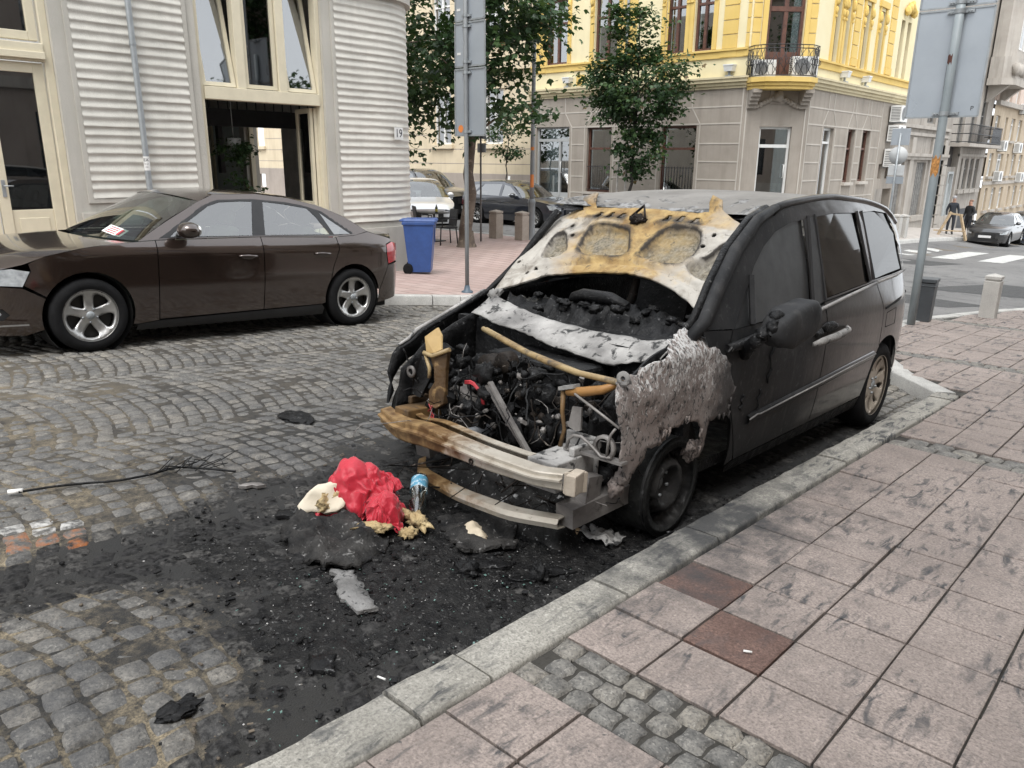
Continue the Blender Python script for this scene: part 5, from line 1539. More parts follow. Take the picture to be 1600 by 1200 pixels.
win3 = [(2.44, 1.094), (2.40, 1.3), (2.385, 1.53), (2.65, 1.545), (2.90, 1.535), (3.08, 1.40), (3.22, 1.142)]
roofe = [(.10, .985), (.28, 1.14), (.50, 1.295), (.792, 1.443), (1.05, 1.512), (1.392, 1.558), (1.70, 1.585), (1.991, 1.600), (2.43, 1.595), (2.897, 1.552), (3.12, 1.46)]
vp('front_wing', [(.06, .965), (.20, .955), (.34, .945), (.30, .86), (.28, .83), (.40, .55), (.575, .236), (.50, .215), (.485, .33), (.44, .47), (.36, .55), (.27, .60), (.20, .68), (.17, .80)], M_burnt)
d1 = vp('door', [(.35, .945), (.32, .88), (.292, .83), (.41, .55), (.588, .232), (1.555, .262), (1.562, .84), (1.50, .99), (1.328, .975)], M_burnt)
d2 = vp('sliding_door', [(1.567, .262), (2.44, .288), (2.47, .40)] + [(2.52, .52), (2.585, .62), (2.585, .87), (2.46, 1.07), (1.515, 1.0), (1.573, .84)], M_burnt)
vp('rear_quarter', [(2.595, .87), (2.595, .62)] + arc(RWv[0], RWv[1], .375, 125, 12, 12) + [(3.19, .36), (3.50, .38), (3.56, .6), (3.56, 1.05), (3.50, 1.13), (3.23, 1.128), (2.47, 1.078)], M_burnt)
vp('rear_bumper', [(3.16, .355), (3.15, .25), (3.45, .23), (3.56, .27), (3.56, .372)], M_burnt)
vp('sill', [(.52, .205), (.59, .225), (2.44, .28), (2.42, .2), (.55, .16)], M_char)
frame_o = [(.36, .955)] + roofe[1:] + [(3.30, 1.14), (2.46, 1.083), (1.51, 1.003), (1.328, .98)]
vp('window_frame', [(.07, .968)] + roofe + [(3.32, 1.135), (2.46, 1.083), (1.51, 1.006), (1.328, .982), (.36, .95)], M_burnt, holes=[win1, win2, win3], sp=.07)
def shrink(lp, k):
    c = (sum(p[0] for p in lp) / len(lp), sum(p[1] for p in lp) / len(lp)); return [(c[0] + (p[0] - c[0]) * k, c[1] + (p[1] - c[1]) * k) for p in lp]
sooty = mat('sooted_glass', (.022, .023, .024), .42, var=.4, vscale=5, dirt=.6)
fg = lambda o: (lambda u, h: (sV(h) * pV(u) - o, u, h))
vp('side_window', shrink(win1, 1.01), sooty, fg(.012))
for nm_, w_2 in (('side_window', win2), ('quarter_window', win3)):
    q = MB(); P_ = [fg(.010)(*p) for p in shrink(w_2, 1.01)]; q.poly(P_ if (Vector(P_[2]) - Vector(P_[0])).cross(Vector(P_[4]) - Vector(P_[2])).x > 0 else P_[::-1]); q.build(nm_, M_vanglass, van, fix=False)
q = MB(); q.bar(fg(-.004)(.545, .955), fg(-.004)(.60, 1.19), .025, .02); q.build('quarter_light_post', M_burnt, van)
q = MB()
for a, b_ in (((1.33, .985), (1.44, 1.49)), ((1.53, 1.012), (1.545, 1.50)), ((2.345, 1.09), (2.28, 1.535)), ((2.425, 1.095), (2.375, 1.54))):
    q = MB(); q.bar(fg(-.003)(*a), fg(-.003)(*b_), .018, .014); q.build('pillar_trim', M_blk, van)
q = MB(); panel(q, [(1.335, .99), (1.345, 1.2), (1.38, 1.47), (1.555, 1.49), (1.54, 1.2), (1.545, 1.015)], fg(-.002), (1, 0, 0)); q.build('centre_pillar', M_blk, van)
M_mold = m_speck('worn_trim', (.16, .155, .15), (.30, .29, .28), (.05, .05, .05), 12, (.6, .7))
q = MB(); q.tube([fg(-.008)(1.33, .958), fg(-.008)(1.9, 1.018), fg(-.008)(2.44, 1.073)], .011, 6); q.build('waist_trim', M_mold, van)
q = MB(); q.tube([fg(-.008)(2.46, 1.076), fg(-.008)(2.9, 1.108), fg(-.008)(3.22, 1.132)], .010, 6); q.build('waist_trim', M_mold, van)
q = MB(); pts = [(.62, .447), (.70, .462), (.74, .458), (1.2, .489), (1.58, .514), (2.0, .546), (2.50, .580)]
q.grid([[tuple(np.array(fg(-o)(u, h + dz))) for u, h in pts] for dz, o in ((-.026, 0), (-.02, .014), (.0, .017), (.02, .014), (.026, 0))]); q.build('side_moulding', M_burnt, van)
q = MB(); q.tube([fg(-.018)(u, h + .008) for u, h in pts], .0045, 5); q.build('moulding_strip', M_mold, van)
q = MB(); q.tube([fg(.004)(2.62, .893), fg(.004)(2.9, .935), fg(.004)(3.22, .975)], .011, 5); q.build('door_rail', M_gap, van)
q = MB()
fl_ = [(2.66, .76), (2.66, .86), (2.86, .885), (2.87, .77)]
for a, b_ in zip(fl_, fl_[1:] + fl_[:1]): q.tube([fg(.001)(*a), fg(.001)(*b_)], .0035, 4)
q.build('fuel_flap', M_gap, van)
q = MB(); q.tube([fg(-.005)(1.35, .775), fg(-.04)(1.40, .792), fg(-.05)(1.60, .805), fg(-.042)(1.80, .822), fg(-.01)(1.865, .832)], [.010, .018, .020, .018, .009], 10)
q.v = [(x, y, h + (h - (.79 + (y - 1.35) * .08)) * .25) for x, y, h in q.v]
q.build('door_handle', M_whiteash, van)
q = MB(); q.blob(fg(.0)(1.60, .855), (.02, .12, .035), 5, .4); q.blob(fg(.0)(1.43, .83), (.02, .07, .025), 8, .4); q.build('handle_recess', M_char, van)
for (u, h0, h1) in ((.80, .84, .62), (.72, .60, .45), (.52, .60, .52)):
    q = MB(); q.tube([fg(-.004)(u + .02 * math.sin(k * 2.1), h0 + (h1 - h0) * k / 6) for k in range(7)], [.006 + .004 * math.sin(k * 1.7) for k in range(7)], 5); q.build('melted_trickle', M_burnt, van)
# wing mirror, half melted
q = MB(); c0 = Vector((1.10, .58, .985)); R = Matrix.Rotation(math.radians(8), 3, 'X')
rows = []
for i in range(13):
    tt = -1 + i / 6; row = []
    for k in range(24):
        a = 2 * math.pi * k / 24; ca, sa = math.cos(a), math.sin(a)
        e = .62
        py = .245 * tt; rr = (1 - abs(tt) ** 4) ** .5
        px = .085 * rr * abs(ca) ** e * (1 if ca > 0 else -1); pz = .098 * rr * abs(sa) ** e * (1 if sa > 0 else -1)
        if tt < -.2: pz *= 1 - .12 * (-.2 - tt); pz += .02 * noise.noise(Vector((tt * 5, a, 1)))
        v = R @ Vector((px, py, pz)); row.append(c0 + v)
    rows.append(row)
q.grid(rows, close=True)
q.v = [tuple(Vector(p) + Vector((1, 1, 1)) * .008 * noise.noise(Vector(p) * 18)) for p in q.v]
mo = q.build('wing_mirror', M_burnt, van)
q = MB()
for k, p in enumerate(((1.10, .38, .985), (1.09, .41, 1.02), (1.06, .37, .95))): q.blob(p, (.035, .045, .038), k, .3, 1.8)
q.tube([(1.06, .36, .94), (.98, .40, .87), (.93, .47, .82)], [.034, .032, .036], 8); q.build('melted_plastic', M_char, mo)
q = MB(); q.tube([fg(-.01)(.27, .865), fg(-.02)(.42, .875), fg(-.02)(.62, .90)], [.022, .028, .022], 8); q.build('mirror_base', M_char, van)
# inner dark shell, floor, right side
vp('inner_shell', [(.57, .24), (2.42, .28), (2.45, .75), (2.9, .75), (3.15, .35), (3.5, .4), (3.5, 1.12), (1.5, 1.0), (.35, .94), (.3, .8)], M_gap, fg(.03), sp=.15)
R_out = [(.14, .765), (.32, .835), (.52, .915), (.60, .93), (1.2, .95), (2.46, 1.05), (3.4, 1.12), (3.5, .4), (3.2, .3)] + arc(RWv[0], RWv[1], .375, 0, 180, 12) + [(2.36, .22), (.50, .22)] + arc(0, .27, .30, 0, 175, 12) + [(-.25, .36), (-.28, .48), (-.24, .58), (-.20, .615), (-.11, .65), (-.04, .70), (.05, .735)]
vp('right_side', R_out, M_char, fR, sp=.1, thick=.02, out=(-1, 0, 0))
q = MB(); pr = [(-.20, .615), (-.11, .65), (-.04, .70), (.14, .765), (.32, .835), (.52, .915), (.66, 1.03), (.77, 1.125), (.88, 1.28), (1.0, 1.43)]
q.tube([(-(sV(h) * pV(u) - .04), u, h) for u, h in pr], [.010, .012, .014, .014, .016, .02, .024, .026, .026, .026], 8)
q.v = [tuple(Vector(p) + Vector((1, 1, 1)) * .012 * noise.noise(Vector(p) * 22)) for p in q.v]; q.build('right_windscreen_pillar', M_char, van)
q = MB(); q.tube([(-(sV(h) * pV(u) - .012), u - .003, h + .010) for u, h in pr[:6]], [.008, .012, .013, .011, .012, .006], 6)
q.v = [tuple(Vector(p) + Vector((1, 1, 1)) * .010 * noise.noise(Vector(p) * 30)) for p in q.v]; q.build('ash_edge', M_whiteash, van)
q = MB(); q.bar((-.86, .75, .955), (-.87, 1.75, 1.005), .05, .035); q.build('window_sill', m_speck('scorched_sill', (.10, .05, .035), (.22, .10, .07), (.28, .29, .30), 5, (.5, .56), .4), van)
q = MB()
for u in (1.55,): q.bar((-.9, u, .98), (-.75, u + .1, 1.52), .09, .05)
q.bar((-.88, 2.4, 1.06), (-.75, 2.4, 1.56), .09, .05); q.build('right_pillars', M_char, van)
q = MB(); q.bbox((-.8, .1, .20), (.82, 3.4, .26)); q.build('floor_pan', M_char, van)
q = MB(); q.bbox((-.80, .18, .2), (.80, .24, .80)); q.build('bulkhead', M_char, van)
for sd in (-1, 1):
    q = MB(); panel(q, [(-.42, .34), (.2, .34), (.2, .84), (.0, .78), (-.2, .69), (-.38, .56)], lambda a, b_: (sd * (.66 + .03 * noise.noise(Vector((a * 6, b_ * 6, sd)))), a, b_), (sd, 0, 0), [], .06, .01); q.build('inner_wing', M_char, van)
# roof and left pillar skin
eg = [(sV(h) * pV(u), u, h) for u, h in resample([(.98, 1.485)] + roofe[4:], 20)]
cg = resample([(1.22, 1.475), (1.42, 1.558), (1.70, 1.61), (2.0, 1.632), (2.45, 1.632), (2.95, 1.592), (3.25, 1.48)], 20)
q = MB(); loft_strip(eg, cg, q, 21, .62); q.build('roof', M_roof, van)
q = MB(); loft_strip([(x - .015, u, h - .03) for x, u, h in eg], [(u, h - .03) for u, h in cg], q, 11, .62); q.build('headliner', M_char, van)
q = MB(); q.tube([(-(x - .01) * 1 if False else x - .012, u, h + .012) for x, u, h in eg], .022, 8); q.build('roof_rail', M_burnt, van)
q = MB(); pl = [(sV(h) * pV(u) - .012 - (.07 if h < .93 else 0), u - .006, h + .012) for u, h in [(.0, .86)] + roofe[:5]]; q.tube(pl, [.03, .034, .036, .034, .03, .024], 8)
q.v = [tuple(Vector(p) + Vector((1, 1, 1)) * .007 * noise.noise(Vector(p) * 20)) for p in q.v]; q.build('windscreen_pillar', M_burnt, van)
q = MB(); q.tube([(x - .05, u - .012, h + .004) for x, u, h in pl], [.016, .02, .022, .02, .018, .016], 6)
q.v = [tuple(Vector(p) + Vector((1, 1, 1)) * .012 * noise.noise(Vector(p) * 34)) for p in q.v]; q.build('burnt_seal', M_char, van)
rows = []
for h in (.28, .6, .95, 1.12, 1.3, 1.46): 
    u = 3.555 if h < 1.13 else 3.555 - (h - 1.12) * 1.2
    x = sV(h) * pV(3.555 if h < 1.13 else 3.3) * (1 if h < 1.13 else .97); rows.append([(x * (-1 + k / 5), u + .03 * (1 - (-1 + k / 5) ** 2), h) for k in range(11)])
q = MB(); q.grid(rows[:4]); q.build('tailgate', M_burnt, van)
q = MB(); q.grid(rows[3:]); q.build('rear_screen', M_tint, van)
# wheels
hubc = hole_ring(9, .50, .90, 5, 7)
wheel(van, (.80, RWv[0], .315), 1, .318, .222, .21, hubc, prof=lambda s: .035 * math.exp(-((s - 1) / .2) ** 2) + .02 * (1 - s * s), mrim=mat('hubcap_silver', (.42, .37, .31), .42, .3, var=.1, dirt=.3))
wheel(van, (-.80, RWv[0], .315), -1, .318, .222, .21, hubc)
M_steelwheel = m_speck('burnt_wheel_steel', (.014, .014, .0145), (.045, .044, .043), (.12, .12, .12), 22, (.6, .74), .5, .3, .3)
M_brt = m_speck('burnt_tyre', (.007, .007, .007), (.018, .018, .017), (.06, .058, .056), 30, (.64, .75), .9)
sh = []
for k in range(16):
    a = 2 * math.pi * k / 16; sh.append(smooth_loop([(.70 * math.cos(a) + .085 * math.cos(b_), .70 * math.sin(a) + .085 * math.sin(b_)) for b_ in [j * math.pi / 3 for j in range(6)]], 1))
stp = lambda s: .055 * math.exp(-((s - 1) / .09) ** 2) - .018 * math.exp(-((s - .82) / .10) ** 2) + .045 * math.exp(-((s - .48) / .13) ** 4) + .0 - .02 * math.exp(-(s / .3) ** 4)
wf_ = wheel(van, (.79, -.03, .235), 1, .236, .222, .19, sh, prof=stp, mrim=M_steelwheel, tyre_m=M_brt)
q = MB(); q.lathe([(.21, -.06), (.26, -.10), (.335, -.085), (.345, -.03), (.33, .045), (.27, .06), (.22, .03)], 40, 'X')
q.v = [(x + .012 * noise.noise(Vector((y * 9, z * 9, x * 9))), y * (1 + .03 * noise.noise(Vector((y * 6, z * 6, 3)))) , max(z, -.233)) for x, y, z in q.v]
o = q.build('burnt_tyre', M_brt, van, (.70, .10, .245))
wheel(van, (-.80, -.02, .235), -1, .245, .215, .19, sh, prof=stp, mrim=M_steelwheel, tyre_m=M_brt)
# left wing: ash covered, eaten away along its lower edge
FO = [(-.401, .34), (-.382, .397), (-.347, .432), (-.328, .494), (-.234, .507), (-.27, .565), (-.195, .54), (-.154, .564), (-.067, .553), (-.04, .582), (.063, .545), (.105, .494), (.125, .40), (.165, .385), (.173, .525), (.282, .533), (.385, .532), (.337, .586), (.406, .638), (.377, .704), (.29, .80), (.20, .86), (.13, .93), (.03, .972), (-.087, .959), (-.236, .890), (-.359, .845), (-.476, .795), (-.525, .774), (-.530, .699), (-.505, .606), (-.475, .535), (-.485, .467)]
def ragged(lp, amp, sp):
    o = []
    for i, p in enumerate(sub_edges(lp, sp)):
        n = Vector((p[0] * 31, p[1] * 31, 2)); o.append((p[0] + amp * noise.noise(n), p[1] + amp * noise.noise(n + Vector((9, 9, 9))) * 1.4))
    return o
def ashf(u, h):
    x = sV(min(h, .9)) * pV(u) - .10 * sst((h - .86) / .13) - .05 * sst((h - .74) / .1) * sst((-.2 - u) / .3)
    v = Vector((u * 9, h * 9, 4)); d = .010 * noise.noise(v) + .004 * noise.noise(v * 2.6) + .0018 * noise.noise(v * 6.3)
    return (x + .012 + d, u + .01 * noise.noise(v * 1.7), h)
q = MB(); panel(q, ragged(FO, .016, .022), ashf, (1, 0, .2), [], .02, .006)
aw = q.build('ash_covered_wing', M_ash, van, fix=False)
q = MB()
for k in range(14):
    i = random.randrange(4, 19); p = FO[i]; p2 = FO[i + 1]; t_ = random.random(); u = p[0] + (p2[0] - p[0]) * t_; h = p[1] + (p2[1] - p[1]) * t_
    b_ = Vector(ashf(u, h)); L = random.uniform(.015, .035)
    q.tube([b_ + Vector((0, 0, .012)), b_ + Vector((0, random.uniform(-.01, .01), -L * .5)), b_ + Vector((0, random.uniform(-.015, .015), -L))], [.008, .005, .001], 5)
q.build('ash_flakes', M_ash, aw)['kind'] = 'stuff'
q = MB()
for u, h in ((.10, .40), (.13, .36), (.16, .385), (-.40, .36), (-.42, .31), (-.2, .52)): q.blob(fg(.03)(u, h), (.03, .04, .04), int(u * 99), .6, 2.6)
q.build('melted_drips', M_ash, aw)['kind'] = 'stuff'

# bonnet: thrown back over the windscreen opening, underside outwards
HD = (.7715, .6362); HN = (-.6362, .7715)
def hood_pt(s, t, o=0.0):
    c = -.035 * (s + .08) ** 2 / .5
    o = o + c
    return Vector((s, .48 + HD[0] * t + HN[0] * o, .96 + HD[1] * t + HN[1] * o))
HO = [(-.812, -.03), (-.835, .253), (-.822, .557), (-.759, .719), (-.660, .800), (-.668, .905), (-.600, .955), (-.572, .945), (-.545, .86), (-.510, .818), (-.339, .818), (-.156, .822), (.05, .818), (.232, .812), (.300, .833), (.272, .90), (.262, .965), (.345, .925), (.37, .86), (.440, .812), (.613, .725), (.671, .531), (.698, .199), (.708, -.015), (.63, .047), (.533, .116), (.387, .188), (.226, .234), (.061, .253), (-.17, .220), (-.348, .187), (-.50, .158), (-.56, .11), (-.64, .07), (-.727, .03)]
HH = [[(-.655, .314), (-.683, .50), (-.655, .565), (-.60, .565), (-.52, .46), (-.471, .40), (-.494, .342), (-.576, .314)],
      [(-.395, .40), (-.44, .578), (-.421, .659), (-.30, .652), (-.175, .631), (-.125, .611), (-.07, .50), (-.032, .43), (-.045, .388), (-.17, .372), (-.303, .362)],
      [(.045, .398), (.05, .486), (.085, .62), (.115, .672), (.22, .678), (.325, .672), (.375, .56), (.38, .44), (.335, .378), (.18, .375)],
      [(.378, .373), (.40, .42), (.464, .46), (.495, .56), (.52, .60), (.565, .59), (.60, .50), (.60, .405), (.582, .29), (.51, .285), (.43, .325)]]
HH = [smooth_loop(h, 2) for h in HH]
HDOT = [(-.584, .626), (-.518, .53), (-.772, .494), (-.613, .211), (-.645, .165), (.405, .538), (.425, .638), (.625, .487), (.673, .243), (.566, .197), (.609, .15), (-.79, .259)]
HSLOT = [(-.443, .742), (-.353, .741), (-.266, .739), (.064, .742), (.155, .745), (.253, .737)]
RIDGE = [(-.70, .18), (-.52, .24), (-.379, .274), (-.171, .320), (.076, .331), (.255, .322), (.368, .285), (.50, .23), (.62, .12)]
def hood_h(s, t):
    p = (s, t); o = 0.0
    for h in HH:
        d = loop_d(p, h)
        if inside(p, h): o -= .050 * sst(d / .018) + .0
        elif d < .05: o += .011 * (1 - sst(d / .05)) * sst(d / .012)
    dr_ = min(seg_d(p, RIDGE[i], RIDGE[i + 1]) for i in range(len(RIDGE) - 1))
    o -= .020 * math.exp(-(dr_ / .012) ** 2)
    o += .010 * math.exp(-((t - .71) / .03) ** 2) if abs(s + .1) < .5 else 0
    o += .004 * noise.noise(Vector((s * 7, t * 7, 1))) + .0025 * noise.noise(Vector((s * 23, t * 23, 1)))
    for c in HDOT:
        d = math.dist(p, c)
        if d < .05: o += .006 * math.exp(-(d / .03) ** 2)
    if t > .82: o += .02 * sst((t - .82) / .1)
    return o
def m_hood():
    m, t, b = newmat('scorched_bonnet')
    a = t.node('ShaderNodeAttribute', attribute_name='tone'); sep = t.node('ShaderNodeSeparateColor'); t.link(a.outputs['Color'], sep.inputs[0])
    rec, yel, sot_shade = sep.outputs
    co = t.coord()
    n = t.noise(co, 6, 8, .72, .6)
    pale = t.mix(t.ramp(n, (.3, 0), (.7, 1)), (.27, .25, .22), (.46, .435, .39))
    ye = t.mix(t.ramp(t.noise(co, 9, 7, .7, .5), (.35, 0), (.7, 1)), (.19, .11, .035), (.42, .30, .125))
    c = t.mix(t.ramp(t.math('ADD', yel, t.math('MULTIPLY', t.math('SUBTRACT', n, .5), 1.1)), (.36, 0), (.8, 1)), pale, ye)
    gran = t.mix(t.ramp(t.noise(co, 55, 6, .8), (.38, 0), (.62, 1)), (.075, .066, .048), (.21, .185, .14))  # granular recess floors, darkened so the shade of the pressings is in the colour
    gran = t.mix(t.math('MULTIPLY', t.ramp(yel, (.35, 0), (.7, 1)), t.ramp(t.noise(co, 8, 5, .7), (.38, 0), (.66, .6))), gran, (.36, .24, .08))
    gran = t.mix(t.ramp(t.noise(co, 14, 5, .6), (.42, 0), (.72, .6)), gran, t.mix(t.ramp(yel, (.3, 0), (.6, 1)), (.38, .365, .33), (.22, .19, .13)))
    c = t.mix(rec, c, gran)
    c = t.mix(t.ramp(t.noise(co, 5.5, 6, .62, 1.0), (.53, 0), (.68, .62)), c, (.075, .055, .035))
    c = t.mix(t.ramp(t.noise(co, 21, 4, .6, .6), (.60, 0), (.70, .7)), c, (.05, .042, .033))
    sf = t.math('ADD', sot_shade, t.math('MULTIPLY', t.math('SUBTRACT', t.noise(co, 12, 8, .75), .5), 1.2))  # soot, plus the shade painted round the recesses
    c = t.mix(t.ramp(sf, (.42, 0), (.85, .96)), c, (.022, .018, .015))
    t.link(c, b.inputs['Base Color']); b.inputs['Roughness'].default_value = .78
    t.link(t.bump(t.noise(co, 40, 7, .75), .5, .006), b.inputs['Normal'])
    return m
M_hood = m_hood()
dots = [[(c[0] + .014 * math.cos(k * math.pi / 4), c[1] + .017 * math.sin(k * math.pi / 4)) for k in range(8)] for c in HDOT]
slots = [[(c[0] - .016, c[1] - .032), (c[0] + .016, c[1] - .030), (c[0] + .022, c[1] + .032), (c[0] - .008, c[1] + .034)] for c in HSLOT]
v2, f2_ = cdt(ragged(HO, .004, .03), dots + slots, .0175, HH + [shrink(h, .90) for h in HH])
P = [hood_pt(s, t, hood_h(s, t)) for s, t in v2]
q = MB(); q.add(P, f2_)
# give it thickness: a second skin 8 mm behind, joined round the rim
nb = len(P); Q = [hood_pt(s, t, hood_h(s, t) - .010) for s, t in v2]
q.add(Q, [tuple(reversed(f)) for f in f2_])
ec = {}
for f in f2_:
    for i in range(3): ec[(f[i], f[(i + 1) % 3])] = 1
for (i, j) in list(ec):
    if (j, i) not in ec: q.f.append((j, i, nb + i, nb + j)); q.mi.append(0); q.sm.append(False)
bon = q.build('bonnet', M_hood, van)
tn = []
for k in range(2):
    for s, t in v2:
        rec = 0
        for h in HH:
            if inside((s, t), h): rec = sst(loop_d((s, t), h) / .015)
        yel = .95 - 1.15 * abs(s + .10) ** 1.1 - .7 * max(0, .30 - t) + (.25 if t > .7 else 0)
        so_ = 0
        for c in HSLOT: so_ = max(so_, 1.0 - math.hypot((s - c[0]) / .14, (t - c[1] + .02) / .085))
        for (lx, ly) in (((-.11), .72), (-.585, .62), (-.52, .53)): so_ = max(so_, .95 - math.hypot(s - lx, t - ly) / .10)
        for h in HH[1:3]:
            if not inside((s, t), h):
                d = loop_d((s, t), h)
                if d < .06: so_ = max(so_, .85 * (1 - d / .06))  # dark band round the middle pressings: relief shading put into the colour
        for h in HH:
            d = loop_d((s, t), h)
            if d < .010: so_ = max(so_, (.95 if t > .45 else .6) - .35 * d / .010)  # shadow line painted along the rim of each recess
        if t > .86: so_ = max(so_, .45)
        tn.append((rec, max(0, min(1, yel)), max(0, so_), 1))
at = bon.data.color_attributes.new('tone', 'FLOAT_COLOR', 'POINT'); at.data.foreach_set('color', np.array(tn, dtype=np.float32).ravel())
q = MB(); v2, f2_ = cdt([(p[0] * .985 - .001, p[1] * .93 + .065) for p in HO], (), .06)
q.add([hood_pt(s, t, -.052 - .03 * math.cos(s * 1.6)) for s, t in v2], f2_)
q.build('bonnet_skin', M_burnt, bon)
q = MB(); q.tube([hood_pt(-.17, .70, .02), hood_pt(-.115, .80, .04), hood_pt(-.06, .70, .02)], .009, 6); q.tube([hood_pt(-.115, .74, .01), hood_pt(-.115, .68, .04)], .016, 6); q.blob(hood_pt(-.11, .69, .015), (.055, .03, .03), 4, .6, 2.5); q.build('bonnet_latch', M_char2, bon)
for s in (-.76, .665):
    q = MB(); q.bar(hood_pt(s, .0, .0), hood_pt(s + .01, -.16, .01), .05, .02); q.blob(hood_pt(s, -.06, .01), (.04, .03, .04), int(s * 10), .5, 2.4); q.build('hinge', M_whiteash, bon)

# scuttle panel: a long sagging white sheet of ash
up_ = resample([(-.60, .30, .925), (-.38, .27, .888), (-.09, .25, .852), (.2, .24, .84), (.45, .25, .84), (.70, .28, .868)], 40)
lo_ = resample([(-.67, .16, .835), (-.45, .12, .812), (-.20, .10, .790), (.1, .08, .745), (.38, .08, .725), (.66, .14, .790)], 40)
rows = []
for k in range(9):
    t_ = k / 8; rows.append([tuple(Vector(a).lerp(Vector(b_), t_) + Vector((0, 0, .004 * math.sin(t_ * 3.14) + .012 * noise.noise(Vector((a[0] * 9, t_ * 3, 3))) + (-.02 * abs(noise.noise(Vector((a[0] * 14, 0, 8)))) if k == 8 else 0)))) for a, b_ in zip(up_, lo_)])
rows.append([tuple(Vector(p) + Vector((0, .004, -.008 - .008 * noise.noise(Vector((p[0] * 11, 5, 1)))))) for p in rows[-1]])
q = MB(); q.grid(rows); so2 = q.build('scuttle_panel', M_whiteash, van); md = so2.modifiers.new('thick', 'SOLIDIFY'); md.thickness = .008
q = MB(); q.bbox((-.75, .30, .78), (.75, .60, .83)); q.build('scuttle_tray', M_char, van)
# charred dashboard, steering column, seats
q = MB()
rows = []
for i in range(110):
    x = -.70 + 1.42 * i / 109; row = []
    for k in range(14):
        u = .30 + .49 * k / 13
        hh = .835 - .10 * (1 - k / 13) ** 3 + .075 * math.sin(math.pi * k / 13) + .075 * math.exp(-((x - .02) / .24) ** 2 - ((u - .52) / .10) ** 2) +   .04 * noise.noise(Vector((x * 7, u * 9, 2))) + .035 * noise.noise(Vector((x * 38, u * 42, 9))) + .03 * noise.noise(Vector((x * 19, u * 22, 6)))
        row.append((x, u, hh))
    rows.append(row)
q.grid(rows); q.build('charred_dashboard', M_char, van)
q = MB()
for k in range(26): 
    p = (random.uniform(-.6, .6), random.uniform(.36, .66), .90 + random.uniform(-.02, .05)); q.blob(p, (random.uniform(.015, .05), random.uniform(.015, .04), random.uniform(.01, .022)), k, .9, 2.6, 6)
q.build('dashboard_debris', M_char, van)['kind'] = 'stuff'
q = MB(); q.tube([(-.19, .50, .955), (-.10, .50, .985), (.08, .50, .985), (.20, .52, .955)], [.025, .035, .035, .025], 8); q.v = [tuple(Vector(p) + Vector((1, 1, 1)) * .014 * noise.noise(Vector(p) * 25)) for p in q.v]; q.build('instrument_hood', M_char, van)
for sd in (-.38, .36):
    q = MB(); q.bbox((sd - .24, 1.2, .35), (sd + .24, 1.7, .5)); q.bar((sd, 1.72, .45), (sd, 1.92, 1.1), .44, .06, (0, 1, 0))
    for k in (-.1, .1): q.tube([(sd + k, 1.9, 1.1), (sd + k, 1.92, 1.25)], .01, 5)
    q.build('burnt_seat_frame', M_char, van)
q = MB(); q.tube([(-.05, .75, .8), (.0, .85, .95), (.02, .9, 1.2)], [.02, .03, .012], 6); q.build('hanging_cable', M_char2, van)

# front end: beams and brackets
bt = [(-.685, -.50, .338), (-.48, -.58, .347), (-.105, -.69, .408), (.188, -.75, .423), (.442, -.78, .429), (.646, -.78, .429), (.787, -.74, .439)]
bb_ = [(-.684, -.50, .256), (-.478, -.58, .248), (-.101, -.69, .303), (.192, -.75, .338), (.447, -.78, .353), (.652, -.78, .361), (.794, -.74, .363)]
A_, B_ = resample(bt, 40), resample(bb_, 40)
prof = [(-.07, 1.05), (-.004, 1.0), (.0, .93), (.0, .74), (.020, .68), (.020, .57), (.0, .52), (.0, .10), (-.006, .02), (-.06, -.02)]
rows = [[(a[0], a[1] - o, b_[2] + (a[2] - b_[2]) * k) for o, k in prof] for a, b_ in zip(A_, B_)]
q = MB(); q.grid(rows, smooth=False); bo = q.build('bumper_beam', M_beam, van); md = bo.modifiers.new('thick', 'SOLIDIFY'); md.thickness = .006; md.offset = -1
q = MB(); rows = []
for k in range(30):
    t_ = k / 29; x = -.56 + 1.12 * t_; i = t_ * 36; a = Vector(A_[int(i)]).lerp(Vector(A_[min(39, int(i) + 1)]), i % 1)
    rows.append([(x, a.y + o, a.z + z) for o, z in ((.10, .012), (.14, .014), (.145, -.06))])
q.grid(rows, smooth=False); pk = q.build('beam_back_plate', M_beam, bo); md = pk.modifiers.new('thick', 'SOLIDIFY'); md.thickness = .005
q = MB(); q.prism([(.800, -.73, .352), (.835, -.63, .345), (.835, -.63, .437), (.800, -.73, .447), (.800, -.73, .40)][:4], (-.012, -.004, 0)); q.box((.815, -.69, .398), (.045, .10, .088), Matrix.Rotation(.25, 3, 'Z')); q.build('beam_end_cap', mat('scorched_cream', (.36, .31, .25), .8, var=.15, vscale=12, bump=.3), bo, bevel=.006)
q = MB(); q.lathe([(.014, 0), (.014, .003), (.004, .004)], 10, 'Y', (.30, -.775, .365)); q.build('bolt', M_char2, bo)
for sx_, nm in ((.62, 1), (-.50, -1)):
    q = MB(); q.box((sx_, -.52 if nm > 0 else -.34, .375 if nm > 0 else .33), (.16 if nm > 0 else .12, .32, .13 if nm > 0 else .10), Matrix.Rotation(.05 * nm, 3, 'Z')); q.box((sx_ + .06 * nm, -.45 if nm > 0 else -.3, .46 if nm > 0 else .40), (.03, .20, .04)); q.bbox((sx_ - .09, -.40, .25), (sx_ + .09, -.38, .50)) if nm > 0 else None
    q.build('crash_box', M_whiteash if nm > 0 else M_rust, van, bevel=.006)
lt = resample([(-.47, -.40, .085), (-.22, -.60, .125), (-.013, -.66, .142), (.22, -.72, .168), (.462, -.74, .188), (.721, -.66, .197)], 30)
q = MB(); q.grid([[(x, u + .05, h + .005), (x, u, h), (x, u - .008, h - .022), (x, u, h - .045), (x, u + .05, h - .05)] for x, u, h in lt], smooth=False); o = q.build('lower_crossmember', M_beam, van); md = o.modifiers.new('thick', 'SOLIDIFY'); md.thickness = .006
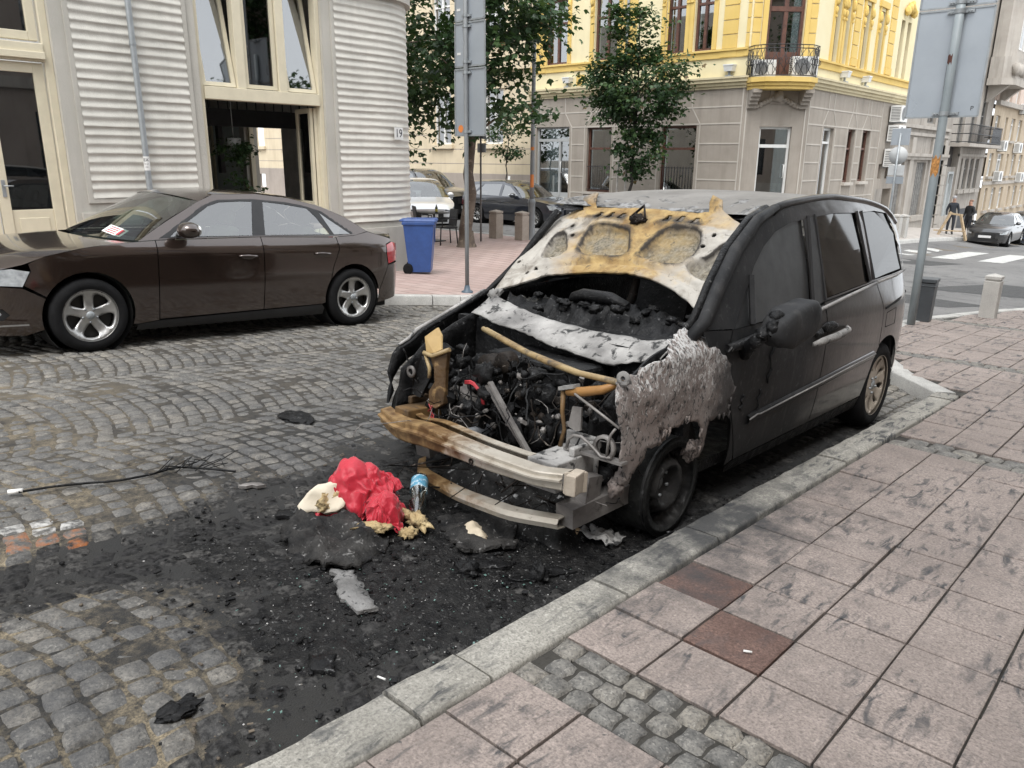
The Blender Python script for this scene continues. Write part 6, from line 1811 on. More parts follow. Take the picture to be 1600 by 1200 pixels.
q = MB(); q.bar((.72, -.62, .20), (.76, -.20, .24), .10, .09); q.bar((.74, -.5, .22), (.74, -.48, .36), .06, .1); q.build('chassis_leg', M_greysteel, van); q = MB(); q.bar((-.50, -.35, .12), (-.55, .1, .22), .10, .09); q.build('chassis_leg', M_greysteel, van)
M_yel = m_speck('scorched_ochre', (.28, .17, .06), (.44, .31, .14), (.46, .43, .38), 8, (.62, .78), .6, .25)
q = MB(); q.prism([(-.395, -.45, .783), (-.332, -.42, .838), (-.300, -.42, .80), (-.265, -.45, .734), (-.31, -.46, .712), (-.366, -.46, .70)], (0, .015, 0)); q.build('lamp_bracket', M_yel, van, bevel=.004)
q = MB(); q.prism([(-.368, -.46, .705), (-.300, -.465, .715), (-.225, -.44, .738), (-.235, -.44, .635), (-.240, -.45, .54), (-.245, -.45, .449), (-.28, -.46, .425), (-.336, -.45, .425), (-.345, -.46, .503), (-.30, -.47, .56), (-.31, -.46, .63)], (0, .03, 0)); q.v = [tuple(Vector(p) + Vector((.6, 1, .4)) * .02 * noise.noise(Vector(p) * 14)) for p in q.v]; q.build('lamp_bracket', m_speck('charred_rust', (.018, .012, .008), (.10, .058, .025), (.28, .18, .08), 13, (.58, .7), .6), van, bevel=.006)
q = MB(); q.tube([(-.372, -.47, .705), (-.30, -.475, .70), (-.20, -.45, .748)], .012, 6); q.tube([(-.368, -.465, .70), (-.325, -.47, .63), (-.325, -.47, .58)], .010, 6); q.build('bracket_flange', M_ochre, van)
q = MB(); q.prism([(-.545, -.40, .44), (-.45, -.42, .44), (-.40, -.40, .55), (-.40, -.36, .69), (-.47, -.40, .66), (-.50, -.42, .62)], (0, .02, 0)); q.build('right_wing_remains', M_char, van)
q = MB(); q.lathe([(.018, 0), (.032, 0), (.032, .012), (.018, .012), (.018, 0)], 20, 'Y', (-.505, -.445, .575)); q.build('tow_eye', M_greysteel, van)
q = MB(); q.tube([(-.312, -.10, .806), (-.05, -.19, .782), (.125, -.25, .770), (.34, -.33, .766), (.561, -.40, .769), (.86, -.48, .792)], .014, 8)
q.grid([[(x, u, h + .012) for x, u, h in pts_] for pts_ in (((-.312, -.10, .80), (.125, -.25, .764), (.561, -.40, .763), (.86, -.48, .785)), ((-.312, -.07, .80), (.125, -.22, .764), (.561, -.37, .763), (.86, -.45, .785)))]); q.build('slam_panel', M_ochre, van)
q = MB(); q.lathe([(.012, 0), (.032, 0), (.032, .008), (.012, .008), (.012, 0)], 20, 'Y', (.875, -.50, .815)); q.bar((.84, -.48, .79), (.90, -.49, .80), .03, .01); q.build('wing_lug', M_whiteash, van)
q = MB(); q.tube([(.57, -.46, .692), (.66, -.47, .712), (.76, -.47, .742), (.84, -.45, .785)], [.018, .022, .020, .012], 8); q.v = [(x, y, h * .6 + .4 * (.692 + (x - .57) * .34) if False else h) for x, y, h in q.v]; q.build('headlamp_beam', m_speck('orange_scorch', (.22, .10, .025), (.38, .21, .075), (.10, .06, .03), 10, (.6, .75), .5, .2), van)
q = MB(); q.box((.575, -.46, .715), (.085, .05, .016), Matrix.Rotation(-.3, 3, 'Y')); q.build('lamp_plate', M_whiteash, van)
q = MB()
for k in range(3): q.lathe([(.008, -.002), (.008, .002)], 8, 'Z', (.552 + k * .022, -.465, .7235 + k * .006))
q.build('plate_holes', M_gap, van)
q = MB(); q.tube([(.545, -.46, .69), (.55, -.465, .60), (.565, -.46, .52), (.555, -.47, .44)], [.012, .010, .009, .011], 8); q.build('lamp_stay', M_rust, van)
q = MB(); q.prism([(.585, -.44, .625), (.635, -.44, .630), (.645, -.45, .53), (.62, -.45, .52), (.575, -.45, .535)], (0, .012, 0)); q.build('lamp_stay', M_greysteel, van)
q = MB(); q.tube([(.615, -.5, .455), (.63, -.51, .50), (.66, -.515, .525), (.70, -.515, .530), (.735, -.51, .51), (.765, -.50, .485), (.80, -.5, .462), (.85, -.5, .47)], .0075, 6); q.tube([(.86, -.5, .60), (.84, -.5, .57), (.83, -.5, .53), (.828, -.5, .47)], .006, 6)
q.tube([(.63, -.49, .70), (.88, -.5, .607)], .006, 6); q.build('bent_pipe', M_greysteel, van)
q = MB(); q.lathe([(.04, 0), (.055, .0), (.055, .02), (.04, .02), (.04, 0)], 20, 'Y', (.80, -.49, .50)); q.bar((.60, -.48, .452), (.90, -.47, .452), .05, .012); q.build('lamp_ring', M_greysteel, van)
# engine: block, head, pulleys, alternator, hoses, looms
q = MB(); q.box((.05, -.02, .42), (.80, .34, .36)); q.box((.05, .02, .64), (.62, .30, .12)); q.box((-.45, .0, .38), (.25, .3, .3)); q.v = [tuple(Vector(p) + Vector((1, 1, 1)) * .02 * noise.noise(Vector(p) * 9)) for p in q.v]
q.build('engine_block', M_char, van, bevel=.02)
def lump(n, lo, hi, smin, smax, m, name, seed):
    rnd = random.Random(seed); q = MB()
    for k in range(n):
        p = [rnd.uniform(a, b_) for a, b_ in zip(lo, hi)]
        s = rnd.uniform(smin, smax)
        if rnd.random() < .22: q.box(p, (s * rnd.uniform(.6, 1.8), s * rnd.uniform(.5, 1.2), s * rnd.uniform(.5, 1.4)), Matrix.Rotation(rnd.uniform(0, 3), 3, Vector((rnd.random(), rnd.random(), rnd.random() + .1)).normalized()))
        else: q.blob(p, (s * rnd.uniform(.5, 1.1), s * rnd.uniform(.4, .9), s * rnd.uniform(.5, 1.)), seed + k, .5, 2.2, 7)
    o = q.build(name, m, van); o['kind'] = 'stuff'; return o
lump(190, (-.50, -.41, .27), (.80, -.10, .70), .015, .065, M_char, 'burnt_engine_parts', 21)
lump(70, (-.45, -.42, .30), (.78, -.18, .70), .006, .022, M_greysteel, 'metal_fittings', 22)
lump(22, (-.45, -.36, .40), (.75, -.20, .72), .012, .035, M_char2, 'scorched_fittings', 23)
q = MB()
q.lathe([(.02, -.05), (.085, -.05), (.09, -.03), (.09, .03), (.082, .05), (.02, .05)], 24, 'Y', (-.29, -.26, .43)); 
for k in range(12):
    a = k * math.pi / 6; q.bar((-.29 + .045 * math.cos(a), -.315, .43 + .045 * math.sin(a)), (-.29 + .08 * math.cos(a), -.312, .43 + .08 * math.sin(a)), .012, .01)
q.build('alternator', M_greysteel, van)
q = MB(); q.lathe([(.02, -.10), (.08, -.10), (.092, -.06), (.092, .05), (.06, .06)], 24, 'Y', (-.26, -.22, .292)); q.v = [tuple(Vector(p) + Vector((1, 1, 1)) * .010 * noise.noise(Vector(p) * 30)) for p in q.v]; q.build('compressor', M_char2, van)
q = MB(); q.lathe([(.001, -.085), (.036, -.085), (.04, -.075), (.04, .06)], 24, 'Y', (-.143, -.27, .289)); q.build('filter_cap', m_speck('grey_cap', (.24, .25, .27), (.32, .33, .35), (.2, .2, .2), 9, rough=.5), van)
q = MB(); q.lathe([(.001, -.04), (.05, -.04), (.055, -.03), (.055, .03)], 20, 'Y', (.02, -.26, .70)); q.lathe([(.001, -.05), (.06, -.05), (.06, .03)], 20, 'Y', (-.10, -.24, .66)); q.build('air_flow_housing', M_char2, van)
q = MB(); q.bar((.06, -.42, .628), (.20, -.43, .49), .028, .012); q.bar((.20, -.43, .49), (.41, -.45, .30), .026, .012); q.bar((.02, -.40, .60), (.17, -.41, .46), .020, .010); q.bar((.17, -.41, .46), (.33, -.42, .325), .016, .010); q.build('radiator_strut', M_greysteel, van)
def wires(n, seed, lo, hi, r, m, name, L=.3):
    rnd = random.Random(seed); q = MB()
    for k in range(n):
        p = Vector([rnd.uniform(a, b_) for a, b_ in zip(lo, hi)]); d = Vector((rnd.gauss(0, 1), rnd.gauss(0, .35), rnd.gauss(0, .8))).normalized()
        pts = [p.copy()]
        for j in range(rnd.randint(6, 14)):
            d = (d + Vector((rnd.gauss(0, .35), rnd.gauss(0, .15), rnd.gauss(0, .35) - .06))).normalized(); p = p + d * L / 8
            p.x = min(max(p.x, lo[0] - .06), hi[0] + .06); p.z = min(max(p.z, lo[2] - .05), hi[2] + .05); pts.append(p.copy())
        q.tube(pts, rnd.uniform(*r), 5)
    o = q.build(name, m, van); o['kind'] = 'stuff'; return o
wires(48, 31, (-.48, -.40, .28), (.80, -.24, .70), (.002, .005), M_char, 'wiring_loom', .3)
wires(12, 32, (-.46, -.46, .30), (.78, -.30, .74), (.0015, .0035), M_greysteel, 'bare_wires', .35)
wires(12, 33, (-.40, -.46, .30), (.75, -.32, .70), (.002, .004), M_char2, 'scorched_wires', .4)
M_redw = mat('red_wire', (.36, .03, .04), .5, var=.3)
q = MB()
for o in (0, .006, .012): q.tube([(-.133, -.40, .579 + o), (-.095, -.40, .588 + o), (-.071, -.40, .584 + o), (-.019 + o, -.40, .553), (-.004 + o, -.40, .50)], .005, 6)
for a, b_ in (((-.324, -.47, .442), (-.30, -.48, .34)), ((-.31, -.47, .40), (-.275, -.49, .36)), ((-.30, -.48, .38), (-.166, -.50, .35)), ((-.33, -.47, .40), (-.29, -.48, .44))): q.tube([a, tuple((i + j) / 2 + .01 for i, j in zip(a, b_)), b_], .003, 5)
q.build('red_cables', M_redw, van)
q = MB()
rnd = random.Random(8)
for k in range(26):
    p = Vector((rnd.uniform(-.3, .6), rnd.uniform(-.68, -.35), rnd.uniform(.12, .26))); q.tube([p, p + Vector((rnd.gauss(0, .08), rnd.gauss(0, .05), rnd.gauss(0, .03))), p + Vector((rnd.gauss(0, .14), rnd.gauss(0, .08), rnd.gauss(0, .05)))], rnd.uniform(.002, .005), 5)
q.build('fallen_wires', M_char2, van)['kind'] = 'stuff'
# radiator remains: heap of ash and fins inside the front
rows = []
for i in range(60):
    x = -.30 + 1.0 * i / 59; row = []
    for k in range(26):
        u = -.60 + .50 * k / 25; e = min(1, min(i, 59 - i) / 9, min(k, 25 - k) / 6)
        row.append((x, u, -.03 + e * (.16 + .05 * noise.noise(Vector((x * 5, u * 6, 7))) + .05 * noise.noise(Vector((x * 15, u * 17, 3))) + .025 * noise.noise(Vector((x * 40, u * 40, 1))))))
    rows.append(row)
q = MB(); q.grid(rows); q.build('ash_heap', m_speck('ash_heap', (.010, .010, .010), (.035, .034, .033), (.34, .34, .34), 34, (.60, .68), .9), van)
# ================================================================== STREET FURNITURE AND PEOPLE
PV = .115
def gp(x, y, h=PV): return (x, y, G(x, y) + h)
M_pole = m_speck('painted_pole', (.17, .18, .185), (.25, .26, .265), (.11, .06, .045), 5, (.66, .72), .5, .15)
M_signback = m_speck('sign_back', (.30, .33, .36), (.38, .41, .44), (.30, .32, .34), 2, (.7, .8), .45, .05, .3)
M_orange = mat('orange_sticker', (.62, .20, .05), .5, var=.1); M_stk = mat('white_sticker', (.62, .62, .60), .5, var=.08)
t = thing('sign_pole', 'tall grey pole with three sign backs above each other, behind the brown saloon', 'sign pole', gp(-8.07, 7.84))
zb = t.location.z
q = MB(); q.tube([(0, 0, z) for z in (0, 1, 2, 3, 5.2)], .03, 12); q.build('pole', M_pole, t)
q = MB(); q.lathe([(.085, 0), (.085, .02), (.05, .035), (.036, .10), (.032, .11)], 16); q.build('base_flange', mat('blue_flange', (.07, .10, .13), .5), t)
for (z0, z1, w) in ((1.835, 2.70, .585), (2.735, 3.28, .565), (3.31, 4.6, .55)):
    q = MB(); cx = -8.025 + 8.07; q.box((cx, .045, (z0 + z1) / 2 - zb), (w, .012, z1 - z0)); q.frame = None
    o = q.build('sign_panel', M_signback, t, bevel=.004)
    q = MB(); a, b_, c, d = cx - w / 2, cx + w / 2, z0 - zb, z1 - zb
    for p, r in (((a, c), (b_, c)), ((b_, c), (b_, d)), ((b_, d), (a, d)), ((a, d), (a, c))): q.bar((p[0], .036, p[1]), (r[0], .036, r[1]), .022, .014, (0, 1, 0))
    q.build('sign_rim', M_steel, o)
    q = MB()
    for z in (z0 + .05 - zb, z1 - .05 - zb): q.lathe([(.036, -.018), (.036, .018)], 12, c=(0, 0, z)); q.box((0, .02, z), (.16, .03, .03))
    q.build('clamp', M_steel, o)
q = MB(); q.lathe([(.001, 0), (.05, 0)], 20, 'Y', (-8.213 + 8.07, .036, 1.925 - zb)); q.build('sticker', M_orange, t)
for dz in (2.98, 3.62, 3.4): pass
for z in (2.90, 3.45): q = MB(); q.box((-.17, .0365, z - zb), (.07, .002, .03)); q.build('sticker', M_stk, t)

t = thing('sign_pole', 'thick pole with flaking paint holding a large grey sign back behind the burnt car', 'sign pole', gp(-2.90, 11.14, KH))
zb = t.location.z
M_pole2 = m_speck('flaking_pole', (.20, .235, .25), (.28, .31, .32), (.13, .06, .045), 3.2, (.66, .71), .5, .2)
q = MB(); q.tube([(0, 0, z) for z in (0, 1, 2, 3, 4.6)], .052, 14); q.build('pole', M_pole2, t)
for (z0, z1) in ((2.085, 3.325), (3.36, 4.4)):
    q = MB(); q.box((-.055, .075, (z0 + z1) / 2 - zb), (.835, .012, z1 - z0)); o = q.build('sign_panel', M_signback, t, bevel=.004)
    a, b_, c, d = -.4725, .3625, z0 - zb, z1 - zb
    q = MB()
    for p, r in (((a, c), (b_, c)), ((b_, c), (b_, d)), ((b_, d), (a, d)), ((a, d), (a, c))): q.bar((p[0], .066, p[1]), (r[0], .066, r[1]), .02, .014, (0, 1, 0))
    q.build('sign_rim', M_steel, o)
    q = MB()
    for z in (z0 + .035 - zb, z1 - .035 - zb):
        q.lathe([(.058, -.025), (.058, .025)], 14, c=(0, 0, z)); q.box((0, .045, z), (.30, .02, .035))
        for s in (-.12, -.09, .09, .12): q.lathe([(.001, -.012), (.009, -.012), (.009, 0)], 8, 'Y', (s, .035, z))
    q.build('clamp', M_steel, o)
    if z0 < 3: text_mesh('lettering', 'P', .075, ink, (.285, .0685, 2.175 - zb), face_rot((0, -1, 0)), o, .0006)
q = MB()
for z0, z1, a0, a1 in ((2.36, 2.78, 150, 200), (2.70, 2.80, 150, 280), (1.9, 2.2, 160, 190)):
    q.grid([[(.0532 * math.cos(math.radians(a)), .0532 * math.sin(math.radians(a)), z - zb + .02 * math.sin(a * .2 + z * 30)) for a in np.linspace(a0, a1, 8)] for z in np.linspace(z0, z1, 6)])
q.build('rust_patch', mat('rust_brown', (.09, .035, .025), .85, var=.4, vscale=20), t)
q = MB(); q.grid([[(.0533 * math.cos(math.radians(a)), .0533 * math.sin(math.radians(a)), z - zb + .03 * math.sin(a * .1)) for a in np.linspace(200, 330, 9)] for z in np.linspace(1.38, 1.60, 5)]); q.build('torn_sticker', mat('torn_orange', (.42, .20, .06), .8, var=.5, vscale=30), t)

def bollard(name, label, loc, s, h, m, group='stone bollards', rz=0):
    t = thing(name, label, 'bollard', loc, (0, 0, rz), group)
    q = MB(); q.box((0, 0, h * .40), (s, s, h * .80 + .05)); q.build('shaft', m, t, bevel=.008)
    q = MB(); q.box((0, 0, h * .84), (s * .86, s * .86, h * .08)); q.box((0, 0, h * .905), (s, s, h * .07)); q.add([(-s / 2, -s / 2, h * .94), (s / 2, -s / 2, h * .94), (s / 2, s / 2, h * .94), (-s / 2, s / 2, h * .94), (0, 0, h * 1.0)], [(0, 1, 4), (1, 2, 4), (2, 3, 4), (3, 0, 4)], False); q.build('cap', m, t, bevel=.005)
    return t
M_bol = m_stone('bollard_stone', (.40, .385, .36), (.52, .50, .465)); M_bol2 = m_stone('bollard_stone_brown', (.33, .28, .235), (.43, .37, .31))
bollard('bollard', 'pale stone bollard with a pyramid cap at the kerb right of the burnt car', gp(-2.42, 13.3, KH), .215, .66, M_bol)
bollard('bollard', 'brownish stone bollard nearer the tree on the far pavement edge', gp(-14.46, 15.14), .27, .75, M_bol2)
bollard('bollard', 'brownish stone bollard beside the lamp post on the far pavement edge', gp(-13.63, 15.25), .27, .75, M_bol2)
bollard('bollard', 'stone bollard glimpsed through the burnt car under its bonnet', gp(-8.2, 9.9), .24, .66, M_bol)
bollard('bollard', 'tall cream stone post at the far corner, left of its twin', gp(-9.75, 33.2, .12), .36, .92, M_bol)
bollard('bollard', 'tall cream stone post at the far corner, right of its twin', gp(-9.72, 33.95, .12), .36, .92, M_bol)

t = thing('lamp_post', 'slim grey lamp post with a thicker foot and orange stickers by two bollards', 'lamp post', gp(-13.52, 15.5))
q = MB(); q.tube([(0, 0, z) for z in (.9, 1.7, 3.4, 5.5, 8)], [.06, .058, .052, .046, .042], 14); q.build('pole', M_pole, t)
q = MB(); q.lathe([(.12, 0), (.10, .03), (.092, .05), (.092, .92), (.10, .94), (.10, .98), (.07, 1.05)], 18); q.build('foot', M_pole, t)
for z, h in ((1.80, .04), (1.0, .16)):
    q = MB(); q.grid([[(.062 * math.cos(a), .062 * math.sin(a), z - t.location.z + d) for a in np.linspace(-1.7, -.1, 7)] for d in (-h, h)]); q.build('sticker', M_orange, t)
t = thing('sign_pole', 'thin rusty pole with two tiny sign backs between the tree trunk and the bollards', 'sign pole', gp(-14.2, 14.3))
zb = t.location.z
q = MB(); q.tube([(0, 0, z) for z in (0, .8, 1.6, 2.85)], .024, 10); q.build('pole', m_speck('rusty_pole', (.10, .10, .10), (.17, .165, .16), (.15, .08, .05), 4, (.55, .65), .6, .2), t)
q = MB(); q.prism([(-.15, .03, 2.03 - zb), (.18, .03, 2.0 - zb), (.08, .03, 2.28 - zb), (-.07, .03, 2.30 - zb)], (0, .01, 0)); q.box((0, .035, 1.80 - zb), (.30, .01, .22)); q.build('sign_panel', M_signback, t)
t = thing('sign_pole', 'pole with four small stacked sign backs, one round, at the far corner', 'sign pole', gp(-7.42, 24.5, 0))
zb = t.location.z
q = MB(); q.tube([(0, 0, z) for z in (0, 1, 2, 3.7)], .028, 10); q.build('pole', M_steel, t)
q = MB(); q.box((0, .04, 2.26 - zb), (.50, .01, .46)); q.build('sign_panel', M_signback, t, bevel=.004)
q = MB(); q.lathe([(.001, 0), (.255, 0), (.255, .012)], 28, 'Y', (0, .035, 1.745 - zb)); q.build('round_sign', M_stk if False else mat('pale_sign_back', (.45, .46, .46), .5, var=.08), t)
q = MB(); q.box((0, .04, 1.335 - zb), (.44, .01, .29)); q.build('sign_panel', mat('pale_sign_back', (.45, .46, .46)), t, bevel=.004)
q = MB(); q.box((0, .04, 1.06 - zb), (.47, .01, .20)); q.build('sign_panel', M_signback, t, bevel=.004)

# blue wheeled bin
ax = Vector((.674, -.738, 0)); bkd = Vector((-.738, -.674, 0))
t = thing('wheelie_bin', 'blue plastic wheeled bin standing at the rounded corner of the pale house', 'bin', gp(-10.42, 8.98), (0, 0, math.atan2(ax.y, ax.x) + math.pi))
t.scale = (.82, .86, 1.0)
M_blue = mat('blue_plastic', (.030, .075, .235), .42, var=.12, vscale=5, dirt=.15)
q = MB(); q.add([(a * w, b_ * d - .0, z) for z, w, d in ((.04, .21, .22), (.90, .29, .31)) for a, b_ in ((-1, -1), (1, -1), (1, 1), (-1, 1))], [(3, 2, 1, 0), (4, 5, 6, 7), (0, 1, 5, 4), (1, 2, 6, 5), (2, 3, 7, 6), (3, 0, 4, 7)], False)
q.box((0, 0, .885), (.62, .66, .05)); q.box((0, -.30, .70), (.03, .02, .3)); q.build('body', M_blue, t, bevel=.02)
q = MB(); q.box((0, -.02, .935), (.60, .68, .045), taper=.93); q.box((0, .345, .93), (.5, .08, .035)); q.build('lid', M_blue, t, bevel=.015)
for sd in (1, -1):
    q = MB(); q.lathe([(.001, -.025), (.05, -.03), (.09, -.025), (.10, -.015), (.10, .015), (.09, .025), (.05, .03), (.001, .025)], 24, 'X', (sd * .235, .235, .10)); q.build('wheel', M_tyre, t)
# litter bin
t = thing('litter_bin', 'dark grey tapered litter bin on the pavement corner beside the flaking sign pole', 'litter bin', gp(-2.92, 11.75, KH), (0, 0, .1))
q = MB(); q.box((0, 0, .27), (.20, .24, .54), taper=1.12); q.build('body', mat('bin_grey', (.045, .05, .055), .5, var=.15), t, bevel=.008)
q = MB(); q.box((0, 0, .575), (.25, .29, .05)); q.box((0, 0, .505), (.235, .28, .015)); q.build('rim', mat('bin_grey', (.045, .05, .055)), t, bevel=.006)
# cafe chairs and table
M_rattan = mat('black_rattan', (.02, .02, .021), .6, var=.3, vscale=60, bump=.6, bscale=200)
def cafe_chair(x, y, rz, label):
    t = thing('cafe_chair', label, 'chair', gp(x, y), (0, 0, rz), 'black cafe chairs')
    q = MB(); q.box((0, 0, .43), (.46, .46, .04)); q.build('seat', M_rattan, t, bevel=.01)
    q = MB(); q.box((0, .22, .66), (.46, .035, .40), Matrix.Rotation(-.14, 3, 'X')); q.build('backrest', M_rattan, t, bevel=.012)
    for a, b_ in ((-1, -1), (1, -1), (1, 1), (-1, 1)):
        q = MB(); q.tube([(a * .20, b_ * .20, .42), (a * .225, b_ * .235, 0)], .017, 8); q.build('leg', M_rattan, t)
    for a in (-1, 1):
        q = MB(); q.tube([(a * .23, -.18, .43), (a * .24, -.18, .62), (a * .24, .0, .645), (a * .235, .23, .63)], .016, 8); q.build('armrest', M_rattan, t)
cafe_chair(-14.35, 13.2, math.radians(-20), 'black cafe chair nearest the tree trunk, turned sideways behind the blue bin')
cafe_chair(-15.75, 13.7, math.radians(150), 'black cafe chair farther from the tree, hidden up to its back by the blue bin')
t = thing('cafe_table', 'small black cafe table between two black chairs behind the blue bin', 'table', gp(-15.1, 13.5))
q = MB(); q.box((0, 0, .72), (.62, .62, .025)); q.build('table_top', M_rattan, t, bevel=.008)
q = MB(); q.tube([(0, 0, .71), (0, 0, .03)], .025, 10); q.box((0, 0, .015), (.42, .42, .03)); q.build('pedestal', M_iron, t)
t = thing('condiment_bottle', 'small dark bottle with yellow label standing on the cafe table', 'bottle', (-14.95, 13.45, G(-15.1, 13.5) + PV + .733))
q = MB(); q.lathe([(.001, 0), (.035, 0), (.035, .13), (.014, .17), (.014, .20), (.001, .20)], 14); q.build('body', mat('bottle_dark', (.05, .05, .02), .2), t)
q = MB(); q.lathe([(.0357, .03), (.0357, .09)], 14); q.build('label', mat('yellow_label', (.55, .45, .08), .5), t)
# wooden sawhorse and two people at the far end
t = thing('sawhorse', 'raw wooden trestle standing by the black saloon down the street', 'trestle', gp(-9.45, 40.6, .0), (0, 0, .2))
M_wood = mat('raw_wood', (.36, .27, .17), .8, var=.2, vscale=9)
q = MB()
for sd in (-1, 1):
    q.bar((-.62 * 1, sd * .35, 0), (-.15, sd * .05, 1.25), .06, .10); q.bar((.62, sd * .35, 0), (.25, sd * .05, 1.15), .06, .10)
q.build('legs', M_wood, t)
q = MB(); q.bar((-.75, -.25, .42), (.55, -.25, .42), .1, .05); q.bar((-.25, 0, 1.2), (.35, 0, 1.12), .1, .08); q.build('rail', M_wood, t)

def person(label, loc, rz, pose, skin_c, top_c, leg_c, hair_c, bald=False):
    t = thing('person', label, 'person', loc, (0, 0, rz))
    V = [(0, 0, .95), (0, .0, 1.12), (0, .0, 1.32), (0, .0, 1.46), (0, -.01, 1.54), (0, -.02, 1.63), (0, -.02, 1.73), (.17, 0, 1.42), (.25, .02, 1.16), pose[0], (-.17, 0, 1.42), (-.25, .02, 1.16), pose[1], (.10, 0, .90), (.11, -.02, .50), (.11, .02, .07), (.12, -.13, .03), (-.10, 0, .90), (-.12, -.02, .50), (-.12, .03, .07), (-.13, -.12, .03)]
    E_ = [(0, 1), (1, 2), (2, 3), (3, 4), (4, 5), (5, 6), (3, 7), (7, 8), (8, 9), (3, 10), (10, 11), (11, 12), (0, 13), (13, 14), (14, 15), (15, 16), (0, 17), (17, 18), (18, 19), (19, 20)]
    Rr = [(.16, .12), (.15, .11), (.17, .12), (.12, .1), (.055, .055), (.085, .10), (.07, .085), (.075, .075), (.055, .055), (.04, .04), (.075, .075), (.055, .055), (.04, .04), (.10, .10), (.07, .07), (.05, .05), (.04, .035), (.10, .10), (.07, .07), (.05, .05), (.04, .035)]
    me = bpy.data.meshes.new('body'); me.from_pydata(V, E_, [])
    o = bpy.data.objects.new('body', me); COL.objects.link(o); o.parent = t
    md = o.modifiers.new('skin', 'SKIN'); sv = me.skin_vertices[0].data
    for s, r in zip(sv, Rr): s.radius = r
    sv[0].use_root = True
    md.use_smooth_shade = True
    o.modifiers.new('sub', 'SUBSURF').levels = 2; o.modifiers['sub'].render_levels = 2
    m, nt_, b = newmat('figure')
    sp = nt_.node('ShaderNodeSeparateXYZ'); nt_.link(nt_.coord(), sp.inputs[0])
    c = nt_.ramp(nt_.math('DIVIDE', sp.outputs[2], 2.0), (0, (.02, .02, .02)), (.05, leg_c), (.47, leg_c), (.475, top_c), (.755, top_c), (.757, skin_c), interp='CONSTANT')
    nt_.link(c, b.inputs['Base Color']); b.inputs['Roughness'].default_value = .8
    me.materials.append(m)
    q = MB(); q.blob((0, .02, 1.745), (.092, .112, .085 if not bald else .05), 3, .15); q.build('hair', mat('hair_%s' % ('thin' if bald else 'grey'), hair_c, .8), t)
    q = MB(); q.blob((0, -.118, 1.665), (.015, .022, .022), 1, 0); q.blob((.035, -.098, 1.69), (.010, .006, .006), 1, 0); q.blob((-.035, -.098, 1.69), (.010, .006, .006), 1, 0); q.build('face', mat('face_skin', (.30, .17, .12), .7), t)
    return t
person('person with grey hair in a dark jacket standing behind the wooden trestle', gp(-9.95, 42.3, .12), .4, ((.26, -.08, .92), (-.26, -.10, .92)), (.32, .20, .15), (.015, .018, .025), (.02, .022, .03), (.30, .30, .31))
person('bald person in dark clothes standing left of the black saloon', gp(-9.35, 42.9, .12), -.5, ((.22, -.20, 1.02), (-.24, -.12, .95)), (.36, .20, .14), (.012, .012, .014), (.016, .017, .022), (.22, .13, .09), True)
# cigarette end on the brown tile
t = tag(MB().tube([(0, 0, 0), (.024, .012, 0)], .0038, 8).build('cigarette_end', mat('cig_white', (.70, .69, .66), .7), loc=(-.885, 2.09, G(-.885, 2.09) + KH + .004)), 'white cigarette end lying on the brown paving tile', 'cigarette end')

# ---------------- the house on our own side of the street: it shows in the car windows
hs_ = thing('salmon_house', 'salmon rendered house along the near pavement, mirrored in the car windows', 'house', (3.4, 4, G(3.4, 4)))
FH = Facade((3.4, -14), (0, 1), (-1, 0))
HH_ = [(1.5 + 2.9 * k, 2.7 + 2.9 * k, .9, 2.7) for k in range(11)] + [(1.5 + 2.9 * k, 2.7 + 2.9 * k, 4.2, 6.2) for k in range(11)]
q = MB(); FH.wall(q, 0, 36.5, -2, 9.6, HH_, 0, .25); q.poly([(3.4, -14, 9.6), (3.4, 22.5, 9.6), (12, 22.5, 9.6), (12, -14, 9.6)]); q.poly([(3.4, 22.5, -2), (12, 22.5, -2), (12, 22.5, 9.6), (3.4, 22.5, 9.6)]); under(q.build('wall', plaster('salmon_render', (.27, .225, .195), (.34, .29, .25), .35, .3), fix=False), hs_)
q = MB()
for h in HH_: FH.box(q, *h, -.25, -.22)
under(q.build('window_panes', M_dkglass), hs_)
q = MB(); FH.box(q, 0, 35, 3.3, 3.6, 0, .12); FH.box(q, 0, 36.5, 9.3, 9.6, 0, .3); FH.box(q, 0, 35, -2, .5, 0, .05); under(q.build('cornice', GW2), hs_)
# ================================================================== TREES
def m_leaf():
    m, t, b = newmat('leaf')
    a = t.node('ShaderNodeAttribute', attribute_name='tone'); sep = t.node('ShaderNodeSeparateColor'); t.link(a.outputs['Color'], sep.inputs[0])
    c = t.ramp(sep.outputs[0], (0, (.016, .038, .016)), (.5, (.034, .072, .026)), (.88, (.065, .118, .036)), (.97, (.085, .12, .03)), (1, (.16, .11, .05)))
    out = t.n['Material Output']
    t.link(c, b.inputs['Base Color']); b.inputs['Roughness'].default_value = .45; b.inputs['Specular IOR Level'].default_value = .35
    tr = t.node('ShaderNodeBsdfTranslucent'); t.link(t.mix(.5, c, (.06, .11, .015)), tr.inputs['Color'])
    mx = t.node('ShaderNodeMixShader', i_0=.28); t.link(b.outputs[0], mx.inputs[1]); t.link(tr.outputs[0], mx.inputs[2]); t.link(mx.outputs[0], out.inputs['Surface'])
    return m
M_leaf = m_leaf()
M_bark = m_speck('bark', (.075, .055, .042), (.17, .135, .105), (.25, .20, .155), 9, (.56, .66), .9, 1.0)
LEAF = np.array([(0, 0, 0), (-.32, .18, .03), (-.50, .52, -.05), (-.20, .62, .05), (0, 1.0, -.08), (.20, .62, .05), (.50, .52, -.05), (.32, .18, .03)])
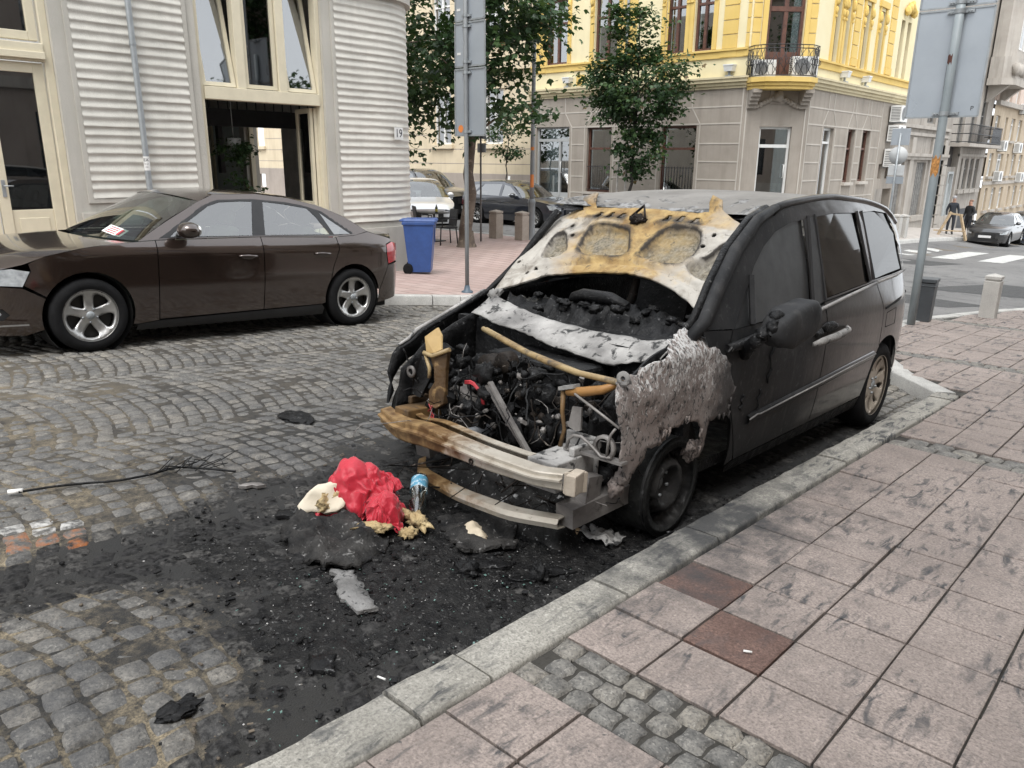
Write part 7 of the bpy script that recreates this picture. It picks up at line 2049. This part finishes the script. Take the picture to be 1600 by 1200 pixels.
def leaves(name, lobes, nclump, nper, size, parent, seed, origin, clump_r=.30, droop=.55):
    g = np.random.default_rng(seed); C = []
    vol = np.array([l[1][0] * l[1][1] * l[1][2] for l in lobes]); vol = vol / vol.sum()
    for k in range(nclump):
        l = lobes[g.choice(len(lobes), p=vol)]
        d = g.normal(0, 1, 3); d /= np.linalg.norm(d); r = g.uniform(.35, 1.0) ** .5
        C.append(np.array(l[0]) + d * r * np.array(l[1]))
    V = []; F = []; T = []
    for ci, c in enumerate(C):
        ct = g.normal(0, .13); out = c - np.array(lobes[0][0]); out = out / (np.linalg.norm(out) + 1e-6)
        n = int(nper * g.uniform(.5, 1.5)); cr_ = clump_r * g.uniform(.6, 1.35)
        for i in range(n):
            p = c + g.normal(0, 1, 3) * np.array((cr_, cr_, cr_ * .5))
            s = size * g.uniform(.6, 1.25)
            nrm = np.array((0, 0, 1.0)) + g.normal(0, .55, 3) + out * .35; nrm /= np.linalg.norm(nrm)
            dr_ = g.normal(0, 1, 3) + out * .8 + np.array((0, 0, -droop)); dr_ -= nrm * dr_.dot(nrm); dr_ /= np.linalg.norm(dr_)
            sd_ = np.cross(dr_, nrm)
            b = len(V)
            L = LEAF * s
            for q_ in L: V.append(p + sd_ * q_[0] + dr_ * q_[1] + nrm * q_[2] - np.array(origin))
            F += [(b, b + 1, b + 2, b + 3, b + 4), (b, b + 4, b + 5, b + 6, b + 7)]
            tone = min(.955, max(0, g.uniform(.1, .75) + ct)); tone = 1.0 if g.random() < .012 else tone
            T += [(tone, 0, 0, 1)] * 8
    me = bpy.data.meshes.new(name); me.from_pydata([tuple(v) for v in V], [], F); me.materials.append(M_leaf)
    at = me.color_attributes.new('tone', 'FLOAT_COLOR', 'POINT'); at.data.foreach_set('color', np.array(T, dtype=np.float32).ravel())
    o = bpy.data.objects.new(name, me); COL.objects.link(o); o.parent = parent
    return C
def tree(name, label, base, h, r, lobes, nclump, nper, size, seed, clump_r=.3, lean=(0, 0), nbr=26, bark=None):
    t = thing(name, label, 'tree', base)
    rel = lambda p: tuple(np.array(p) - np.array(base))
    C = leaves('crown', lobes, nclump, nper, size, t, seed, base, clump_r)
    top = np.array((lean[0], lean[1], h))
    q = MB(); q.lathe([(r * 1.75, -.05), (r * 1.25, .12), (r * 1.02, .4)], 14)
    pts = [tuple(top * k / 6 + np.array((.04 * math.sin(k * 1.7 + seed), .04 * math.cos(k * 2.3), 0)) * (1 if k else 0)) for k in range(7)]
    q.tube(pts, [r * (1.05 - .08 * k) for k in range(7)], 14)
    q.v = [(x * (1 + .10 * noise.noise(Vector((x * 9, y * 9, z * 3)))), y * (1 + .10 * noise.noise(Vector((x * 9, y * 9, z * 3 + 4)))), z) for x, y, z in q.v]
    rnd = random.Random(seed)
    zmax = max(l[0][2] + l[1][2] * .7 for l in lobes) - base[2]
    ctr = np.array(lobes[0][0]) - np.array(base)
    lead = [tuple(top), tuple((top + np.array((ctr[0], ctr[1], zmax))) / 2 + np.array((.1, 0, 0))), (ctr[0], ctr[1], zmax)]
    q.tube(lead, [r * .62, r * .38, r * .1], 9)
    for c in rnd.sample(C, min(nbr, len(C))):
        c = np.array(rel(c)); k = max(0.0, min(.95, (c[2] - h) / max(.1, zmax - h) - .15)); s0 = np.array(lead[0]) * (1 - k) + np.array(lead[2]) * k
        if c[2] < h: s0 = top * .92
        m_ = (s0 + c) / 2 + np.array((0, 0, .12 * np.linalg.norm(c - s0)))
        q.tube([tuple(s0), tuple(m_), tuple(c)], [r * .26, r * .15, r * .05], 6)
    q.build('trunk', bark or M_bark, t)
    return t
b1 = (-13.62, 13.22, G(-13.62, 13.22) + .09)
tree('street_tree', 'big maple with a light brown trunk on the pink pavement behind the grey sign backs', b1, 2.6, .165,
     [((-13.32, 13.08, 4.74), (2.10, 1.80, 2.28)), ((-14.40, 12.96, 2.52), (0.90, 0.84, 0.90)), ((-12.48, 13.08, 2.76), (1.08, 0.96, 0.84)), ((-12.00, 13.08, 4.38), (0.78, 0.96, 1.08)), ((-14.58, 12.72, 1.50), (0.48, 0.48, 0.46)), ((-12.18, 13.32, 1.80), (0.60, 0.48, 0.42)), ((-13.44, 13.08, 6.90), (1.68, 1.56, 1.20))], 150, 62, .155, 3, .32, (.16, .02))
b2 = (-18.0, 13.44, G(-18.0, 13.44) + .1)
tree('street_tree', 'maple whose crown comes past the rounded corner of the pale house, its trunk hidden', b2, 2.4, .15,
     [((-16.92, 13.80, 4.62), (1.62, 1.44, 2.16)), ((-16.26, 13.80, 2.34), (0.48, 0.60, 0.84)), ((-16.08, 13.68, 3.54), (0.66, 0.72, 0.84)), ((-18.00, 13.56, 3.30), (1.20, 1.20, 1.20))], 95, 60, .155, 4, .32)
b3 = (-14.52, 21.5, G(-14.52, 21.5) + .05)
t3 = tree('street_tree', 'young dark maple tied to a stake before the grey ground floor of the yellow house', b3, 1.7, .075,
     [((-14.5, 21.5, 3.75), (1.55, 1.2, 1.25)), ((-14.65, 21.5, 5.2), (.85, .8, 1.1)), ((-14.4, 21.5, 2.1), (.75, .7, .75)), ((-13.2, 21.5, 3.9), (.6, .5, .5)), ((-15.9, 21.5, 4.1), (.55, .5, .45)), ((-14.3, 21.5, 1.15), (.45, .4, .35))], 130, 62, .14, 5, .26, bark=mat('dark_bark', (.03, .026, .022), .9, var=.3))
q = MB(); q.tube([(-.50, -.1, -.2), (-.45, -.1, 2.1)], .03, 8); q.tube([(-.28, .1, -.2), (-.27, .1, 2.0)], .035, 8); q.build('stake', mat('stake_wood', (.36, .34, .31), .8, var=.3, vscale=5), t3)
b4 = (-21.25, 22.8, G(-21.25, 22.8) + .1)
t4 = tree('sapling', 'thin sapling with a white guard in front of the beige house', b4, 1.9, .04, [((-21.2, 22.8, 1.75), (.62, .5, .38)), ((-21.2, 22.8, 2.6), (.7, .6, .6))], 22, 40, .13, 6, .2, nbr=8, bark=mat('dark_bark', (.03, .026, .022)))
q = MB(); q.tube([(.17, 0, 0), (.17, 0, 1.5)], .045, 8); q.build('trunk_guard', M_stk, t4)
b5 = (2.1, 15.2, G(2.1, 15.2) + .1)
nt5 = tree('street_tree', 'near side street tree mirrored in the sliding door window', b5, 3.2, .13, [((2.0, 15.2, 7.2), (1.5, 2.4, 2.6))], 85, 60, .18, 9, .4)
n6 = copy_tree(nt5); n6.location = (2.3, 20.8, G(2.3, 20.8) + .1); n6['label'] = 'second near side street tree, farther down the slope, mirrored in the rear quarter window'
# trailing plant in the open window of the pale house
hp = thing('hanging_plant', 'trailing green house plant hanging inside the open window of the pale house', 'plant', (-11.9, 6.42, 1.75))
leaves('foliage', [((-11.9, 6.42, 1.62), (.22, .25, .22)), ((-11.9, 6.55, 1.2), (.12, .16, .45))], 26, 22, .07, hp, 12, hp.location, .08, 1.2)
q = MB(); q.lathe([(.001, -.12), (.09, -.12), (.12, .05), (.11, .05)], 14); q.tube([(0, 0, .05), (0, 0, .7)], .006, 5); q.build('pot', mat('pale_pot', (.45, .47, .47), .5), hp)
# ================================================================== SOOT, CHAR AND LITTER ON THE COBBLES
def heap_mesh():
    xs = np.arange(-3.75, -1.50, .017); ys = np.arange(.72, 4.3, .017)
    V = []; idx = {}; F = []
    hh = np.zeros((len(ys), len(xs)))
    for j, y in enumerate(ys):
        for i, x in enumerate(xs):
            d = math.hypot((x + 2.15) / .85, (y - 2.2) / 1.15)
            m_ = soot(x, y) * (1.15 - .55 * d)
            n = .5 * n3(x, y, 3.1, 21) + .35 * n3(x, y, 8, 22) + .3 * n3(x, y, 21, 23) + .22 * n3(x, y, 50, 24)
            hh[j, i] = .022 * (m_ - .86) + .024 * n * min(1, max(0, m_ * 1.6))
    ok = hh > -.004
    for j in range(len(ys) - 1):
        for i in range(len(xs) - 1):
            if ok[j, i] or ok[j + 1, i] or ok[j, i + 1] or ok[j + 1, i + 1]:
                f = []
                for a, b_ in ((j, i), (j, i + 1), (j + 1, i + 1), (j + 1, i)):
                    if (a, b_) not in idx:
                        idx[(a, b_)] = len(V); V.append((xs[b_], ys[a], G(xs[b_], ys[a]) + .001 + hh[a, b_]))
                    f.append(idx[(a, b_)])
                F.append(tuple(f))
    q = MB(); q.add(V, F); return q
M_soot = m_speck('soot_heap', (.004, .004, .0045), (.020, .0195, .019), (.11, .108, .105), 60, (.60, .72), .65, 1.0)
tag(heap_mesh().build('soot', M_soot, fix=False), kind='stuff')
def crumbs(name, n, smin, smax, m, wfun, flat=1.0, seed=1, lift=.004):
    rnd = random.Random(seed); q = MB(); k = 0
    while k < n:
        x, y = rnd.uniform(-4.2, -1.53), rnd.uniform(.5, 4.4)
        if rnd.random() > wfun(x, y): continue
        s = smin + (smax - smin) * rnd.random() ** 3
        z = G(x, y) + lift + s * .25 * flat
        R = Matrix.Rotation(rnd.uniform(0, 6.28), 3, 'Z') @ Matrix.Rotation(rnd.gauss(0, .35), 3, 'X')
        if rnd.random() < .5: q.blob((x, y, z), (s, s * rnd.uniform(.5, 1), s * rnd.uniform(.3, .8) * flat), k, .6, 1.8, 4)
        else: q.box((x, y, z), (s * 2, s * rnd.uniform(.6, 1.6), s * rnd.uniform(.15, .8) * flat), R)
        k += 1
    return tag(q.build(name, m, fix=False), kind='stuff')
near = lambda x, y: soot(x, y) * max(.03, 1.2 - .8 * math.hypot((x + 2.1) / 1.0, (y - 1.9) / 1.2))
crumbs('charred_crumbs', 1600, .002, .013, M_char, near, 1.0, 41)
crumbs('charred_flakes', 420, .003, .016, M_char, near, .3, 42, .008)
crumbs('ash_specks', 420, .0012, .0045, mat('ash_white', (.34, .33, .32), .9, var=.3), near, .7, 43, .012)
crumbs('glass_crumbs', 160, .002, .006, mat('glass_crumb', (.10, .17, .15), .15, var=.3), lambda x, y: near(x, y) * (1 if (x > -2.1 and y < 2.2) or (x + 2.05) ** 2 + (y - 1.3) ** 2 < .2 else .08), .6, 44, .012)
crumbs('scorched_grit', 500, .002, .010, mat('grit', (.10, .08, .06), .9, var=.4), lambda x, y: max(0, .5 - abs(soot(x, y) - .4)) * 1.5, .8, 45)

def lump_thing(name, label, cat, x, y, rad, m, seed, amp=.5, fr=1.6, rz=0, n=16, dz=.0, group=None):
    q = MB(); q.blob((0, 0, 0), rad, seed, amp, fr, n)
    q.v = [tuple(Vector(p) * 1 + Vector((.010, .010, .012)) * noise.noise(Vector(p) * 30 + Vector((seed, 0, 0)))) for p in q.v]
    q.v = [(a, b_, max(c, -rad[2] * .45)) for a, b_, c in q.v]
    o = q.build(name, m, loc=(x, y, G(x, y) + rad[2] * .45 + dz)); o.rotation_euler = (0, 0, rz)
    return tag(o, label, cat, group)
def slab(name, label, cat, pts, h, m, seed, group=None, sp=.022, amp=.012):
    """thin charred sheet lying on the street, outline in world coordinates"""
    cx = sum(p[0] for p in pts) / len(pts); cy = sum(p[1] for p in pts) / len(pts)
    L = ragged([(p[0] - cx, p[1] - cy) for p in pts], .014 + amp * .5, .025)
    base = G(cx, cy)
    def f(x, y):
        v = Vector(((x + cx) * 9, (y + cy) * 9, seed)); e = min(1, loop_d((x, y), L) / .05)
        return (x, y, G(x + cx, y + cy) - base + .012 + h * (.35 + .65 * sst(e)) + amp * noise.noise(v) * 1.6 + amp * .7 * noise.noise(v * 2.7) + amp * .4 * noise.noise(v * 6.5))
    q = MB(); panel(q, L, f, (0, 0, 1), [], sp, .016)
    return tag(q.build(name, m, loc=(cx, cy, base), fix=False), label, cat, group)
M_mat1 = m_speck('charred_felt', (.010, .010, .0105), (.042, .040, .038), (.17, .165, .16), 30, (.60, .70), .85, 1.0)
slab('charred_mat', 'large crumpled charred mat under the red jacket', 'mat', [(-2.80, 1.57), (-2.62, 1.50), (-2.41, 1.53), (-2.33, 1.64), (-2.42, 1.88), (-2.60, 2.02), (-2.85, 1.95), (-2.98, 1.75)], .035, M_mat1, 3, amp=.034)
slab('charred_mat', 'flat charred sheet with a pale torn spot before the bumper beam', 'mat', [(-2.48, 2.20), (-2.16, 2.03), (-2.02, 2.25), (-2.20, 2.46), (-2.42, 2.40)], .03, M_mat1, 7, amp=.022)
slab('torn_foam', 'pale torn foam patch on the flat charred sheet', 'foam', [(-2.31, 2.18), (-2.22, 2.13), (-2.13, 2.18), (-2.19, 2.25), (-2.30, 2.26)], .058, m_speck('scorched_foam', (.42, .35, .25), (.58, .51, .40), (.08, .05, .03), 14, (.56, .66), .9), 11, sp=.012)
slab('fallen_plank', 'grey ash dusted strip of board lying below the charred mat', 'board', [(-2.39, 1.55), (-2.33, 1.61), (-2.03, 1.50), (-2.05, 1.425), (-2.2, 1.45)], .018, m_speck('ashy_board', (.09, .088, .085), (.20, .195, .19), (.03, .03, .03), 30, (.58, .66), .9), 13, amp=.005)
for k, (pts, lab) in enumerate((([(-1.86, 2.02), (-1.78, 2.10), (-1.72, 2.28), (-1.80, 2.26)], 'bent black plastic shard lying closest to the kerb'), ([(-3.46, 1.72), (-3.40, 1.74), (-3.36, 1.83), (-3.43, 1.82)], 'small grey flat shard at the edge of the soot near the burnt cable'), ([(-3.05, 1.70), (-2.99, 1.66), (-2.92, 1.74), (-3.0, 1.78)], 'dark flat shard left of the cream foam pad'), ([(-1.95, 1.15), (-1.87, 1.12), (-1.82, 1.17), (-1.9, 1.21)], 'flat black shard lowest in the soot by the kerb'), ([(-2.12, 2.0), (-2.02, 1.98), (-1.92, 2.12), (-2.05, 2.14)], 'curled black shard under the right end of the lower crossmember'))):
    slab('charred_shard', lab, 'shard', pts, .012, M_char if k != 1 else M_greysteel, 20 + k, 'charred shards', .012, .006)
lump_thing('charred_lump', 'spiky black lump standing at the kerb below the bumper', 'lump', -1.78, 2.12, (.04, .03, .055), M_char, 5, .5, 2.4, group='charred lumps')
lump_thing('charred_lump', 'black burnt lump on the cobbles beyond the front of the burnt car, alone', 'lump', -4.34, 2.62, (.15, .09, .016), M_char, 6, .45, 2.2, group='charred lumps')
lump_thing('charred_lump', 'rough black lump in the middle of the soot before the bumper', 'lump', -2.02, 1.95, (.06, .045, .04), M_char, 8, .5, 2.2, group='charred lumps')
lump_thing('charred_lump', 'black crust at the lower edge of the soot beside the kerb', 'lump', -1.98, .74, (.04, .06, .012), M_char, 10, .5, 2.2, group='charred lumps')
# foil-like scrap under the wing
t = thing('melted_scrap', 'white melted metal scrap on the soot under the burnt wing', 'scrap', (-1.83, 2.62, G(-1.83, 2.62)))
q = MB(); rows = []
for i in range(16):
    row = []
    for k in range(10):
        a, b_ = -.10 + .2 * i / 15, -.05 + .1 * k / 9; v = Vector((a * 22, b_ * 22, 5)); row.append((a, b_ + .02 * noise.noise(v * .6), .035 + .035 * noise.noise(v) + .02 * noise.noise(v * 2)))
    rows.append(row)
q.grid(rows); o = q.build('crumpled_sheet', M_whiteash, t); md = o.modifiers.new('thick', 'SOLIDIFY'); md.thickness = .004
q = MB(); q.lathe([(.022, -.025), (.026, .0), (.022, .025)], 14, 'X', (-.11, -.05, .025)); q.build('brown_ring', mat('tan_ring', (.36, .25, .14), .7), t)

# red jacket: folded cloth
def cloth(name, cent, rad, seed, m, parent, n=60, fold=.09, drop=True):
    q = MB(); rows = []
    for i in range(n + 1):
        th = math.pi * i / n * .62; row = []
        for k in range(2 * n):
            ph = math.pi * k / n
            d = Vector((math.sin(th) * math.cos(ph), math.sin(th) * math.sin(ph), math.cos(th)))
            v = d * 1.55 + Vector((seed, seed * .7, 0))
            v = v + Vector((noise.noise(v * 1.3), noise.noise(v * 1.3 + Vector((5, 5, 5))), noise.noise(v * 1.3 + Vector((9, 1, 2))))) * .45
            rg = 1 - abs(noise.noise(v * 1.25)) * 2.0
            rg2 = 1 - abs(noise.noise(v * 2.9)) * 2.0
            rg3 = 1 - abs(noise.noise(v * 6.5)) * 2
            rr = 1 + .20 * noise.noise(d * 1.3 + Vector((seed, 1, 1))) + fold * 1.5 * (rg - .3) + fold * .75 * (rg2 - .3) + fold * .28 * (rg3 - .3)
            p = Vector((d.x * rad[0] * rr, d.y * rad[1] * rr, d.z * rad[2] * rr))
            row.append(Vector(cent) + p)
        rows.append(row)
    q.grid(rows, close=True)
    o = q.build(name, m, parent)
    return o
def m_cloth():
    m, t, b = newmat('red_nylon')
    co = t.coord()
    n = t.noise(co, 12, 6, .6)
    c = t.mix(n, (.34, .006, .018), (.46, .012, .032))
    c = t.mix(t.ramp(t.noise(co, 17, 7, .7, .8), (.655, 0), (.69, .9)), c, (.05, .03, .035))
    t.link(c, b.inputs['Base Color']); b.inputs['Roughness'].default_value = .52; b.inputs['Sheen Weight'].default_value = .2
    t.link(t.bump(t.noise(co, 42, 6, .7, .6), .45, .008), b.inputs['Normal'])
    return m
M_red = m_cloth()
M_foam = m_speck('cream_foam', (.50, .44, .34), (.62, .56, .46), (.20, .13, .06), 7, (.62, .72), .9, .5)
M_singed = m_speck('singed_straw', (.30, .21, .10), (.46, .36, .20), (.06, .04, .02), 18, (.52, .64), .9, .9)
jz = G(-2.72, 1.95)
jk = thing('red_jacket', 'crumpled red jacket with singed holes heaped on charred mats before the burnt car', 'jacket', (-2.72, 1.96, jz + .05))
jm = CLOTH
if jm is None:
    cloth('jacket_body', (.0, .0, .02), (.145, .15, .175), 1.0, M_red, jk, 70)
else:
    jm.materials.clear(); jm.materials.append(M_red)
    for nm, loc_, sc_, rz_, rx_ in (('jacket_body', (-.03, .02, -.03), (1.16, 1.12, 1.45), .73, 0), ('sleeve', (.13, .035, -.035), (.72, .70, .95), 2.5, .1), ('sleeve', (.17, -.03, -.04), (.50, .46, .55), -.4, 0), ('hood', (.0, .10, .04), (.62, .62, .95), 1.7, -.2)):
        o = bpy.data.objects.new(nm, jm); COL.objects.link(o); o.parent = jk; o.location = loc_; o.scale = sc_; o.rotation_euler = (rx_, 0, rz_)
        md = o.modifiers.new('thick', 'SOLIDIFY'); md.thickness = .003
        md = o.modifiers.new('smooth', 'SUBSURF'); md.levels = md.render_levels = 1
fp = thing('foam_pad', 'cream coloured foam cushion piece leaning against the left of the red jacket', 'foam', (-2.82, 1.80, G(-2.82, 1.80) + .06))
q = MB(); L = [(-.12, -.05), (-.02, -.065), (.10, -.045), (.12, .03), (.05, .09), (-.02, .075), (-.07, .03)]
def padf(a, b_):
    k = .03 * noise.noise(Vector((a * 12, b_ * 12, 2))) + .25 * a * a
    return (a * .738 - (b_ * .5 + k) * .674 * -1 * -1, a * .674 + (b_ * .5 + k) * .738, .055 + b_ * .85)
panel(q, ragged(smooth_loop(L, 1), .006, .02), padf, (.8, -.6, .3), [], .016, .028); q.build('pad', M_foam, fp, fix=False)
for k, (x, y, lab, s, z) in enumerate(((-2.80, 1.84, 'curled singed lining strip between the cream pad and the red jacket', (.03, .075, .05), .07), (-2.52, 1.86, 'singed straw coloured lining strip under the front of the red jacket', (.075, .03, .02), .05), (-2.49, 2.08, 'singed lining scrap between the jacket and the plastic bottle', (.035, .09, .03), .03), (-2.84, 2.02, 'scorched yellow lining scrap behind the cream pad', (.045, .05, .035), .10), (-2.42, 1.98, 'small singed lining knot right of the jacket sleeve', (.03, .035, .025), .02))):
    lump_thing('singed_lining', lab, 'lining', x, y, s, M_singed, 60 + k, .75, 2.4, rz=k * .7, n=14, dz=z, group='singed lining scraps')
# plastic bottle lying tilted against the crossmember
bt_ = thing('plastic_bottle', 'clear crumpled plastic water bottle with a blue label leaning beside the red jacket', 'bottle', (-2.50, 2.09, G(-2.5, 2.09) + .045))
ax_ = (Vector((-2.73, 2.32, G(-2.73, 2.32) + .15)) - Vector(bt_.location)).normalized()
bt_.scale = (1.2, 1.2, 1.15)
bt_.rotation_euler = ax_.to_track_quat('Z', 'Y').to_euler()
def m_pet():
    m, t, b = newmat('clear_plastic')
    b.inputs['Base Color'].default_value = (.72, .76, .76, 1); b.inputs['Roughness'].default_value = .08; b.inputs['Transmission Weight'].default_value = .0
    out = t.n['Material Output']
    tr = t.node('ShaderNodeBsdfTransparent', i_Color=(.80, .84, .83, 1)); gl = t.node('ShaderNodeBsdfGlossy', i_Roughness=.10, i_Color=(.9, .9, .9, 1))
    fr = t.node('ShaderNodeLayerWeight', i_Blend=.45); mx = t.node('ShaderNodeMixShader')
    t.link(t.math('ADD', t.math('MULTIPLY', fr.outputs['Fresnel'], .85), .10, True), mx.inputs[0]); t.link(tr.outputs[0], mx.inputs[1]); t.link(gl.outputs[0], mx.inputs[2]); t.link(mx.outputs[0], out.inputs['Surface'])
    return m
q = MB(); q.lathe([(.001, -.01), (.012, -.01), (.013, .01), (.015, .02), (.033, .07), (.034, .10), (.029, .125), (.034, .15), (.0345, .23), (.032, .25), (.028, .257), (.001, .250)], 28)
q.v = [(x * (1 + .16 * noise.noise(Vector((x * 40, y * 40, z * 22)))), y * (1 + .16 * noise.noise(Vector((x * 40, y * 40, z * 22 + 7)))), z) for x, y, z in q.v]; q.build('bottle_body', m_pet(), bt_)
q = MB(); q.lathe([(.036, .165), (.0362, .235)], 28); q.v = [(x * (1 + .03 * noise.noise(Vector((x * 40, y * 40, z * 22)))), y, z) for x, y, z in q.v]; q.build('label', m_speck('blue_label', (.06, .22, .34), (.14, .34, .46), (.50, .58, .62), 40, (.5, .58), .4, .2), bt_)
q = MB(); q.lathe([(.001, -.022), (.015, -.022), (.016, -.004)], 16); q.build('cap', mat('dark_cap', (.02, .03, .05), .5), bt_)
# burnt cable and wiper lying to the left
q = MB(); cab = [(-4.0, .90), (-3.98, 1.02), (-3.93, 1.16), (-3.86, 1.32), (-3.85, 1.45), (-3.87, 1.58), (-3.76, 1.70), (-3.62, 1.80)]
cab = resample([(x, y, G(x, y) + .022) for x, y in cab], 40); o_ = cab[0]
q.tube([tuple(np.array(p) - np.array(o_)) for p in cab], .006, 7); c_ = q.build('burnt_cable', M_char, loc=o_)
tag(c_, 'long burnt cable lying across the cobbles left of the soot', 'cable')
q = MB()
rnd = random.Random(4)
for k in range(12):
    p = np.array(cab[22 + k]) - np.array(o_); q.tube([tuple(p), tuple(p + np.array((rnd.gauss(0, .05), rnd.gauss(.05, .06), rnd.uniform(.0, .03)))), tuple(p + np.array((rnd.gauss(0, .06), rnd.gauss(.09, .06), 0)))], .0028, 5)
q.build('frayed_wires', M_char, c_)
q = MB(); q.tube([(-.03, -.035, .002), (0, .02, .002)], .012, 8); q.build('white_sleeve', mat('cig_white', (.70, .69, .66)), c_)
tag(MB().tube([(0, 0, 0), (.03, .008, 0)], .0035, 6).build('cigarette_end', mat('cig_white', (.70, .69, .66)), loc=(-1.705, 1.25, G(-1.7, 1.25) + .012)), 'white cigarette end lying in the soot against the kerb', 'cigarette end')
